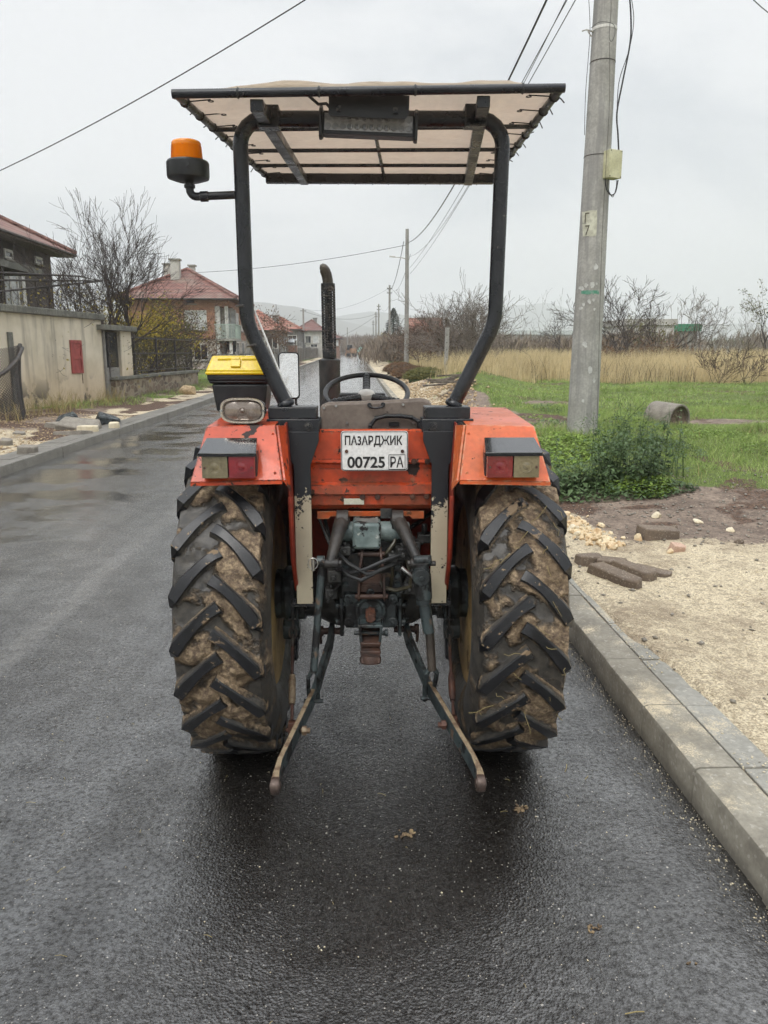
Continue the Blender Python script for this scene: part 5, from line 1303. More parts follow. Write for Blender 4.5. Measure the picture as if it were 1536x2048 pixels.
# ------------------------------------------------------------------ utility poles and wires
def ins(mb, p): mb.lathe([(.008, -.04), (.008, .02), (.035, .02), (.04, .05), (.03, .08), (.038, .10), (.02, .13), (0, .135)], p, (0, 0, 1), 10)
def pole(u, d, vt, rb_, rt, label, near=False, arm=True, lamp=False, base_v=None, mat='polefar', lean=0):
    b = B(u, d); top = HZ(vt, d); H = top - b.z + .6
    e = empty('utility_pole', (b.x, b.y, b.z - .6)); tag(e, label, 'utility pole', 'concrete utility poles along the right side of the street' if 'left' not in label else None)
    mb = MB(); n = 12; mb.tube([V(lean * H * k / n, 0, H * k / n) for k in range(n + 1)], [rb_ + (rt - rb_) * k / n for k in range(n + 1)], 28 if near else 12); mb.build('shaft', M[mat], e, smooth=50)
    if arm:
        mb = MB()
        for z, w in ((H - .35, .55), (H - .8, .55)):
            mb.box((0, -.02, z), (w * 2 * .5, .07, .07))
        mb.build('crossarm', M['iron'], e); mb = MB()
        for z, w in ((H - .35, .55), (H - .8, .55)):
            for s in (-1, 1): ins(mb, (s * w * .45, -.02, z + .04))
        mb.build('insulator', M['white'], e)
    if lamp:
        mb = MB(); mb.tube([V(0, 0, H - 1.7), V(-.3, -.1, H - 1.62), V(-.75, -.2, H - 1.6)], .025, 6); mb.prism([V(-1.05, -.32, H - 1.62), V(-.7, -.3, H - 1.64), V(-.7, -.12, H - 1.62), V(-1.05, -.16, H - 1.6)], (0, 0, .08)); mb.build('street_lamp_head', M['render_white'], e, bevel=.01)
    return e, Vector((b.x + lean * H, b.y, top)), H
NP, ntop, nH = pole(1172, 11.6, -420, .232, .135, 'thick grey concrete pole with a cream junction box and pasted paper number', True, mat='polec', lean=.004)
npx, npy = NP.location.x, NP.location.y; nz0 = NP.location.z
def onpole(u, v, out=.0):
    """a point on the near pole's camera side"""
    p = D(u, v, 11.6); h = p.z - nz0; cx_ = npx + .004 * h; r = .232 + (.135 - .232) * h / nH + out
    dx = max(-.98, min(.98, (p.x - cx_) / r)); return V(cx_ + dx * r - npx, -math.sqrt(1 - dx * dx) * r, h), r, V(dx, -math.sqrt(1 - dx * dx), 0)
p, r, nn = onpole(1212, 336, .06)
jb = empty('junction_box', p, 0, NP); jb.rotation_euler = (0, 0, R(24))
mb = MB(); mb.box((.03, .02, 0), (.215, .13, .36)); mb.build('box', M['boxpl'], jb, bevel=.008)
mb = MB(); mb.box((.03, -.055, 0), (.222, .03, .366)); mb.build('lid', M['boxpl'], jb, bevel=.006); mb = MB()
for x in (-.065, .125):
    for z in (-.165, .165): mb.cyl((x, -.068, z), (x, -.074, z), .008, n=8)
mb.build('screw', M['iron'], jb)
def polecurve(uvs, rr_, name, mat):
    mb = MB(); pts = []
    for u, v, o in uvs:
        pp = D(u, v, 11.6 + o); pts.append(V(pp.x - npx, pp.y - npy, pp.z - nz0))
    # smooth
    out = []
    for i in range(len(pts) - 1):
        p0, p1, p2, p3 = pts[max(i - 1, 0)], pts[i], pts[i + 1], pts[min(i + 2, len(pts) - 1)]
        for k in range(6):
            t = k / 6; out.append(.5 * ((2 * p1) + (p2 - p0) * t + (2 * p0 - 5 * p1 + 4 * p2 - p3) * t * t + (3 * p1 - p0 - 3 * p2 + p3) * t ** 3))
    out.append(pts[-1]); mb.tube(out, rr_, 6); return mb.build(name, mat, NP)
polecurve([(1245, -150, -.1), (1258, -20, -.1), (1262, 40, -.1), (1260, 88, -.1), (1246, 160, -.12), (1234, 225, -.15), (1236, 270, -.2), (1238, 316, -.2)], .011, 'cable', M['cable'])
polecurve([(1252, -60, -.1), (1265, 10, -.1), (1267, 50, -.1), (1258, 100, -.1), (1240, 155, -.12), (1235, 195, -.15), (1234, 240, -.2)], .005, 'cable', M['cable'])
polecurve([(1211, 358, -.28), (1213, 378, -.28), (1222, 390, -.28), (1231, 384, -.26), (1236, 360, -.25)], .009, 'cable', M['cable'])
polecurve([(1217, 358, -.28), (1215, 374, -.30), (1225, 394, -.30), (1232, 376, -.27), (1233, 360, -.25)], .005, 'cable', M['cable'])
polecurve([(1175, -40, .02), (1180, 50, .02), (1177, 110, .02), (1171, 190, .02), (1169, 270, .05)], .004, 'cable', M['cable'])
polecurve([(1222, -10, -.24), (1222, 20, -.24), (1219, 60, -.25), (1219, 78, -.26), (1224, 82, -.26), (1230, 66, -.24), (1226, 48, -.24), (1200, 44, -.26), (1182, 56, -.2)], .0035, 'cable', M['cable'])
polecurve([(1219, 84, -.27), (1219, 200, -.28), (1212, 330, -.28), (1204, 480, -.28), (1199, 650, -.29), (1195, 830, -.30)], .0030, 'earth_wire', M['iron'])
for v, mm, w in ((60, 'white', .018), (126, 'iron', .006), (314, 'iron', .005)):
    h = D(1195, v, 11.6).z - nz0; r = .232 + (.135 - .232) * h / nH; mb = MB(); mb.lathe([(r, -w), (r + .004, -w), (r + .004, w), (r, w)], (.004 * h, 0, h), (0, 0, 1), 30, close=True); mb.build('strap', M[mm], NP)
p, r, nn = onpole(1180, 66, .0); mb = MB(); mb.tube([p, p + V(-.10, -.02, .02), p + V(-.16, -.02, .0)], .010, 8); mb.tube([p + V(-.02, 0, -.06), p + V(-.08, -.02, .0)], .008, 6); mb.build('hook', M['steel'], NP)
# pasted papers: a letter above a number
for (v0, v1, ch) in ((426, 450, 'Г'), (450, 476, '7')):
    mb = MB(); N = 7; vs = []; top = []
    for k in range(N):
        for v in (v0, v1):
            uL = 1162 + (v - 426) * -.03; uR = 1186 + (v - 426) * -.02; u = uL + (uR - uL) * k / (N - 1) + (rnd.uniform(-1, 1) if k in (0, N - 1) else 0)
            pp, r_, n_ = onpole(u, v + rnd.uniform(-1.2, 1.2), .004); vs.append(pp)
    mb.add(vs, [(k * 2, k * 2 + 1, k * 2 + 3, k * 2 + 2) for k in range(N - 1)]); pap = mb.build('paper_notice', M['paper'], NP)
    pp, r_, n_ = onpole(1168, (v0 + v1) / 2 + 1, .008)
    a = math.atan2(n_.x, -n_.y); text_mesh(ch, .062, .135, 'lettering', pm('faded_print', lin('5a5647'), None, rough=.8) if ch == 'Г' else bpy.data.materials['faded_print'], pap, pp, .0, .001, (PI / 2, 0, a + .25))
# green paint band and old white paint splashes
def patch(uv, mat, name, n=9, o=.003):
    mb = MB(); c = [onpole(u, v, o)[0] for u, v in uv]; mb.poly(c); mb.build(name, mat, NP, smooth=0)
gp = pm('green_paint_mark', lin('4f8a72'), lin('7f9a8c'), 20, rough=.8)
for k in range(6):
    u0 = 1157 + k * 5.5; patch([(u0, 583 + rnd.uniform(-1, 1)), (u0 + 5.5, 583 + rnd.uniform(-1, 1)), (u0 + 5.5, 590 + rnd.uniform(-1.5, 2)), (u0, 589 + rnd.uniform(-1.5, 2))], gp, 'paint_mark')
wp = pm('white_lime_splash', lin('c6c6c2'), lin('b0b0ac'), 14, rough=.9)
for (u, v, s) in ((1183, 537, 5), (1176, 573, 6), (1165, 572, 4), (1158, 578, 4), (1185, 570, 3), (1170, 605, 4), (1160, 610, 3), (1178, 602, 3), (1156, 618, 3), (1180, 620, 2.5), (1162, 690, 5), (1172, 740, 6), (1180, 760, 4), (1158, 800, 3)):
    patch([(u + s * math.cos(a) * rnd.uniform(.5, 1.2), v + s * 1.3 * math.sin(a) * rnd.uniform(.5, 1.2)) for a in [2 * PI * k / 8 for k in range(8)]], wp, 'paint_splash', o=.0035)

poles = [ntop]
for (u, d, vt, lb, lamp) in ((813, 47.5, 458, 'second pale concrete utility pole, carrying a small lamp, beside the brown thicket', True), (779, 83, 570, 'third utility pole with two short crossarms, beside the dark conifer', False),
                       (757.5, 118, 608, 'fourth utility pole, thin and pale, beyond the conifer', False), (752, 140, 624, 'fifth utility pole, short and grey, far down the street', False), (746.5, 172, 641, 'farthest utility pole of the right row', False)):
    e, t, h = pole(u, d, vt, .155, .10, lb, arm=not lamp, lamp=lamp); poles.append(t)
e, lp_top, h = pole(608, 104, 617, .15, .11, 'single utility pole on the left side by the concrete fence', arm=False)
mb = MB(); mb.box((0, 0, h - .3), (.8, .07, .07)); mb.build('crossarm', M['iron'], e)
e, fp_top, h = pole(695, 190, 655, .12, .09, 'thin lone pole standing far off near the road end, left of the orange barrier', arm=False)

def wire(a, b, sag, r, label, n=24, mat='cable', group='overhead wires'):
    mb = MB(); pts = []
    for k in range(n + 1): t = k / n; p = a.lerp(b, t); p = V(p.x, p.y, p.z - sag * 4 * t * (1 - t)); pts.append(p)
    mb.tube(pts, r, 5); o = mb.build('overhead_wire', M[mat], smooth=60); tag(o, label, 'overhead wire', group); return o
def thru(a, b, uvs):  # sag of a span so that it passes a picture point: only used to read the sag off the photograph
    pass
wire(ntop + V(-.1, 0, -.1), D(-260, 445, 24), .55, .011, 'long wire sagging across the sky to the upper left')
p2 = poles[1]
wire(ntop + V(-.1, 0, -.9), p2 + V(.1, 0, -.75), .9, .020, 'thick twisted black cable running from the near pole to the second pole')
wire(ntop + V(.15, 0, -1.0), p2 + V(.15, 0, -1.55), 1.0, .007, 'thin wire just beside the thick black cable')
wire(D(1196, -115, 11.55), p2 + V(.15, 0, -2.2), .35, .008, 'inner of the two paired wires above the canopy corner')
wire(D(1213, -112, 11.55), p2 + V(.2, 0, -2.5), .35, .008, 'outer of the two paired wires, nearest the concrete pole')
wire(p2 + V(-.1, 0, -.9), D(395, 545, 54), .25, .014, 'wire from the second pole to the chimneys of the brick house')
wire(ntop + V(.1, 0, -.5), D(1900, 20, 22), 1.7, .008, 'wire leaving the near pole towards the upper right')
for i in range(1, len(poles) - 1):
    a, b = poles[i], poles[i + 1]
    if i == 1: wire(a + V(-.2, 0, -.7), b + V(-.2, 0, -.4), 1.0, .02, 'black cable between the second and third poles', 16)
    wire(a + V(.2, 0, -1.4), b + V(.25, 0, -.4), .9, .012, ['', 'thin wire between the second and third poles', 'thin wire between the third and fourth poles', 'thin wire between the fourth and fifth poles', 'thin wire between the fifth and farthest poles'][i], 16)
wire(poles[2] + V(-.2, 0, -.4), lp_top + V(.3, 0, -.1), .9, .010, 'upper faint wire crossing the street to the left pole', 16)
wire(poles[4] + V(-.2, 0, -.4), lp_top + V(.2, 0, -.4), .9, .02, 'lower pair wire crossing the street to the left pole', 16)
wire(poles[4] + V(-.2, 0, -.8), D(560, 705, 118), 1.2, .02, 'lowest wire crossing behind the exhaust to the left houses', 16)

# ------------------------------------------------------------------ plants
def sproutlines(rr, p, d, L, r, lv, out, maxlv, up=.12, kids=(2, 4), wob=.35, seg=5, shrink=.68, spread=.7):
    """recursive limbs: each is (points, radii, level)"""
    pts = [p.copy()]; rs = [r]; dd = d.copy()
    for k in range(seg):
        dd = (dd + V(rr.gauss(0, 1), rr.gauss(0, 1), rr.gauss(0, 1)) * wob * .33 + V(0, 0, up * .4)).normalized()
        p = p + dd * (L / seg); pts.append(p.copy()); rs.append(r * (1 - .62 * (k + 1) / seg))
    out.append((pts, rs, lv))
    if lv < maxlv:
        n = rr.randint(*kids) + (1 if lv == 0 else 0)
        for i in range(n):
            t = rr.uniform(.3, 1.0) if i else 1.0
            k = min(seg - 1, int(t * seg)); q = pts[k].lerp(pts[k + 1], t * seg - k if k < seg - 1 else 1)
            ax = V(rr.gauss(0, 1), rr.gauss(0, 1), rr.gauss(0, 1)).normalized()
            base = (pts[k + 1] - pts[k]).normalized(); nd = (base + ax * spread * rr.uniform(.6, 1.3)).normalized()
            sproutlines(rr, q, nd, L * shrink * rr.uniform(.75, 1.2), rs[k] * .72, lv + 1, out, maxlv, up, kids, wob, max(3, seg - 1), shrink, spread)
def leafquads(rr, pts, n, size, spread):
    vs = []; fs = []
    for i in range(n):
        c = rr.choice(pts) + V(rr.gauss(0, 1), rr.gauss(0, 1), rr.gauss(0, 1)) * spread
        a = V(rr.gauss(0, 1), rr.gauss(0, 1), rr.gauss(0, 1)).normalized(); b = a.orthogonal().normalized(); b = (Matrix.Rotation(rr.uniform(0, 6.3), 3, a) @ b); c2 = a.cross(b)
        s = size * rr.uniform(.6, 1.3); k = len(vs)
        vs += [c - b * s, c + c2 * s * .45 + a * s * .1, c + b * s, c - c2 * s * .45 + a * s * .1]; fs.append((k, k + 1, k + 2, k + 3))
    return vs, fs
def woody(name, loc, seed, label, cat, stems, L, r, lv, group=None, bark='bark', twig=None, leaves=0, leafm_='brownleaf', lsize=.05, lspread=.12, up=.12, kids=(2, 4), wob=.35, spread=.7, lean=.35, shrink=.68, leafname='crown', sx=1.0, split=None, dirs=None):
    rr = random.Random(seed); out = []
    for s in range(stems):
        if dirs: d = V(*dirs[s % len(dirs)]).normalized()
        else: a = 2 * PI * (s + rr.random() * .6) / max(1, stems); d = V(math.cos(a) * lean * rr.uniform(.5, 1.2), math.sin(a) * lean * rr.uniform(.5, 1.2), 1).normalized()
        sproutlines(rr, V(rr.uniform(-.1, .1) * (stems > 1), rr.uniform(-.1, .1) * (stems > 1), -.15), d, L * rr.uniform(.85, 1.15), r * rr.uniform(.8, 1.1), 0, out, lv, up, kids, wob, 6, shrink, spread)
    e = empty(name, loc, rr.uniform(0, 6.3) if not dirs else 0); tag(e, label, cat, group)
    split = split if split is not None else max(1, lv - 2)
    tm, cm = MB(), MB(); ends = []
    for pts, rs, l in out:
        if l <= split: tm.tube(pts, [max(x, .004) for x in rs], 7 if l == 0 else 5, caps=False)
        else: cm.tube(pts, [max(x, .0035 * sx) for x in rs], 3, caps=False)
        if l >= max(1, lv - 1): ends += pts[1:]
    tm.build('trunk', M[bark], e, smooth=80)
    if cm.v: cm.build('crown' if leafname != 'crown' or not leaves else 'twigs', M[twig or bark], e, smooth=80)
    if leaves:
        vs, fs = leafquads(rr, ends, leaves, lsize, lspread); lm = MB(); lm.v = [tuple(v) for v in vs]; lm.f = fs; lm.m = [0] * len(fs); lm.build('foliage', M[leafm_], e, smooth=0)
    return e

# the big bare tree behind the rendered wall
b = B(226, 26)
woody('bare_tree', b, 11, 'tall bare fruit tree with many dark stems behind the beige wall', 'tree', 5, 2.15, .10, 5, bark='bark_wet', up=.07, kids=(3, 4), wob=.36, spread=.44, shrink=.69, sx=1.35,
      dirs=[(-.16, .1, 1), (.06, -.1, 1), (-.40, .0, 1), (.16, .3, 1), (-.28, .3, 1)], split=2)
woody('bare_tree', B(262, 29), 14, 'leaning dark tree with drooping twigs in front of the brick house', 'tree', 1, 1.7, .085, 4, bark='bark_wet', up=-.09, wob=.4, kids=(2, 4), spread=.6, sx=1.6, dirs=[(.85, .1, .7)], leaves=160, leafm_='brownleaf', lsize=.04)
woody('autumn_bush', B(276, 31), 21, 'yellow leaved bush overhanging the fence of the stone wall', 'bush', 10, 1.62, .03, 3, bark='bark', leaves=6400, leafm_='yellowleaf', lsize=.055, lspread=.2, lean=.7, wob=.5, group='bushes behind the stone wall')
woody('autumn_bush', B(318, 33), 22, 'olive brown bush in the middle behind the iron fence', 'bush', 10, 1.5, .03, 3, leaves=4400, leafm_='olive', lsize=.055, lspread=.22, lean=.7, wob=.5, group='bushes behind the stone wall')
woody('autumn_bush', B(366, 35), 23, 'reddish brown bush at the far end of the stone wall, hiding the house corner', 'bush', 12, 1.35, .03, 4, twig='twig_red', leaves=3600, leafm_='brownleaf', lsize=.05, lspread=.2, lean=.6, wob=.5, group='bushes behind the stone wall')
woody('autumn_bush', B(246, 30), 24, 'dim yellowish bush between the gate pillar and the yellow bush', 'bush', 8, 1.2, .03, 3, leaves=1500, leafm_='olive', lsize=.05, lspread=.2, lean=.6, wob=.5, group='bushes behind the stone wall')
woody('autumn_bush', B(168, 25.5), 26, 'sparse vine with yellow leaves by the terrace of the dark house', 'bush', 9, 1.7, .03, 3, leaves=800, leafm_='yellowleaf', lsize=.045, lspread=.2, lean=.5, wob=.5, group='bushes behind the stone wall')
woody('autumn_bush', B(70, 22.5), 27, 'bare vine with a few yellow leaves over the coping of the beige wall', 'bush', 8, 1.6, .025, 4, leaves=300, leafm_='yellowleaf', lsize=.04, lspread=.2, lean=.6, wob=.5, group='bushes behind the stone wall')

# thicket and trees on the right
th_g = 'bare thicket on the right of the street'
for i, (u, d, L, st_, lb, tw, lv, lf) in enumerate(((945, 36, 2.0, 9, 'tall grey brown bare thicket nearest the black roll bar', 'bark_grey', 4, 0), (905, 40, 2.3, 8, 'pale bare saplings rising above the thicket', 'bark_grey', 4, 0), (872, 45, 1.5, 10, 'dark brown thorn bush behind the concrete post', 'twig_red', 4, 900),
      (845, 50, 1.7, 10, 'reddish brown bush by the second utility pole', 'twig_red', 4, 1400), (832, 62, 2.0, 9, 'brown bush in front of the red roofed house', 'bark', 4, 800), (800, 78, 1.8, 8, 'low brown bush between the second and third poles', 'twig_red', 4, 600), (965, 41, 1.5, 8, 'low bare bush at the edge of the straw field', 'bark_grey', 4, 0),
      (890, 58, 2.6, 8, 'loose bare bush behind the thicket', 'bark_grey', 4, 0), (925, 46, 2.1, 8, 'dense bare bush in the middle of the thicket', 'bark', 4, 200))):
    woody('bare_bush', B(u, d), 40 + i, lb, 'bush', st_, L * .80, .035, lv, th_g, bark=tw, leaves=lf, lsize=.06, lspread=.15, lean=.45, wob=.45, up=.10, sx=2.2)
woody('yellow_shrub', B(788, 100), 61, 'small bright yellow shrub at the foot of the conifer', 'shrub', 8, 1.3, .03, 3, leaves=1500, leafm_='yellowleaf', lsize=.10, lspread=.25, lean=.5)
for i, (u, d, L, stems, lb, lean, lf, bk) in enumerate(((1232, 47, 2.2, 4, 'round crowned dark bare tree just right of the concrete pole', .5, 0, 'bark'), (1325, 52, 2.0, 3, 'spreading dark bare tree in front of the white building', .55, 0, 'bark'), (1372, 50, 2.1, 2, 'slim pale bare tree in front of the green roof', .2, 0, 'bark_grey'), (1396, 51, 2.2, 1, 'upright pale bare tree at the right end of the green roof', .15, 0, 'bark_grey'),
      (1540, 62, 2.6, 3, 'dark tree cut by the right edge of the picture', .3, 1200, 'bark'), (1120, 58, 1.6, 2, 'small dark bare tree standing in the straw field left of the pole', .25, 0, 'bark'), (1066, 90, 2.6, 3, 'pale bare tree before the long white roof', .3, 0, 'bark_grey'), (1258, 53, 2.0, 2, 'second bare tree half hidden behind the round crowned one', .4, 0, 'bark'), (1296, 60, 1.8, 2, 'greyish bare tree at the left end of the white building', .4, 500, 'bark_grey'), (1440, 80, 2.2, 4, 'hazy bare tree far behind the fence posts', .4, 0, 'bark_grey'), (1490, 85, 2.4, 4, 'hazy leaning tree beside the one at the picture edge', .4, 0, 'bark_grey'))):
    woody('bare_tree', B(u, d), 70 + i, lb, 'tree', stems, L, .085, 5 if i in (0, 2, 3, 5) else 4, 'bare trees across the field', bark=bk, leaves=lf, leafm_='olive', lsize=.09, lean=lean, wob=.40, up=.08, sx=2.6, kids=(2, 3) if i not in (0, 1) else (2, 4), spread=.62, split=2)
for i, (u, d, L, lb) in enumerate(((1270, 46, 1.1, 'brown briar mound at the near foot of the round crowned tree'), (1300, 47, 1.2, 'dark red briar mound under the white building'), (1345, 47, 1.2, 'rusty leaved briar mound behind the fence posts'), (1215, 44, 1.1, 'brushy mound hidden by the concrete pole'), (1420, 55, 1.0, 'pale brown brush behind the right fence posts'), (1500, 60, 1.1, 'olive brush at the right picture edge'))):
    woody('briar_mound', B(u, d), 90 + i, lb, 'bush', 12, L * .62, .025, 3, 'briars along the far side of the straw field', bark='brush', leaves=500, leafm_='brownleaf' if i != 5 else 'olive', lsize=.09, lspread=.25, lean=.9, wob=.5, sx=3)

# conifer
b = B(787, 132); e = empty('conifer', b); tag(e, 'dark green conifer rising behind the third utility pole', 'tree'); Hc = HZ(616, 132) - b.z
mb = MB(); mb.tube([V(0, 0, 0), V(0, 0, Hc)], [.22, .02], 8); mb.build('trunk', M['bark'], e); rr = random.Random(4); vs = []; fs = []
for k in range(4200):
    h = rr.random() ** 1.25; a = rr.uniform(0, 6.3); rad = (1 - h) ** .8 * 2.5 * (.45 + .55 * rr.random() ** .5) * (1 + .18 * math.sin(a * 3 + h * 26)) + .08
    c = V(math.cos(a) * rad, math.sin(a) * rad, .8 + h * (Hc - .8) - rad * .22); s = rr.uniform(.14, .30); t = V(math.cos(a), math.sin(a), -.35 + rr.uniform(-.3, .3)).normalized(); q = t.cross(V(0, 0, 1)).normalized()
    n = len(vs); vs += [c - t * s, c + q * s * .28, c + t * s, c - q * s * .28 + V(0, 0, .03)]; fs.append((n, n + 1, n + 2, n + 3))
mb = MB(); mb.v = [tuple(v) for v in vs]; mb.f = fs; mb.m = [0] * len(fs); mb.build('crown', M['needle'], e, smooth=0)

# weeds round the pole
def herb(loc, seed, label, n_stem, h, leafn, ls, mat='weed', cat='weed', group='leafy weeds at the foot of the pole', lean=.45, name='weed_plant'):
    rr = random.Random(seed); e = empty(name, loc); tag(e, label, cat, group); st_ = MB(); vs = []; fs = []
    for s in range(n_stem):
        a = rr.uniform(0, 6.3); d = V(math.cos(a) * lean * rr.random(), math.sin(a) * lean * rr.random(), 1).normalized(); L = h * rr.uniform(.6, 1.1)
        base = V(rr.gauss(0, .10), rr.gauss(0, .10), -.02) * (1 + h); pts = [base]
        for k in range(5): d = (d + V(rr.gauss(0, .10), rr.gauss(0, .10), -.03)).normalized(); pts.append(pts[-1] + d * L / 5)
        st_.tube(pts, [.0045 * (1 - .13 * k) for k in range(6)], 4, caps=False)
        for q in range(leafn):
            t = rr.uniform(.12, 1) * 4.999; k = int(t); c = pts[k].lerp(pts[k + 1], t - k); a = rr.uniform(0, 6.3); sz = ls * rr.uniform(.6, 1.25) * (1.2 - .10 * t)
            o = V(math.cos(a), math.sin(a), rr.uniform(-.35, .5)).normalized(); w = o.cross(V(0, 0, 1)).normalized(); n0 = len(vs)
            c = c + o * .012; tip = c + o * sz * 2.1 + V(0, 0, -sz * .5); m = c + o * sz * .95
            vs += [c, m + w * sz * .55 + V(0, 0, sz * .14), tip, m - w * sz * .55 + V(0, 0, sz * .14), m]
            fs += [(n0, n0 + 1, n0 + 4), (n0 + 1, n0 + 2, n0 + 4), (n0 + 2, n0 + 3, n0 + 4), (n0 + 3, n0, n0 + 4)]
    st_.build('stem', M['weed'], e); mb = MB(); mb.v = [tuple(v) for v in vs]; mb.f = fs; mb.m = [0] * len(fs); mb.build('leaves', M[mat], e, smooth=60); return e
for i, (u, v, n, h, ln, ls, lb, mat) in enumerate(((1215, 968, 26, .62, 24, .042, 'dark leafy weed clump right in front of the concrete pole', 'weed'), (1265, 972, 24, .58, 24, .042, 'broad dark weed clump between the pole and the concrete pipe', 'weed'), (1160, 975, 22, .40, 24, .042, 'low dark ivy-like clump left of the pole foot', 'weed'), (1310, 955, 18, .48, 20, .04, 'thin weed clump nearest the concrete pipe', 'weed'),
        (1120, 978, 16, .34, 24, .04, 'small dark clump behind the right fender corner', 'weed'), (1240, 925, 20, .62, 22, .04, 'tall weed clump behind the front ones, touching the pole', 'weed'), (1290, 918, 14, .55, 20, .04, 'rear weed clump below the concrete pipe', 'weed'))):
    p = G(u, v, .22); herb((p.x, p.y, gzf(p.x, p.y)), 200 + i, lb, n, h, ln, ls, mat)
for i, (u, v, lb) in enumerate(((1245, 985, 'tallest thin dead stalk beside the pole'), (1205, 975, 'thin stalk crossing the pole foot'), (1338, 968, 'single thin stalk right of the concrete pipe'))):
    p = G(u, v, .22); herb((p.x, p.y, gzf(p.x, p.y)), 230 + i, lb, 4, [1.15, .9, .8][i], 7, .022, 'weed', 'weed', 'thin stalks among the weeds', .12, 'weed_stalk')
r_ = np.random.default_rng(8)
def patchleaves(name, label, c, rx, ry, n, s, mat, seed):
    r = np.random.default_rng(seed); a = r.random(n) * 6.28; q = np.sqrt(r.random(n)); X = c[0] + np.cos(a) * q * rx; Y = c[1] + np.sin(a) * q * ry; k = fbm(X * 3, Y * 3, seed) > .38; X, Y = X[k], Y[k]; n = len(X)
    Z = gz(X, Y) + r.random(n) * .10 * np.clip(1.2 - ((X - c[0]) / rx) ** 2 - ((Y - c[1]) / ry) ** 2, .2, 1) + .01; a = r.random(n) * 6.28; ti = (r.random(n) - .5) * 1.2; s = s * (.6 + .8 * r.random(n))
    o = np.stack([np.cos(a) * np.cos(ti), np.sin(a) * np.cos(ti), np.sin(ti)], -1); w = np.stack([-np.sin(a), np.cos(a), (r.random(n) - .5) * .6], -1); C = np.stack([X, Y, Z], -1)
    v = np.stack([C - o * s[:, None], C + w * s[:, None] * .6, C + o * s[:, None], C - w * s[:, None] * .6], 1).reshape(-1, 3); f = np.arange(n * 4).reshape(-1, 4); ob = npmesh(name, v, f, M[mat]); tag(ob, label, kind='stuff')
p = G(1245, 978, .2); patchleaves('ground_cover', 'bright green low nettles in front of the weeds', (p.x + .1, p.y - .15), .42, .35, 2600, .020, 'nettle', 3)
p = G(1120, 900, .3); patchleaves('ground_cover', 'bright yellow green low leaves left of the pole', (p.x - .1, p.y), .7, 1.2, 3400, .026, 'nettle', 4)
p = G(1200, 1000, .2); patchleaves('ground_cover', 'dark low leaves along the edge of the earth', (p.x + .1, p.y + .35), 1.0, .35, 2200, .022, 'weed', 5)

rr = random.Random(71)
for i in range(12):
    x, y = rr.uniform(2.4, 9), rr.uniform(8.2, 19); patchleaves('ground_cover', 'low leafy weeds in the grass', (x, y), rr.uniform(.3, .9), rr.uniform(.3, .8), int(rr.uniform(400, 1100)), rr.uniform(.016, .026), rr.choice(['weed', 'nettle', 'weed']), 100 + i)
# ------------------------------------------------------------------ grass
def blades(name, X, Y, h, w, lean, mat, label, seed, seg=2, Z=None, wind=(0, 0)):
    r = np.random.default_rng(seed); n = len(X); Z = gz(X, Y) - .01 if Z is None else Z; a = r.random(n) * 6.28; d = np.stack([np.cos(a), np.sin(a)], -1) * (lean * (.3 + r.random(n)))[:, None] + np.array(wind)[None]
    f = r.random(n) * 6.28; wx = np.stack([np.cos(f), np.sin(f)], -1) * (w / 2)[:, None]
    base = np.stack([X, Y], -1); rows = []
    for k in range(seg + 1):
        t = k / seg; c = base + d * (h * t ** 1.8)[:, None]; z = Z + h * (t - .25 * lean * t * t); ww = wx * (1 - .85 * t)
        rows += [np.concatenate([c - ww, z[:, None]], 1), np.concatenate([c + ww, z[:, None]], 1)]
    v = np.stack(rows, 1).reshape(-1, 3); K = 2 * (seg + 1); fs = []
    for k in range(seg): fs.append(np.stack([np.arange(n) * K + 2 * k, np.arange(n) * K + 2 * k + 1, np.arange(n) * K + 2 * k + 3, np.arange(n) * K + 2 * k + 2], -1))
    o = npmesh(name, v, np.concatenate(fs), M[mat]); tag(o, label, kind='stuff'); return o
r = np.random.default_rng(77)
def scatter(n, x0, x1, y0, y1, mask, pw=1.0):
    X = x0 + (x1 - x0) * r.random(n); Y = y0 + (y1 - y0) * r.random(n) ** pw; k = r.random(n) < mask(X, Y); return X[k], Y[k]
X, Y = scatter(150000, 1.6, 14, 5.4, 17, lambda X, Y: np.clip(grassmask(X, Y) * 1.1 - .1, 0, 1) * (.35 + .9 * fbm(X * 1.7, Y * 1.7, 91)) * np.clip(1.35 - (X - 1.6) / 14, .3, 1), 1.25)
hh = (.04 + .34 * np.clip(fbm(X * 1.1, Y * 1.1, 92) - .25, 0, 1) ** 1.2 * (.5 + .9 * r.random(len(X)))) * (.35 + .65 * grassmask(X, Y))
blades('grass', X, Y, hh, .004 + .005 * r.random(len(X)), .8, 'grass', 'short green grass of the right verge', 11)
X, Y = scatter(90000, 2.2, 26, 16, 33, lambda X, Y: grassmask(X, Y) * (.3 + fbm(X * .9, Y * .9, 93)), 1.0)
blades('grass', X, Y, .05 + .42 * r.random(len(X)) * np.clip(fbm(X * .7, Y * .7, 94) - .3, 0, 1), .009 + .010 * r.random(len(X)), .8, 'grass', 'green grass farther off below the straw field', 12)
X, Y = scatter(16000, -8.2, -5.5, 16, 50, lambda X, Y: grassmask(X, Y)); blades('grass', X, Y, .06 + .14 * r.random(len(X)), .008 + .008 * r.random(len(X)), .8, 'grass', 'green grass along the foot of the left walls', 13)
X, Y = scatter(2600, -8.2, -6.6, 14, 24, lambda X, Y: np.clip(fbm(X * 1.5, Y * 1.2, 95) * 2.4 - .9, 0, 1)); blades('dry_grass', X, Y, .25 + .35 * r.random(len(X)), .008 + .006 * r.random(len(X)), .5, 'straw', 'dead grass against the beige wall', 14)
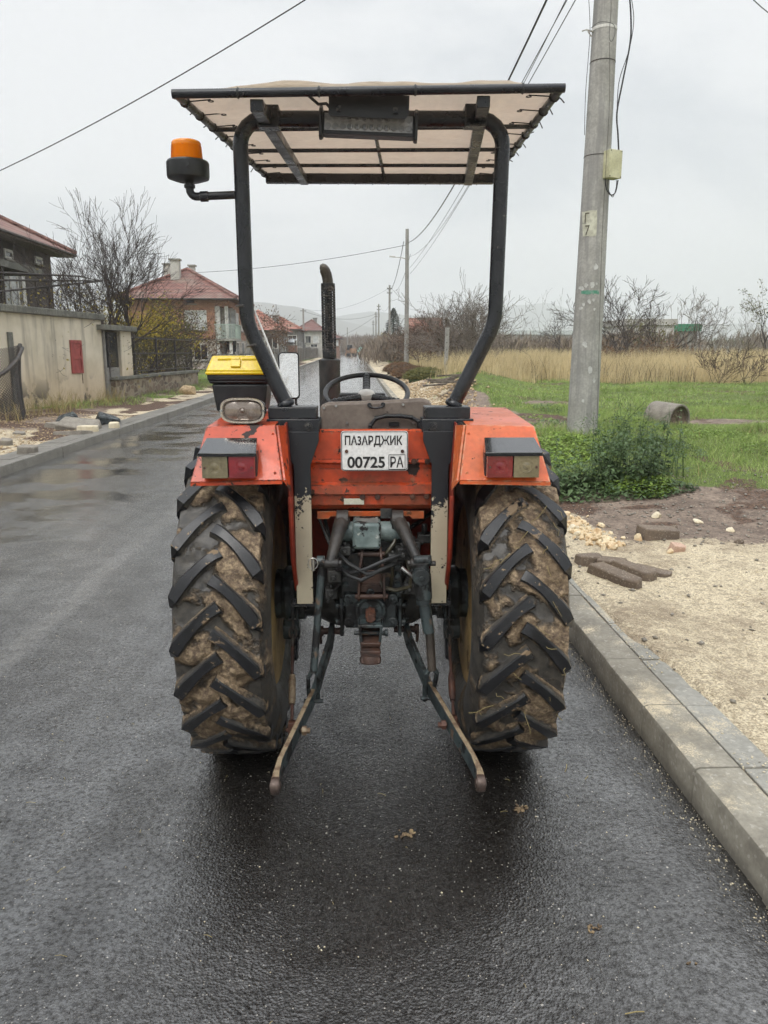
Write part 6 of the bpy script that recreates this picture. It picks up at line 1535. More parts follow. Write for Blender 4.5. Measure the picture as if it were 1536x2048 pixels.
X, Y = scatter(9000, 2, 12, 7, 28, lambda X, Y: np.clip(fbm(X * .8, Y * .8, 96) * 3 - 1.4, 0, 1) * grassmask(X, Y)); blades('dry_grass', X, Y, .06 + .14 * r.random(len(X)), .006 + .004 * r.random(len(X)), .9, 'straw', 'dead blades among the green grass', 15)
def drymask(X, Y): return np.clip(sst(0, 1.2, X - (2.9 + (Y - 29) * .02)) * (.25 + fbm(X * .6, Y * .6, 97)), 0, 1)
X, Y = scatter(60000, 3, 30, 28.5, 42, lambda X, Y: drymask(X, Y) * sst(-.6, .8, Y - 29.4 + (fbm(X * .8, Y * 0, 98) - .5) * 2.5), 1.4)
H_ = (.62 + .95 * fbm(X * .5, Y * .5, 99)) * (.6 + .5 * r.random(len(X))) * (.5 + .5 * sst(28.5, 31.5, Y))
blades('dry_grass', X, Y, H_, .010 + .012 * r.random(len(X)), .30, 'drygrass', 'tall pale straw grass of the field, near side', 16, 3, wind=(.10, 0))
X, Y = scatter(45000, 3, 46, 41, 66, drymask, 1.0); blades('dry_grass', X, Y, (.85 + .8 * fbm(X * .4, Y * .4, 99)) * (.6 + .5 * r.random(len(X))), .02 + .016 * r.random(len(X)), .25, 'drygrass', 'tall pale straw grass of the field, far side', 17, 2, wind=(.10, 0))
X, Y = scatter(3000, 4, 26, 28.6, 35, lambda X, Y: sst(.52, .62, fbm(X * .7, Y * .7, 101))); blades('dead_stalks', X, Y, .4 + .8 * r.random(len(X)), .012 + .01 * r.random(len(X)), .4, 'deadstalk', 'brown dead stalks at the edge of the straw field', 18)
for i, (u, d) in enumerate(((1500, 28), (1440, 29))):
    woody('dead_weed', B(u, d), 120 + i, ['tall dead thistle at the right picture edge', 'low dead thistle left of the tall one'][i], 'weed', 6, .75, .012, 3, 'dead thistles before the straw', bark='deadstalk', lean=.7, wob=.4, sx=2)
for i, (u, v, lb) in enumerate(((1100, 765, 'pale tuft of bent dry grass below the straw field'),)):
    pass

# far brush and woods: uncountable grey-brown twigs
def farwoods(name, label, segs, n, hmin, hmax, mat, seed, wk=1.0):
    r = np.random.default_rng(seed); t = r.random(n); k = (r.random(n) * len(segs)).astype(int); A = np.array([s[0] for s in segs])[k]; Bq = np.array([s[1] for s in segs])[k]; wd = np.array([s[2] for s in segs])[k]
    P_ = A + (Bq - A) * t[:, None]; X = P_[:, 0] + r.standard_normal(n) * wd; Y = P_[:, 1] + r.standard_normal(n) * wd
    H = hmin + (hmax - hmin) * np.clip(fbm(X * .13, Y * .13, seed) * 1.6 - .35, 0, 1) ; z = gz(X, Y)
    zb = z + H * r.random(n) ** .8 * .75; L = H * (.25 + .3 * r.random(n)); a = r.random(n) * 6.28; ln = .15 + .5 * r.random(n); w = (.02 + .05 * r.random(n)) * wk
    d = np.stack([np.cos(a) * ln * L, np.sin(a) * ln * L, L], -1); C = np.stack([X, Y, zb], -1); wx = np.stack([w, w * 0, w * 0], -1)
    v = np.stack([C - wx, C + wx, C + d * .55 + wx * .6 + r.standard_normal((n, 3)) * .06, C + d], 1).reshape(-1, 3); f = np.arange(n * 4).reshape(-1, 4); o = npmesh(name, v, f, M[mat]); tag(o, label, kind='stuff'); return o
def w2(u, d): p = D(u, 700, d); return (p.x, p.y)
farwoods('undergrowth', 'grey brown brush behind the straw field', [(w2(960, 76), w2(1180, 74), 2.0), (w2(1180, 66), w2(1250, 66), 2.0)], 11000, 1.4, 3.2, 'brush', 31)
farwoods('undergrowth', 'low brown brush behind the fence posts', [(w2(1240, 62), w2(1420, 60), 1.2), (w2(1400, 66), w2(1600, 68), 2.0)], 6500, .6, 1.4, 'brush', 36)
farwoods('treeline', 'hazy bare woods beyond the field', [(w2(900, 160), w2(1250, 180), 7), (w2(1200, 170), w2(1800, 200), 8), (w2(1500, 120), w2(1900, 130), 6)], 20000, 1.6, 4.6, 'brush', 32)
farwoods('treeline', 'hazy bare woods where the road ends', [(w2(600, 240), w2(760, 245), 9), (w2(660, 225), w2(735, 235), 4), (w2(760, 200), w2(900, 210), 7)], 20000, 2, 5.5, 'brush', 33)
farwoods('undergrowth', 'dark brush along the right of the far street', [(w2(775, 90), w2(768, 190), 1.2), (w2(805, 66), w2(780, 110), 1.3)], 24000, 1.0, 2.8, 'brush', 34, .45)
farwoods('treeline', 'hazy woods behind the left houses', [(w2(300, 150), w2(600, 230), 9), (w2(0, 110), w2(330, 140), 7)], 9000, 2, 5, 'bark_grey', 35)

# ------------------------------------------------------------------ rubble and stones
def chunk(name, p, size, rz, tilt, mat, label, cat, group, seed, poly=None):
    rr = random.Random(seed); w, d, h = size
    n = 5 if not poly else len(poly); base = poly or [(-1, -.9), (.6, -1), (1, -.2), (.8, .95), (-.7, 1)]
    mb = MB(); vb = [V(x * w / 2 * rr.uniform(.9, 1.1), y * d / 2 * rr.uniform(.9, 1.1), -.02) for x, y in base]; vt = [V(v.x * rr.uniform(.86, .98), v.y * rr.uniform(.86, .98), h * rr.uniform(.88, 1.08)) for v in vb]
    mb.add(vb + vt, [tuple(range(n))[::-1], tuple(range(n, 2 * n))] + [(i, (i + 1) % n, n + (i + 1) % n, n + i) for i in range(n)])
    o = mb.build(name, mat, bevel=min(w, d, h) * .13, smooth=25); o.location = p; o.rotation_euler = (tilt[0], tilt[1], rz); tag(o, label, cat, group); return o
def gp_(u, v, z=.14):
    for k in range(6): p = G(u, v, z); z = float(surf(p.x, p.y))
    p.z = z; return p
BAR = [(-1, -.9), (.75, -1), (1, -.3), (.95, .8), (-.9, 1)]
for i, (u, v, w, d, h, rz, tl, lb) in enumerate(((1228, 1160, .42, .13, .085, -1.12, (.06, .08), 'longest broken kerb block, nearest the kerb'), (1266, 1150, .36, .12, .08, -1.08, (-.05, .06), 'second broken kerb block, touching the longest one'), (1305, 1148, .26, .12, .05, -.5, (.05, .1), 'third broken kerb block, lying flat and pointed'),
                  (1222, 1132, .22, .12, .07, -.35, (.1, .0), 'dark broken kerb block half buried behind the others'), (1177, 1128, .20, .14, .08, .1, (0, 0), 'short dark kerb stub against the kerb line'), (1317, 1074, .34, .20, .09, .1, (.02, .04), 'flat grey concrete slab lying alone on the earth'))):
    chunk('concrete_block', gp_(u, v) + V(0, 0, -.012), (w, d, h), rz, tl, M['rubble_dark'], lb, 'concrete block', 'broken concrete blocks on the right verge', 300 + i, BAR)
p = gp_(1353, 1102); chunk('broken_brick', p, (.14, .09, .055), .3, (.15, .2), M['brickred'], 'pinkish broken brick beside the flat slab on the earth', 'brick', None, 320)
rr = random.Random(31)
for i, (u, v, s, m, lb) in enumerate(((1312, 1035, .085, 'limew', 'pale pointed stone on the brown earth above the slab'), (1146, 1062, .10, 'limew', 'white stone at the top of the yellow rubble'), (1155, 1070, .06, 'limew', 'smaller white stone just below the top one'), (1276, 1080, .085, 'lime', 'pale yellow stone left of the flat slab'), (1303, 1060, .05, 'lime', 'small cream stone above the flat slab'), (1347, 1060, .075, 'rubble_dark', 'brown stone right of the small cream one'),
                   (1396, 1045, .08, 'limew', 'flat pale stone alone on the earth at the right'), (1460, 1063, .07, 'limew', 'flat white shard farthest right on the earth'), (1478, 1086, .07, 'rubble_dark', 'dark clod near the right picture edge'), (1340, 1106, .05, 'lime', 'cream pebble beside the broken brick'))):
    p = gp_(u, v); mb = MB(); mb.rock((0, 0, 0), (s * .6, s * .5, s * (.42 if 'flat' not in lb else .18)), 400 + i, 2, .5); o = mb.build('stone', M[m], smooth=30); o.location = p + V(0, 0, s * .12); tag(o, lb, 'stone', 'loose stones on the right verge')
mb = MB()                                         # yellow limestone rubble by the kerb
for i in range(170):
    t = rr.random(); u = 1118 + 115 * t + rr.gauss(0, 8); v = 1040 + 55 * t + rr.gauss(0, 10); p = gp_(u, v)
    s = rr.uniform(.012, .042); mb.rock(p + V(0, 0, s * .3), (s, s * rr.uniform(.6, 1), s * rr.uniform(.45, .8)), 500 + i, 1, .5)
tag(mb.build('rubble', M['lime'], smooth=25), 'spill of yellow limestone rubble beside the kerb', kind='stuff')
mb = MB()
for i in range(420):
    u = 868 + rr.random() ** .9 * 84; v = 772 + rr.random() * 30; p = gp_(u, v, .2); s = rr.uniform(.015, .065)
    mb.rock(p + V(0, 0, s * .3 + .10 * math.exp(-((u - 930) / 30) ** 2)), (s, s * .8, s * .6), 900 + i, 1, .5)
tag(mb.build('rubble', M['limed'], smooth=25), 'heap of yellow broken stone beyond the kerb', kind='stuff')
for i, (u, d, rx, h, m, lb) in enumerate(((852, 33, .85, .42, 'grassy', 'green overgrown earth mound by the concrete post'), (800, 46, .9, .5, 'brownleaf', 'brown brush heap at the foot of the second pole'), (826, 38, 1.0, .45, 'brownleaf', 'reddish brush heap between pole and green mound'))):
    b = B(u, d); e = empty('brush_heap', b); tag(e, lb, 'heap', 'heaps along the right kerb'); mb = MB(); mb.rock((0, 0, 0), (rx, rx * .8, h), 31 + i, 3, .3, (0, 0, 0)); mb.build('core', M['deadstalk'] if m != 'grassy' else M['weed'], e); rr2 = random.Random(i)
    vs = []; fs = []
    for k in range(2600):
        a = rr2.uniform(0, 6.3); q = rr2.random(); rd = math.sqrt(1 - q * q); c = V(math.cos(a) * rd * rx, math.sin(a) * rd * rx * .8, q * h) * rr2.uniform(.9, 1.15); dd = V(rr2.gauss(0, 1), rr2.gauss(0, 1), rr2.gauss(0, .6)).normalized(); s = rr2.uniform(.04, .16); w = dd.orthogonal().normalized() * (.012 if m != 'grassy' else .016); n = len(vs)
        vs += [c - dd * s, c + w, c + dd * s, c - w]; fs.append((n, n + 1, n + 2, n + 3))
    mb = MB(); mb.v = [tuple(v) for v in vs]; mb.f = fs; mb.m = [0] * len(fs); mb.build('twigs' if m != 'grassy' else 'leaves', M['olive' if m == 'grassy' else m], e, smooth=0)
mb = MB()
for i in range(9): p = gp_(885 + i * 3.5, 772 + rr.uniform(-4, 4), .25); a = rr.uniform(-.3, .3); mb.box(p + V(0, 0, .12 + .03 * i), (1.3, .10, .05), (rr.uniform(-.15, .15), rr.uniform(-.25, .1), a))
tag(mb.build('plank_pile', M['wood'], bevel=.005), 'pile of broken dark planks on the rubble beyond the kerb', 'plank pile')
b = B(893, 33); e = empty('concrete_post', b); tag(e, 'square weathered concrete post standing before the thicket', 'post'); mb = MB(); mb.box((0, 0, .9), (.16, .16, 2.2), (0, .02, 0)); mb.build('shaft', M['polefar'], e, bevel=.01); mb = MB()
for k in range(5): mb.cyl((0, -.085, .5 + k * .3), (0, -.081, .5 + k * .3), .022, n=10)
mb.build('wire_hole', M['iron'], e)

# concrete pipe lying in the grass
p = gp_(1338, 848, .4); e = empty('concrete_pipe', p + V(0, .1, .07), R(30)); tag(e, 'short grey concrete pipe lying half buried and filled with earth', 'concrete pipe')
mb = MB(); mb.lathe([(.272, -.26), (.285, -.25), (.285, .28), (.245, .28), (.245, -.255)], (0, 0, 0), (0, 1, .06), 40, close=True); mb.build('ring', M['rubble_grey'], e, bevel=.006)
mb = MB(); N = 22; vs = [V(0, -.20, -.02)]; 
for q in range(1, 7):
    for k in range(N): a = 2 * PI * k / N; rr_ = .243 * q / 6; vs.append(V(math.cos(a) * rr_, -.20 + .06 * mnoise.noise(V(math.cos(a) * q, math.sin(a) * q, 3)) - (.12 if math.sin(a) < 0 else 0) * q / 6 * -math.sin(a), math.sin(a) * rr_))
fs = [(0, 1 + k, 1 + (k + 1) % N) for k in range(N)] + [(1 + q * N + k, 1 + q * N + (k + 1) % N, 1 + (q + 1) * N + (k + 1) % N, 1 + (q + 1) * N + k) for q in range(5) for k in range(N)]
mb.add(vs, fs); mb.build('earth_fill', pm('damp_earth', lin('6e6050'), lin('574a3e'), 9, rough=.95, bump=.8, bscale=30, bdist=.02), e)

# far kerb side: rubble slabs, boulder
for i, (u, v, w, d, h, rz, tl, m, lb) in enumerate(((160, 858, .95, .5, .17, .1, (.35, .1), 'rubble_grey', 'largest tilted concrete slab of the left heap'), (125, 855, .6, .4, .10, -.1, (.0, .1), 'rubble_grey', 'flat slab at the left end of the heap'), (146, 868, .7, .42, .08, .15, (-.1, .0), 'rubble_grey', 'flat pale slab lying in front of the heap'),
              (212, 848, .55, .5, .22, .6, (.2, .3), 'bluedark', 'dark broken asphalt chunk at the right of the heap'), (138, 848, .45, .4, .2, .2, (.2, -.3), 'bluedark', 'dark asphalt lump behind the tilted slab'), (178, 862, .4, .25, .12, -.2, (.0, .0), 'limew', 'pale block in front of the tilted slab'), (228, 855, .22, .2, .13, .4, (0, 0), 'limew', 'white stone at the right end of the heap'),
              (55, 905, .3, .22, .13, .3, (.1, .1), 'rubble_grey', 'single block near the kerb, left of the heap'), (12, 890, .2, .2, .12, .3, (.1, .1), 'rubble_grey', 'small stone at the left picture edge'), (38, 868, .22, .2, .06, .3, (.1, .1), 'rubble_grey', 'small flat stone on the gravel'))):
    chunk('concrete_block', gp_(u, v) + V(0, 0, -.02), (w, d, h), rz, tl, M[m], lb, 'concrete block', 'broken slabs on the left verge', 340 + i)
p = gp_(376, 789); mb = MB(); mb.rock((0, 0, 0), (.30, .26, .2), 77, 3, .45); o = mb.build('boulder', M['limed'], smooth=40); o.location = p + V(0, 0, .1); tag(o, 'rounded tan boulder below the stone wall', 'boulder')

# ------------------------------------------------------------------ left: walls, houses
A0, A1 = G(-60, 838, .2), G(213, 801, .2); dirw = (A1 - A0); dirw.z = 0; Lw = dirw.length; dirw.normalize(); ang = math.atan2(dirw.y, dirw.x)
zt_ = 2.42
def proj_on(a, dv, u, v):
    """where a line of sight meets the vertical plane through a along dv -> (distance along, height)"""
    o = V(0, 0, CH); rd = lev2w(ray(u, v)); n = V(dv.y, -dv.x, 0); k = (a - o).dot(n) / rd.dot(n); q = o + rd * k; return (q - a).dot(dv), q.z
_, zt_ = proj_on(A0, dirw, 195, 640)
_, zt0 = proj_on(A0, dirw, 0, 636)
sh = empty('garden_wall', A0, ang); tag(sh, 'tall beige rendered wall with a red shutter and grey coping', 'wall')
mb = MB(); zb = -.3; mb.box2((0, 0, zb), (Lw, .35, zt_ - A0.z)); mb.box2((Lw - .35, .35, zb), (Lw, 3.0, zt_ - A0.z - .3)); mb.build('wall', M['render_beige'], sh)
mb = MB(); mb.box2((-.3, -.09, zt_ - A0.z + .003), (Lw + .10, .45, zt_ - A0.z + .17)); mb.build('coping', M['coping'], sh, bevel=.015)
s0, z0 = proj_on(A0, dirw, 138, 680); s1, z1 = proj_on(A0, dirw, 166, 746)
shu = empty('shutter', (s0, -.003, z0 - A0.z), 0, sh); w_, h_ = (s1 - s0), z1 - z0
mb = MB(); mb.box2((0, -.012, h_), (w_, 0, 0)); mb.build('board', M['redpaint'], shu); mb = MB()
for a, b_ in (((0, -.03, 0), (.09, -.0125, h_)), ((w_ - .09, -.03, 0), (w_, -.0125, h_)), ((.09, -.03, 0), (w_ - .09, -.0125, -.08)), ((.09, -.03, h_), (w_ - .09, -.0125, h_ + .09)), ((.09, -.028, h_ * .53 - .04), (w_ - .09, -.0125, h_ * .53 + .04))): mb.box2(a, b_)
mb.build('frame', M['redpaint'], shu, bevel=.004)
mb = MB(); mb.box2((s1 - .06, -.006, .55), (s1 - .03, 0, z1 - A0.z - .02)); mb.build('iron_strip', M['rust'], sh)
sa, za = proj_on(A0, dirw, 17, 664); sb, zb_ = proj_on(A0, dirw, 17, 705); mb = MB(); mb.box2((sa - .09, -.05, .2), (sa + .09, -.001, za - A0.z)); mb.build('stub_post', M['coping'], sh, bevel=.01)
# gate and pillar
P0, P1 = G(219, 801, .2), G(238, 796, .2); ge = empty('gateway', P0, ang); tag(ge, 'narrow grey metal gate under a concrete lintel beside a rendered pillar', 'gate')
sg, zg = proj_on(P0, dirw, 238, 662); hg = zg - P0.z
mb = MB(); mb.box2((.95, -.02, -.2), (1.75, .5, hg)); mb.build('pillar', M['render_beige'], ge); mb = MB(); mb.box2((-.30, -.16, hg + .002), (1.92, .6, hg + .15)); mb.build('lintel', M['coping'], ge, bevel=.012)
mb = MB(); mb.box2((.05, .06, .02), (.92, .10, hg - .05)); mb.build('gate_leaf', M['glass'], ge); mb = MB(); mb.box2((.0, .03, .0), (.07, .12, hg)); mb.box2((.05, .04, .0), (.92, .055, .95)); mb.build('gate_frame', M['sheet_white'] if False else M['render_grey'], ge)
# stone wall with an iron fence
S0, S1 = G(236, 800, .2), G(397, 771, .25); dv = S1 - S0; dv.z = 0; Ls = dv.length; dv.normalize(); sa_ = math.atan2(dv.y, dv.x); _, hs = proj_on(S0, dv, 240, 760)
e = empty('stone_wall', S0, sa_); tag(e, 'low rubble stone wall with a mossy concrete cap', 'wall'); mb = MB(); mb.box2((0, 0, -.4), (Ls, .4, hs - S0.z)); mb.build('wall', M['stone'], e); mb = MB(); mb.box2((-.05, -.06, hs - S0.z + .002), (Ls + .05, .45, hs - S0.z + .10)); mb.build('cap', M['coping'], e, bevel=.012)
e = empty('iron_fence', S0 + V(0, 0, hs - S0.z + .1), sa_); tag(e, 'rusty iron bar fence standing on the low stone wall', 'fence'); mb = MB()
for k in range(int(Ls / .13)): mb.box((k * .13, .2, .62), (.016, .016, 1.24))
mb.build('bar', M['iron'], e); mb = MB()
for z in (.12, .68, 1.18): mb.box((Ls / 2, .2, z), (Ls, .03, .04))
mb.build('rail', M['iron'], e); mb = MB()
for k in range(int(Ls / 2.2) + 1): mb.box((k * 2.2, .2, .62), (.06, .06, 1.3))
mb.build('post', M['iron'], e)
# rolled chain-link
c = gp_(26, 836); e = empty('wire_mesh', c, ang); tag(e, 'bent length of rusty chain-link fencing leaning against the beige wall', 'fencing'); mb = MB()
def mp(a, h): # a across, h up
    return V(-.75 + a * 1.15 + .28 * h ** 2 * (.6 + a) - .10, .0 - .35 * math.sin(a * 3.0) * (1 - .5 * h) + .15 * h, h * (1.55 - .15 * (1 - a)))
N1, N2 = 20, 24
for k in range(-N2, N1, 1):
    for sgn in (1, -1):
        pts = []
        for q in range(0, N2 + 1):
            a = (k + q) / N1 if sgn > 0 else (k + N2 - q) / N1
            if 0 <= a <= 1: pts.append(mp(a, q / N2))
        if len(pts) > 1: mb.tube(pts, .007, 3, caps=False)
mb.build('netting', M['iron'], e); mb = MB(); mb.tube([mp(1, q / 10) for q in range(11)], .045, 8); mb.tube([mp(.93, q / 10) + V(0, -.03, 0) for q in range(11)], .03, 6); mb.tube([mp(q / 10, .55 + .4 * q / 10) + V(0, -.05, 0) for q in range(11)], .05, 6); mb.build('rolled_edge', M['iron'], e)

def window(parent, c, w, h, nrm, mat='curtain', frame='white', bars=1, nm='window', t=.07):
    """framed window: c centre of the opening on the wall, nrm outward direction (unit, horizontal)"""
    x = V(-nrm.y, nrm.x, 0); e = MB()
    m = Matrix((x, -nrm, V(0, 0, 1))).transposed()
    def bx(cx_, cz, ww, hh, d0, d1, mb): mb.box(c + x * cx_ + V(0, 0, cz) + nrm * ((d0 + d1) / 2), (ww, abs(d1 - d0), hh), m)
    f = MB(); bx(-w / 2, 0, t, h + t, 0, .05, f); bx(w / 2, 0, t, h + t, 0, .05, f); bx(0, h / 2, w - t, t, 0, .05, f); bx(0, -h / 2, w - t, t, 0, .05, f)
    for k in range(bars): bx(-w / 2 + w * (k + 1) / (bars + 1), 0, t * .8, h - t, .005, .045, f)
    o = f.build(nm, M[frame], parent); g = MB(); bx(0, 0, w - t, h - t, .002, .012, g); g.build('pane', M[mat], o); s = MB(); bx(0, -h / 2 - .07, w + .2, .06, 0, .12, s); s.build('sill', M['slab'], o); return o
def hiproof(parent, x0, x1, y0, y1, z, rise, mat, over=.5, ridge='y', thick=.12, gable=False):
    x0 -= over; x1 += over; y0 -= over; y1 += over; w = x1 - x0; d = y1 - y0
    if ridge == 'y': k = 0 if gable else min(w / 2, d / 2) ; R0, R1 = V((x0 + x1) / 2, y0 + k, z + rise), V((x0 + x1) / 2, y1 - k, z + rise)
    else: k = 0 if gable else min(d / 2, w / 2); R0, R1 = V(x0 + k, (y0 + y1) / 2, z + rise), V(x1 - k, (y0 + y1) / 2, z + rise)
    a, b, c, d_ = V(x0, y0, z), V(x1, y0, z), V(x1, y1, z), V(x0, y1, z); mb = MB()
    same = (R0 - R1).length < .05
    if same: F_ = [(a, b, R0), (b, c, R0), (c, d_, R0), (d_, a, R0)]
    elif ridge == 'y': F_ = [(a, b, R0), (b, c, R1, R0), (c, d_, R1), (d_, a, R0, R1)]
    else: F_ = [(a, b, R1, R0), (b, c, R1), (c, d_, R0, R1), (d_, a, R0)]
    for f in F_: mb.poly(f)
    dn = V(0, 0, -thick)
    for p, q in ((a, b), (b, c), (c, d_), (d_, a)): mb.poly([p, q, q + dn, p + dn])
    mb.poly([a + dn, d_ + dn, c + dn, b + dn]); o = mb.build('roof', M[mat], parent, smooth=0)
    ed = MB()
    for p, q in ([(R0, R1)] if not same else []) + ([] if gable else [(a, R0), (b, R0 if ridge == 'y' or same else R1), (c, R1), (d_, R1 if ridge == 'y' else R0)]):
        L = (q - p).length; n = max(2, int(L / .4))
        for k_ in range(n): ed.tube([p.lerp(q, k_ / n) + V(0, 0, .03), p.lerp(q, (k_ + 1.05) / n) + V(0, 0, .05)], [.12, .10], 7)
    ed.build('ridge_tiles', M[mat], o)
    gt = MB(); 
    for p, q in ((a, b), (b, c), (c, d_), (d_, a)): gt.tube([p + V(0, 0, -.06), q + V(0, 0, -.06)], .06, 6)
    gt.build('gutter', M['iron'], o); return o

# dark house
GL = float(grade(25)); e = empty('dark_house', (0, 0, 0)); tag(e, 'dark brown two storey house with a tiled roof behind the beige wall', 'house'); EX = -11.4
c1 = onX(150, 508, EX + .0); ez = c1.z; ye = c1.y
WXh = EX - .75; mb = MB(); mb.box2((WXh - 9, 8, -.3), (WXh, ye - .7, ez - .02)); mb.build('wall', M['render_dark'], e)
rf = hiproof(e, WXh - 9, WXh, 8, ye - .7, ez, 2.7, 'tile_old', .75, 'y')
mb = MB(); mb.box2((EX - .7, 8, ez - .16), (EX - .02, ye - .05, ez - .13)); mb.build('soffit', M['wood'], e)
for (u0, v0, u1, v1) in ((6, 497, 25, 520), (68, 513, 84, 530)):
    a, b_ = onX(u0, v0, WXh), onX(u1, v1, WXh); cc = (a + b_) / 2; window(e, V(WXh, cc.y, cc.z), abs(b_.y - a.y) * .85, abs(a.z - b_.z) * .8, V(1, 0, 0), 'glass', 'white', 0, t=.09)
p0, p1 = onX(-40, 519, WXh + 1.3), onX(86, 534, WXh + 1.3); zt2 = onX(20, 522, WXh + 1.3).z; zb2 = onX(20, 536, WXh + 1.3).z
mb = MB(); mb.box2((WXh + .002, 8.5, zb2), (WXh + 1.3, p1.y, zt2)); mb.build('balcony_slab', M['coping'], e)
p0 = onX(0, 540, WXh + .05); a, b_ = onX(3, 560, WXh), onX(38, 616, WXh); cc = (a + b_) / 2; window(e, V(WXh, cc.y, cc.z), abs(b_.y - a.y), 2.0, V(1, 0, 0), 'curtain', 'white', 1, 'door', .12)
a = onX(46, 560, WXh + .1); mb = MB(); mb.box2((WXh + .002, a.y - .14, 2.0), (WXh + .12, a.y + .14, a.z + .3)); mb.box2((WXh + .002, a.y - 2.6, a.z + .3), (WXh + .13, a.y + .14, a.z + .45)); mb.build('porch_frame', M['white'], e)
# pergola of pipes over the yard
e = empty('pergola', (0, 0, 0)); tag(e, 'rusty pipe pergola frame above the beige wall', 'pergola'); PX = -9.6; mb = MB()
def pp(u, v, X=PX): return onX(u, v, X)
for (a, b_) in (((-30, 544), (166, 553)), ((-30, 560), (205, 562)), ((-30, 586), (205, 562))):
    A_, B_ = pp(*a), pp(*b_); mb.tube([A_, B_], .03, 6)
mb.tube([pp(158, 553), pp(205, 562)], .025, 6); mb.build('rail', M['iron'], e); mb = MB()
for (u, v) in ((4, 534), (70, 560), (96, 575), (157, 553)): A_ = pp(u, v); mb.tube([A_, V(A_.x, A_.y, .2)], .028, 6)
mb.build('post', M['iron'], e)

# brick house
d0 = 55; fl0, fl1 = D(250, 600, d0), D(456, 600, d0); g0 = gzf(fl0.x, fl0.y); ez = HZ(597, d0)
X0, X1, Y0 = fl0.x, fl1.x, (fl0.y + fl1.y) / 2; Y1 = Y0 + 8.2
e = empty('brick_house', (0, 0, 0)); tag(e, 'two storey orange brick house with white chimneys, balcony and red hipped roof', 'house')
zf = onY(400, 678, Y0).z                          # floor between the storeys
lx0 = onY(430, 640, Y0).x                         # loggia cut out of the near right corner
mb = MB(); mb.box2((X0, Y0, zf), (lx0, Y1, ez - .03)); mb.box2((lx0, Y0 + 2.2, zf), (X1, Y1, ez - .03)); mb.box2((lx0 - .0, Y0 + .004, ez - .5), (X1, Y0 + 2.2, ez - .032)); mb.build('upper_wall', M['brick'], e)
mb = MB(); mb.box2((X0 + .02, Y0 + .02, g0 - .5), (lx0 - .02, Y1 - .02, zf - .003)); mb.box2((lx0 - .02, Y0 + 1.6, g0 - .5), (X1 - .02, Y1 - .02, zf - .003)); mb.build('ground_wall', M['stone_pale'], e)
mb = MB(); mb.box2((lx0 + .02, Y0 - .5, zf - .14), (X1 + .5, Y0 + 2.25, zf + .02)); mb.build('balcony_slab', M['slab'], e)
mb = MB(); mb.box2((lx0 + .002, Y0 + .06, zf + .021), (lx0 + .10, Y0 + 2.0, ez - .52)); mb.box2((lx0 + .1, Y0 + 2.15, zf + .021), (X1 - .002, Y0 + 2.197, ez - .52)); mb.build('loggia_wall', M['render_white'], e)
mb = MB(); mb.box2((lx0 + .1, Y0 + .05, zf + .02), (lx0 + .32, Y0 + .25, ez - .5)); mb.box2((X1 - .3, Y0 + .05, zf + .02), (X1 - .08, Y0 + .25, ez - .5)); mb.box2((lx0 + .1, Y0 - .3, g0), (lx0 + .3, Y0 - .1, zf - .14)); mb.box2((X1 + .0, Y0 - .3, g0), (X1 + .2, Y0 - .1, zf - .14)); mb.build('pillar', M['white'], e)
mb = MB(); 
for k in range(20): x = lx0 + .05 + (X1 + .45 - lx0 - .05) * k / 19; mb.box((x, Y0 - .46, zf + .5), (.025, .025, .96))
for k in range(14): mb.box((X1 + .46, Y0 - .46 + 2.6 * k / 13, zf + .5), (.025, .025, .96))
mb.box(((lx0 + X1 + .5) / 2, Y0 - .46, zf + .98), (X1 + .5 - lx0, .05, .05)); mb.box((X1 + .46, Y0 + .8, zf + .98), (.05, 2.6, .05)); mb.build('balcony_rail', pm('pale_green_rail', lin('a8b8ac'), None, rough=.5), e)
cw = (onY(371, 624, Y0) + onY(412, 656, Y0)) / 2; window(e, V(cw.x, Y0, cw.z), 1.45, 1.25, V(0, -1, 0), 'curtain', 'white', 1)
cw = (onY(388, 690, Y0) + onY(416, 719, Y0)) / 2; window(e, V(cw.x, Y0 + .02, cw.z), .95, 1.05, V(0, -1, 0), 'glass', 'white', 1)
cw = onY(381, 602, Y0); window(e, V(cw.x, Y0, cw.z), .6, .28, V(0, -1, 0), 'glass', 'brick', 0, 'vent', .04)
for (u, w) in ((440, .8), (462, .8)): cw = onY(u, 700, Y0 + 1.6); window(e, V(cw.x, Y0 + 1.6, g0 + 1.15), w, 2.0, V(0, -1, 0), 'curtain' if u < 450 else 'glass', 'white', 0, 'door')
cw = onY(440, 650, Y0 + 2.15); window(e, V(lx0 + .75, Y0 + 2.15, zf + 1.05), .75, 2.0, V(0, -1, 0), 'curtain', 'white', 1, 'door')
for yy in (Y0 + 3.6, Y0 + 6.2):
    window(e, V(X1, yy, zf + 1.3), 1.3, 1.2, V(1, 0, 0), 'curtain', 'white', 1); window(e, V(X1 - .02, yy, g0 + 1.3), 1.2, 1.1, V(1, 0, 0), 'glass', 'white', 1)
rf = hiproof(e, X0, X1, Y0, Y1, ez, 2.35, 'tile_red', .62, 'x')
for (u, v, w, dy, h) in ((350, 518, .62, 2.6, 2.0), (333, 527, .42, 5.0, 1.6), (384, 530, .42, 5.5, 1.6)):
    q = onY(u, v, Y0 + dy); c_ = MB(); c_.box2((q.x - w / 2, Y0 + dy - w / 2, q.z - h), (q.x + w / 2, Y0 + dy + w / 2, q.z - .1)); o = c_.build('chimney', M['render_white'], rf); c_ = MB(); c_.box2((q.x - w / 2 - .09, Y0 + dy - w / 2 - .09, q.z - .098), (q.x + w / 2 + .09, Y0 + dy + w / 2 + .09, q.z)); c_.build('chimney_cap', M['slab'], rf)

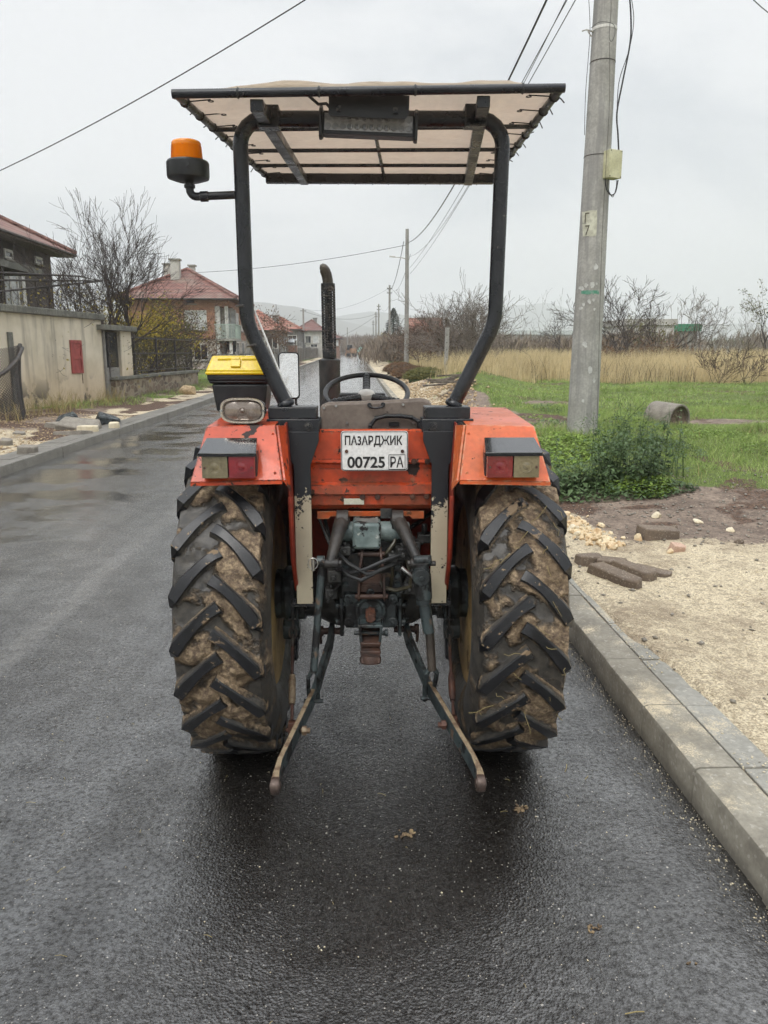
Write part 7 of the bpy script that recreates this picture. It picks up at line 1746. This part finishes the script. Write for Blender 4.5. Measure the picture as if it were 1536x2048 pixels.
def simplehouse(name, label, d, u0, u1, v_eave, v_ridge, depth, wall, roof, ridge='x', wins=(), chim=(), gable=False, lower=None):
    a, b_ = D(u0, 700, d), D(u1, 700, d); g = gzf(a.x, a.y); Y = (a.y + b_.y) / 2; z = HZ(v_eave, d); zr = HZ(v_ridge, d + (depth / 2 if ridge == 'x' else 1))
    e = empty(name, (0, 0, 0)); tag(e, label, 'house'); mb = MB(); mb.box2((a.x, Y, g - .6), (b_.x, Y + depth, z - .03)); mb.build('wall', M[wall], e)
    r_ = hiproof(e, a.x, b_.x, Y, Y + depth, z, max(.8, zr - z), roof, .45, ridge, gable=gable)
    for (u, v, w, h, m) in wins: q = onY(u, v, Y); window(e, V(q.x, Y, q.z), w, h, V(0, -1, 0), m, 'white', 1)
    for k in range(2): window(e, V(b_.x, Y + depth * (.3 + .4 * k), g + 1.6), 1.1, 1.2, V(1, 0, 0), 'glass', 'white', 1)
    for (u, v) in chim: q = onY(u, v, Y + depth * .5); c_ = MB(); c_.box2((q.x - .3, q.y - .3, z + .3), (q.x + .3, q.y + .3, q.z)); c_.box2((q.x - .38, q.y - .38, q.z + .002), (q.x + .38, q.y + .38, q.z + .1)); c_.build('chimney', M['render_grey'], r_)
    return e
simplehouse('tiled_house', 'low house with a bright orange tiled roof beyond the brick house', 76, 455, 560, 660, 622, 9, 'render_grey', 'tile_orange', 'x', [(520, 685, 1, 1.1, 'curtain'), (545, 685, 1, 1.1, 'glass')], [(551, 632)])
simplehouse('tiled_house', 'grey walled house with a faded orange roof behind the orange roofed one', 96, 520, 596, 658, 634, 10, 'render_grey', 'tile_orange', 'y', [(585, 680, 1, 1.1, 'glass')], [(575, 646)])
simplehouse('two_storey_house', 'tall far house with a dark red roof left of the exhaust stack', 122, 596, 646, 661, 640, 9, 'render_white', 'tile_dull', 'x', [(616, 679, .9, 1.1, 'glass'), (606, 679, .9, 1.1, 'glass'), (632, 679, .9, 1.1, 'curtain'), (606, 696, .9, 1.1, 'glass'), (628, 697, 1.0, 1.3, 'glass')], [(630, 637)])
simplehouse('tiled_house', 'small far house with a dull roof right of the exhaust stack', 150, 655, 679, 676, 671, 8, 'brick_dull', 'tile_dull', 'x', [(672, 686, .9, 1.0, 'curtain')])
simplehouse('tiled_house', 'house with a pale red roof behind the thicket on the right', 118, 822, 882, 668, 638, 7, 'brick_dull', 'tile_orange', 'x', [(850, 680, 1, 1, 'glass')], [(841, 636)], gable=True)
# vine pergola, fence of concrete slabs, sheds
e = empty('vine_pergola', (0, 0, 0)); tag(e, 'dry brown vine spread over a pergola in front of the orange roofed house', 'pergola'); mb = MB(); rr = random.Random(9)
q0, q1 = D(505, 672, 62), D(590, 672, 72); zv = (q0.z + q1.z) / 2
for k in range(6):
    p = q0.lerp(q1, k / 5); g = gzf(p.x, p.y); mb.box((p.x, p.y, (zv + g) / 2), (.09, .09, zv - g)); mb.box((p.x - 1.5, p.y, zv), (3, .07, .07))
mb.build('post', M['wood'], e); out = []
for k in range(16): p = q0.lerp(q1, rr.random()) + V(-rr.random() * 2.5, 0, .05); sproutlines(rr, p, V(rr.gauss(0, 1), rr.gauss(0, 1), .25).normalized(), 1.4, .03, 0, out, 3, 0, (2, 3), .5, 5, .7, .8)
mb = MB(); ends = []
for pts, rs, l in out: mb.tube(pts, [max(.012, x) for x in rs], 3, caps=False); ends += pts
mb.build('vine', M['twig_red'], e); vs, fs = leafquads(rr, ends, 1800, .10, .2); mb = MB(); mb.v = [tuple(v) for v in vs]; mb.f = fs; mb.m = [0] * len(fs); mb.build('leaves', M['brownleaf'], e, smooth=0)
def slabfence(label, u0, d0, u1, d1, h, mat, step=2.1):
    a, b_ = B(u0, d0), B(u1, d1); e = empty('panel_fence', (0, 0, 0)); tag(e, label, 'fence', 'concrete panel fences on the left side of the street'); L = (b_ - a).length; n = max(2, int(L / step)); ax = math.atan2(b_.y - a.y, b_.x - a.x)
    for k in range(n + 1):
        p = a.lerp(b_, k / n); g = gzf(p.x, p.y); mb = MB(); mb.box((p.x, p.y, g + h / 2), (.16, .16, h + .1), (0, 0, ax)); mb.build('post', M['polefar'], e)
        if k < n:
            q = a.lerp(b_, (k + .5) / n); mb = MB()
            for j in range(14): s = (j + .5) / 14; w = a.lerp(b_, (k + s) / n); mb.box((w.x, w.y, g + h * .5), (step * .05, .05, h * .86), (0, 0, ax))
            mb.box((q.x, q.y, g + .2), (L / n - .2, .1, .4), (0, 0, ax)); mb.build('panel', M[mat], e)
slabfence('grey slatted fence below the vine pergola', 503, 61, 560, 70, 1.5, 'render_grey')
slabfence('long dull green grey slat fence running off beside the left pole', 590, 88, 650, 140, 1.6, 'wood')
slabfence('pale slab fence in front of the brick house', 420, 47, 500, 59, 1.15, 'coping')
b = B(585, 78); e = empty('brick_pillar', b); tag(e, 'red brick gate pillar behind the mirror', 'pillar'); mb = MB(); mb.box((0, 0, .85), (.9, .5, 1.8)); mb.build('shaft', M['brick_dull'], e); mb = MB(); mb.box((0, 0, 1.79), (1.0, .6, .08)); mb.build('cap', M['slab'], e)
b = B(562, 84); e = empty('lean_to', b); tag(e, 'pale sheet roofed lean-to beside the grey house', 'shed'); mb = MB(); mb.box((0, 0, 1.0), (2.6, 2.5, 2.2)); mb.build('wall', M['render_grey'], e); mb = MB(); mb.box((0, 0, 2.2), (3.2, 3, .08), (.12, 0, 0)); mb.build('roof', M['sheet_white'], e)
# leaning white board with writing too small to read
b = D(499, 742, 41); g = gzf(b.x, b.y); e = empty('sign_board', (b.x, b.y, g), R(8)); tag(e, 'white handwritten board leaning by the slab fence', 'sign'); hb = HZ(710, 41) - g
mb = MB(); mb.box((0, 0, hb / 2), (.36, .03, hb), (-.08, .06, 0)); mb.build('board', M['ply'], e); mb = MB(); rr = random.Random(3)
for (z, n) in ((.86, 4), (.80, 0), (.50, 2), (.28, 2)):
    for k in range(n):
        x = (k - (n - 1) / 2) * .075; mb.box((x + .06 * (z - .5), -.017 - .08 * (z - .5) * hb * .0 - .0 + (-(z - .5) * hb * -.08), z * hb), (.012, .012, .10)); mb.box((x + .02 + .06 * (z - .5), -.017 + ((z - .5) * hb * .08), z * hb + .03), (.04, .012, .012))
mb.build('lettering', M['ink'], e)
# far end of the street
b = B(703, 158); e = empty('excavator', b, .5); tag(e, 'small orange excavator at work where the road ends', 'excavator'); og = M['dullorange'] = pm('haze_faded_orange', lin('b08a6c'), lin('98785e'), 2, rough=.7)  # orange paled in the base colour to stand for distance haze
mb = MB()
for s in (-.55, .55): mb.box((s, 0, .3), (.35, 1.9, .5))
mb.build('track', M['iron'], e, bevel=.1); mb = MB(); mb.box((0, -.1, .9), (1.3, 1.7, .6)); mb.box((0, -.7, 1.1), (1.3, .6, .9)); mb.build('body', og, e, bevel=.05); mb = MB(); mb.box((-.3, .2, 1.7), (.7, .9, 1.1)); mb.build('cab', M['glass'], e, bevel=.05); mb = MB(); mb.tube([V(.3, .6, 1.0), V(.35, 1.8, 2.1), V(.35, 2.9, 1.4)], .14, 6); mb.tube([V(.35, 2.9, 1.4), V(.35, 2.9, .5)], .11, 6); mb.box((.35, 2.9, .35), (.5, .35, .4)); mb.build('arm', og, e)
for i, (u, lb) in enumerate(((720, 'orange barrier board nearest the road end'), (724, 'second orange barrier board, partly behind the first'))):
    b = B(u, 165 + i * 3); e = empty('road_barrier', b); tag(e, lb, 'barrier', 'barriers across the road end'); mb = MB(); mb.box((0, 0, .55), (.9, .05, .55)); mb.build('board', M['dullorange'], e); mb = MB(); mb.box((-.4, 0, .3), (.06, .4, .6)); mb.box((.4, 0, .3), (.06, .4, .6)); mb.build('leg', M['iron'], e)
b = B(731, 185); e = empty('green_tent', b); tag(e, 'low green tarpaulin shelter beyond the road end', 'shelter'); mb = MB(); mb.lathe([(2.0, 0), (2.0, .8), (1.8, 1.3), (1.0, 1.6), (0, 1.7)], n=18); mb.build('tarpaulin', pm('grey_green_sheet', lin('7fa394'), lin('6b9080'), 2, rough=.6), e)
b = B(757, 112); e = empty('meter_cabinet', b); tag(e, 'pale metal cabinet at the foot of the fourth pole', 'cabinet'); mb = MB(); mb.box((-.5, -.3, 1.2), (.7, .35, .9)); mb.build('box', M['sheet_white'], e); mb = MB(); mb.box((-.5, -.3, .4), (.1, .1, .8)); mb.build('stand', M['iron'], e)
# right: white building, green roof, long roof, fence posts
def bigbox(name, label, u0, u1, d, vt, vb, depth, wall, roofm, rh, over, cat, wins=()):
    a, b_ = D(u0, 700, d), D(u1, 700, d); g = gzf(a.x, a.y); z = HZ(vt, d); e = empty(name, (0, 0, 0)); tag(e, label, cat); dirv = (b_ - a); dirv.z = 0; L = dirv.length; an = math.atan2(dirv.y, dirv.x); e.location = (a.x, a.y, 0); e.rotation_euler = (0, 0, an)
    mb = MB(); mb.box2((0, 0, g - .5), (L, depth, z - rh)); mb.build('wall', M[wall], e); mb = MB(); mb.box2((-over, -over, z - rh + .002), (L + over, depth + over, z)); mb.build('roof', M[roofm], e)
    for (fx, fz, w, h) in wins: window(e, V(L * fx, 0, g + fz), w, h, V(0, -1, 0), 'glass', 'white', 1)
    return e
bigbox('white_building', 'flat roofed white building behind the bare trees', 1248, 1345, 72, 638, 700, 7, 'white', 'render_white', .55, .2, 'building', [(.62, 1.7, .9, 1.2), (.25, 1.7, .7, 1.0)])
bigbox('green_roofed_shed', 'small shed with a flat green roof behind the slim trees', 1354, 1392, 84, 648, 690, 4, 'render_grey', 'sheet_green', .75, .3, 'shed')
bigbox('warehouse', 'long low warehouse with a pale roof far across the field', 950, 1340, 260, 661, 680, 30, 'render_grey', 'sheet_white', 1.3, .5, 'building')
bigbox('low_building', 'low pale building far behind the fence posts', 1440, 1492, 150, 676, 690, 6, 'render_white', 'sheet_white', .4, .3, 'building')
post0 = None
for i, (u, vt) in enumerate(((1325, 706), (1361, 706), (1371, 690), (1389, 690), (1405, 690), (1432, 691), (1455, 692), (1478, 694), (1340, 710))):
    b = B(u, 54 + (i % 3)); h = HZ(vt, 54) - b.z
    if post0 is None: mb = MB(); mb.box((0, 0, .9), (.13, .13, 1.9)); post0 = mb.build('fence_post', M['polefar'], bevel=.015); o = post0
    else: o = post0.copy(); col.objects.link(o)
    o.location = b; o.scale = (1, 1, max(.5, h / 1.85)); o.rotation_euler = (rnd.uniform(-.05, .05), rnd.uniform(-.06, .06), 0)
    tag(o, ['short post low in the straw, left of the others', 'leaning concrete post hidden by the slim pale tree', 'concrete fence post right of the slim pale tree', 'concrete fence post at the foot of the upright pale tree', 'second concrete fence post after the upright pale tree', 'middle concrete fence post of the open stretch', 'last tall concrete fence post of the row', 'thin concrete post farthest right', 'stub of a post before the briars'][i], 'fence post', 'concrete posts of the field fence')

# ------------------------------------------------------------------ hills
def hill(label, pts, d, depth, seed):
    """ridge line read off at distance d; real rounded relief behind it"""
    N = 90; K = 16; us = np.array([p[0] for p in pts], float); vsn = np.array([p[1] for p in pts], float); vs = []; 
    for i in range(N + 1):
        u = us[0] + (us[-1] - us[0]) * i / N; v = np.interp(u, us, vsn); top = D(u, v, d)
        hz = max(4, top.z + 8 * (fbm(u * .02, 1.5, seed) - .5))
        for k in range(K + 1):
            t = k / K * 2 - 1; p = D(u, 700, d + t * depth); w = math.cos(t * PI / 2) ** .8 if abs(t) < 1 else 0
            vs.append((p.x, p.y, -25 + (hz + 25) * w * (1 + .06 * (float(fbm(p.x * .008, p.y * .008, seed + 3)) - .5) * (1 - w))))
    fs = [(i * (K + 1) + k, (i + 1) * (K + 1) + k, (i + 1) * (K + 1) + k + 1, i * (K + 1) + k + 1) for i in range(N) for k in range(K)]
    mb = MB(); mb.add(vs, fs); o = mb.build('hills', M['hill'], smooth=80); tag(o, kind='structure')
hill('', [(-300, 640), (200, 615), (450, 603), (540, 606), (620, 622), (680, 640), (760, 660), (830, 690)], 1700, 420, 1)
hill('', [(560, 690), (640, 640), (740, 622), (850, 634), (950, 648), (1080, 672), (1200, 690)], 2250, 480, 2)
hill('', [(860, 690), (930, 640), (1020, 612), (1090, 606), (1150, 622), (1240, 648), (1400, 650), (1560, 645), (1900, 650)], 2700, 480, 3)
SPLIT = {"bolt", "screw", "case_bolt", "valve_block", "control_rod", "hydraulic_hose", "crossarm", "insulator", "rivet", "oil_pipe", "pillar", "track", "leg", "gearbox_bolt", "bracket_bolt", "pivot_bracket", "porch_frame", "tie"}
# ------------------------------------------------------------------ repeated small parts: one object each
def split_pieces(o):
    me = o.data; n = len(me.vertices); par = list(range(n))
    def find(a):
        while par[a] != a: par[a] = par[par[a]]; a = par[a]
        return a
    for e in me.edges:
        a, b = find(e.vertices[0]), find(e.vertices[1])
        if a != b: par[a] = b
    isl = {}
    for i in range(n): isl.setdefault(find(i), []).append(i)
    keys = list(isl); bb = []
    for k in keys:
        P = [me.vertices[i].co for i in isl[k]]; bb.append(([min(p[j] for p in P) - .0015 for j in range(3)], [max(p[j] for p in P) + .0015 for j in range(3)]))
    g = list(range(len(keys)))
    def fg(a):
        while g[a] != a: a = g[a]
        return a
    for a in range(len(keys)):
        for b in range(a):
            if all(bb[a][0][j] <= bb[b][1][j] and bb[b][0][j] <= bb[a][1][j] for j in range(3)): g[fg(a)] = fg(b)
    grp = {}
    for a in range(len(keys)): grp.setdefault(fg(a), []).append(a)
    if len(grp) < 2: return
    root = {keys[a]: r for r, m in grp.items() for a in m}
    faces = {}
    for p in me.polygons: faces.setdefault(root[find(p.vertices[0])], []).append(p)
    nm = o.name.split('.')[0]; first = True
    for r, ps in faces.items():
        used = sorted({i for p in ps for i in p.vertices}); mp_i = {i: k for k, i in enumerate(used)}
        m2 = bpy.data.meshes.new(nm); m2.from_pydata([me.vertices[i].co for i in used], [], [tuple(mp_i[i] for i in p.vertices) for p in ps])
        for m in me.materials: m2.materials.append(m)
        m2.polygons.foreach_set('material_index', [p.material_index for p in ps]); m2.polygons.foreach_set('use_smooth', [True] * len(ps)); m2.set_sharp_from_angle(angle=R(40))
        if first: keep = m2; first = False; continue
        c = o.copy(); c.data = m2; col.objects.link(c); c.parent = o.parent
    o.data = keep
for o in [x for x in col.objects if x.type == 'MESH' and x.parent and not x.children and x.name.split('.')[0] in SPLIT]: split_pieces(o)
RELABEL = {
 'round crowned dark bare tree just right of the concrete pole': 'round crowned dark bare tree partly covered by the thick concrete pole',
 'upright pale bare tree at the right end of the green roof': 'upright pale bare tree, the taller of two before the green roof',
 'dark tree cut by the right edge of the picture': 'dark tree with some leaves, cut off by the edge of the picture',
 'small dark bare tree standing in the straw field left of the pole': 'small dark bare tree standing alone in the straw field',
 'greyish bare tree at the left end of the white building': 'greyish bare tree with a few olive leaves beside the white building',
 'pale brown brush behind the right fence posts': 'pale brown brush behind the last tall fence posts',
 'olive brush at the right picture edge': 'olive leaved brush under the dark tree at the edge of the picture',
 'largest tilted concrete slab of the left heap': 'largest concrete slab, tilted, in the heap below the beige wall',
 'flat slab at the left end of the heap': 'flat slab beside the large tilted slab below the beige wall',
 'dark broken asphalt chunk at the right of the heap': 'dark broken asphalt chunk between the tilted slab and the white stone',
 'white stone at the right end of the heap': 'white stone beside the dark asphalt chunk near the far kerb',
 'single block near the kerb, left of the heap': 'single grey block lying alone on the gravel close to the far kerb',
 'small stone at the left picture edge': 'small grey stone on the gravel, cut near the edge of the picture',
 'tall dead thistle at the right picture edge': 'tall many branched dead thistle before the straw field',
 'low dead thistle left of the tall one': 'low dead thistle beside the tall one before the straw field',
 'short post low in the straw, left of the others': 'short fence post standing low in the straw, apart from the others',
 'concrete fence post right of the slim pale tree': 'concrete fence post between the slim and the upright pale trees',
 'thin concrete post farthest right': 'thin concrete post beyond the last tall fence post',
 'long wire sagging across the sky to the upper left': 'long single wire sagging over the beacon side of the sky',
 'wire leaving the near pole towards the upper right': 'wire leaving the near pole away from the road, over the field',
 'upper faint wire crossing the street to the left pole': 'upper faint wire crossing the street to the pole by the slat fence',
 'lower pair wire crossing the street to the left pole': 'lower wire crossing the street to the pole by the slat fence',
 'lowest wire crossing behind the exhaust to the left houses': 'lowest wire crossing behind the exhaust stack to the far houses',
 'long dull green grey slat fence running off beside the left pole': 'long dull green grey slat fence running off past a lone pole',
 'orange barrier board nearest the road end': 'orange barrier board before the green shelter, nearer of the two',
 'pale yellow stone left of the flat slab': 'pale yellow stone touching the flat grey slab on the earth',
 'brown stone right of the small cream one': 'brown stone beside the small cream one above the flat slab',
 'flat pale stone alone on the earth at the right': 'flat pale stone lying alone on bare earth',
 'flat white shard farthest right on the earth': 'flat white shard on the earth above a dark clod',
 'dark clod near the right picture edge': 'dark earth clod below the flat white shard',
 'small far house with a dull roof right of the exhaust stack': 'small far house with a dull roof, last before the road end',
 'house with a pale red roof behind the thicket on the right': 'house with a pale red roof behind the bare thicket',
 'yellow lidded black plastic toolbox standing on the left rear fender': 'yellow lidded black plastic toolbox standing on the fender behind the work lamp',
 'tall far house with a dark red roof left of the exhaust stack': 'tall far house with a dark red roof beside the exhaust stack',
 'farthest utility pole of the right row': 'farthest and shortest looking of the concrete utility poles along the road',
 'single utility pole on the left side by the concrete fence': 'single utility pole standing by the long slat fence across the street',
 'thin lone pole standing far off near the road end, left of the orange barrier': 'thin lone pole standing far off near the small excavator',
 'dark leafy weed clump right in front of the concrete pole': 'dark leafy weed clump hiding the foot of the concrete pole',
 'low dark ivy-like clump left of the pole foot': 'low dark ivy-like clump between the tractor and the pole foot',
 'small dark clump behind the right fender corner': 'small dark clump behind the corner of the fender with the cable end',
 'single thin stalk right of the concrete pipe': 'single thin stalk standing by the open end of the concrete pipe',
}
for o in col.objects:
    if 'label' in o.keys() and o['label'] in RELABEL: o['label'] = RELABEL[o['label']]
# ------------------------------------------------------------------ haze, sky, sun, camera
HAZE = .00075
bm = bmesh.new(); bmesh.ops.create_cube(bm, size=1)
for v in bm.verts: v.co = Vector((v.co.x * 6200, v.co.y * 4600 + 1250, -40 + (v.co.z + .5) * 300))
me = bpy.data.meshes.new('haze'); bm.to_mesh(me); bm.free(); hz = bpy.data.objects.new('haze', me); col.objects.link(hz); tag(hz, kind='stuff')
hm = bpy.data.materials.new('haze_air'); hm.use_nodes = True; nt = hm.node_tree; nt.nodes.clear(); ho = nt.nodes.new('ShaderNodeOutputMaterial'); pv = nt.nodes.new('ShaderNodeVolumePrincipled')
pv.inputs['Color'].default_value = (.95, .96, .98, 1); pv.inputs['Density'].default_value = HAZE; pv.inputs['Anisotropy'].default_value = .2; nt.links.new(pv.outputs[0], ho.inputs['Volume']); me.materials.append(hm)

SE, SR = R(52), R(205)
w = bpy.data.worlds.new('World'); sc.world = w; w.use_nodes = True; nt = w.node_tree; nt.nodes.clear()
N = lambda t, **k: (lambda x: ([setattr(x, a, b) for a, b in k.items()], x)[1])(nt.nodes.new(t))
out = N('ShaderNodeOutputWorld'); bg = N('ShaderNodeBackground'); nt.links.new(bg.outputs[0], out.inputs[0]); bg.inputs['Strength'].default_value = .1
sky = N('ShaderNodeTexSky'); sky.sky_type = 'NISHITA'; sky.sun_disc = False; sky.sun_elevation = SE; sky.sun_rotation = SR; sky.air_density = 1; sky.dust_density = 4
tc = N('ShaderNodeTexCoord'); sep = N('ShaderNodeSeparateXYZ'); nt.links.new(tc.outputs['Generated'], sep.inputs[0])
mp_ = N('ShaderNodeMapping'); mp_.inputs['Scale'].default_value = (1, 1, 2.6); mp_.inputs['Location'].default_value = (.3, .7, .1); nt.links.new(tc.outputs['Generated'], mp_.inputs[0])
n1 = N('ShaderNodeTexNoise'); n1.inputs['Scale'].default_value = 1.9; n1.inputs['Detail'].default_value = 6; n1.inputs['Roughness'].default_value = .5; n1.inputs['Distortion'].default_value = .4; nt.links.new(mp_.outputs[0], n1.inputs['Vector'])
mr = N('ShaderNodeMapRange', interpolation_type='SMOOTHSTEP'); nt.links.new(n1.outputs[0], mr.inputs['Value']); mr.inputs['From Min'].default_value = .38; mr.inputs['From Max'].default_value = .60
mx = N('ShaderNodeMix', data_type='RGBA'); nt.links.new(mr.outputs[0], mx.inputs['Factor']); mx.inputs[6].default_value = (5.6, 5.9, 6.25, 1); mx.inputs[7].default_value = (7.9, 8.0, 8.1, 1)
# an overcast sky is brighter towards the zenith
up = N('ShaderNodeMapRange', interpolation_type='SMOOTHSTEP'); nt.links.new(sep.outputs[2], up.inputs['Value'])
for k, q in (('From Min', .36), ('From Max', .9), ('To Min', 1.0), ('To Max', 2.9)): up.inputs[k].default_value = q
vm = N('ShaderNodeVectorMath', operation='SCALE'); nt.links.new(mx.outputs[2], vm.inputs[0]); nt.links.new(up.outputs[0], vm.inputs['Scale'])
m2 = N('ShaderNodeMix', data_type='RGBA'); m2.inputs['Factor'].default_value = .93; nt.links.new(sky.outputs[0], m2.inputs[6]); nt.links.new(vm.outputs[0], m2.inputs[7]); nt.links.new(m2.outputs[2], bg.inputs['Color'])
sl = bpy.data.lights.new('sun', 'SUN'); sl.energy = 1.2; sl.angle = R(25); sl.color = (1, .97, .93); so = bpy.data.objects.new('sun', sl); col.objects.link(so)
# the sky's sun_rotation is measured from +Y, clockwise
sd = Vector((math.sin(SR) * math.cos(SE), math.cos(SR) * math.cos(SE), math.sin(SE))); so.rotation_euler = (-sd).to_track_quat('-Z', 'Y').to_euler(); so.location = (0, 0, 40)
cam = bpy.data.cameras.new('camera'); co = bpy.data.objects.new('camera', cam); col.objects.link(co); co.location = (0, 0, CH); co.rotation_euler = (PI / 2 - PITCH, 0, -YAW)
cam.sensor_fit = 'VERTICAL'; cam.sensor_height = 36; cam.sensor_width = 27; cam.lens = F * 36 / 2048; cam.clip_start = .05; cam.clip_end = 12000
sc.camera = co
sc.view_settings.view_transform = 'Standard'; sc.view_settings.look = 'None'; sc.view_settings.exposure = 0.27; sc.view_settings.gamma = 1
sc.render.engine = 'CYCLES'; sc.cycles.use_denoising = True
try: sc.cycles.denoiser = 'OPENIMAGEDENOISE'
except Exception: pass
sc.cycles.denoising_input_passes = 'RGB_ALBEDO_NORMAL'; sc.cycles.denoising_prefilter = 'FAST'
sc.cycles.max_bounces = 8; sc.cycles.diffuse_bounces = 3; sc.cycles.glossy_bounces = 3; sc.cycles.volume_bounces = 1; sc.cycles.transmission_bounces = 2
sc.cycles.sample_clamp_indirect = 8
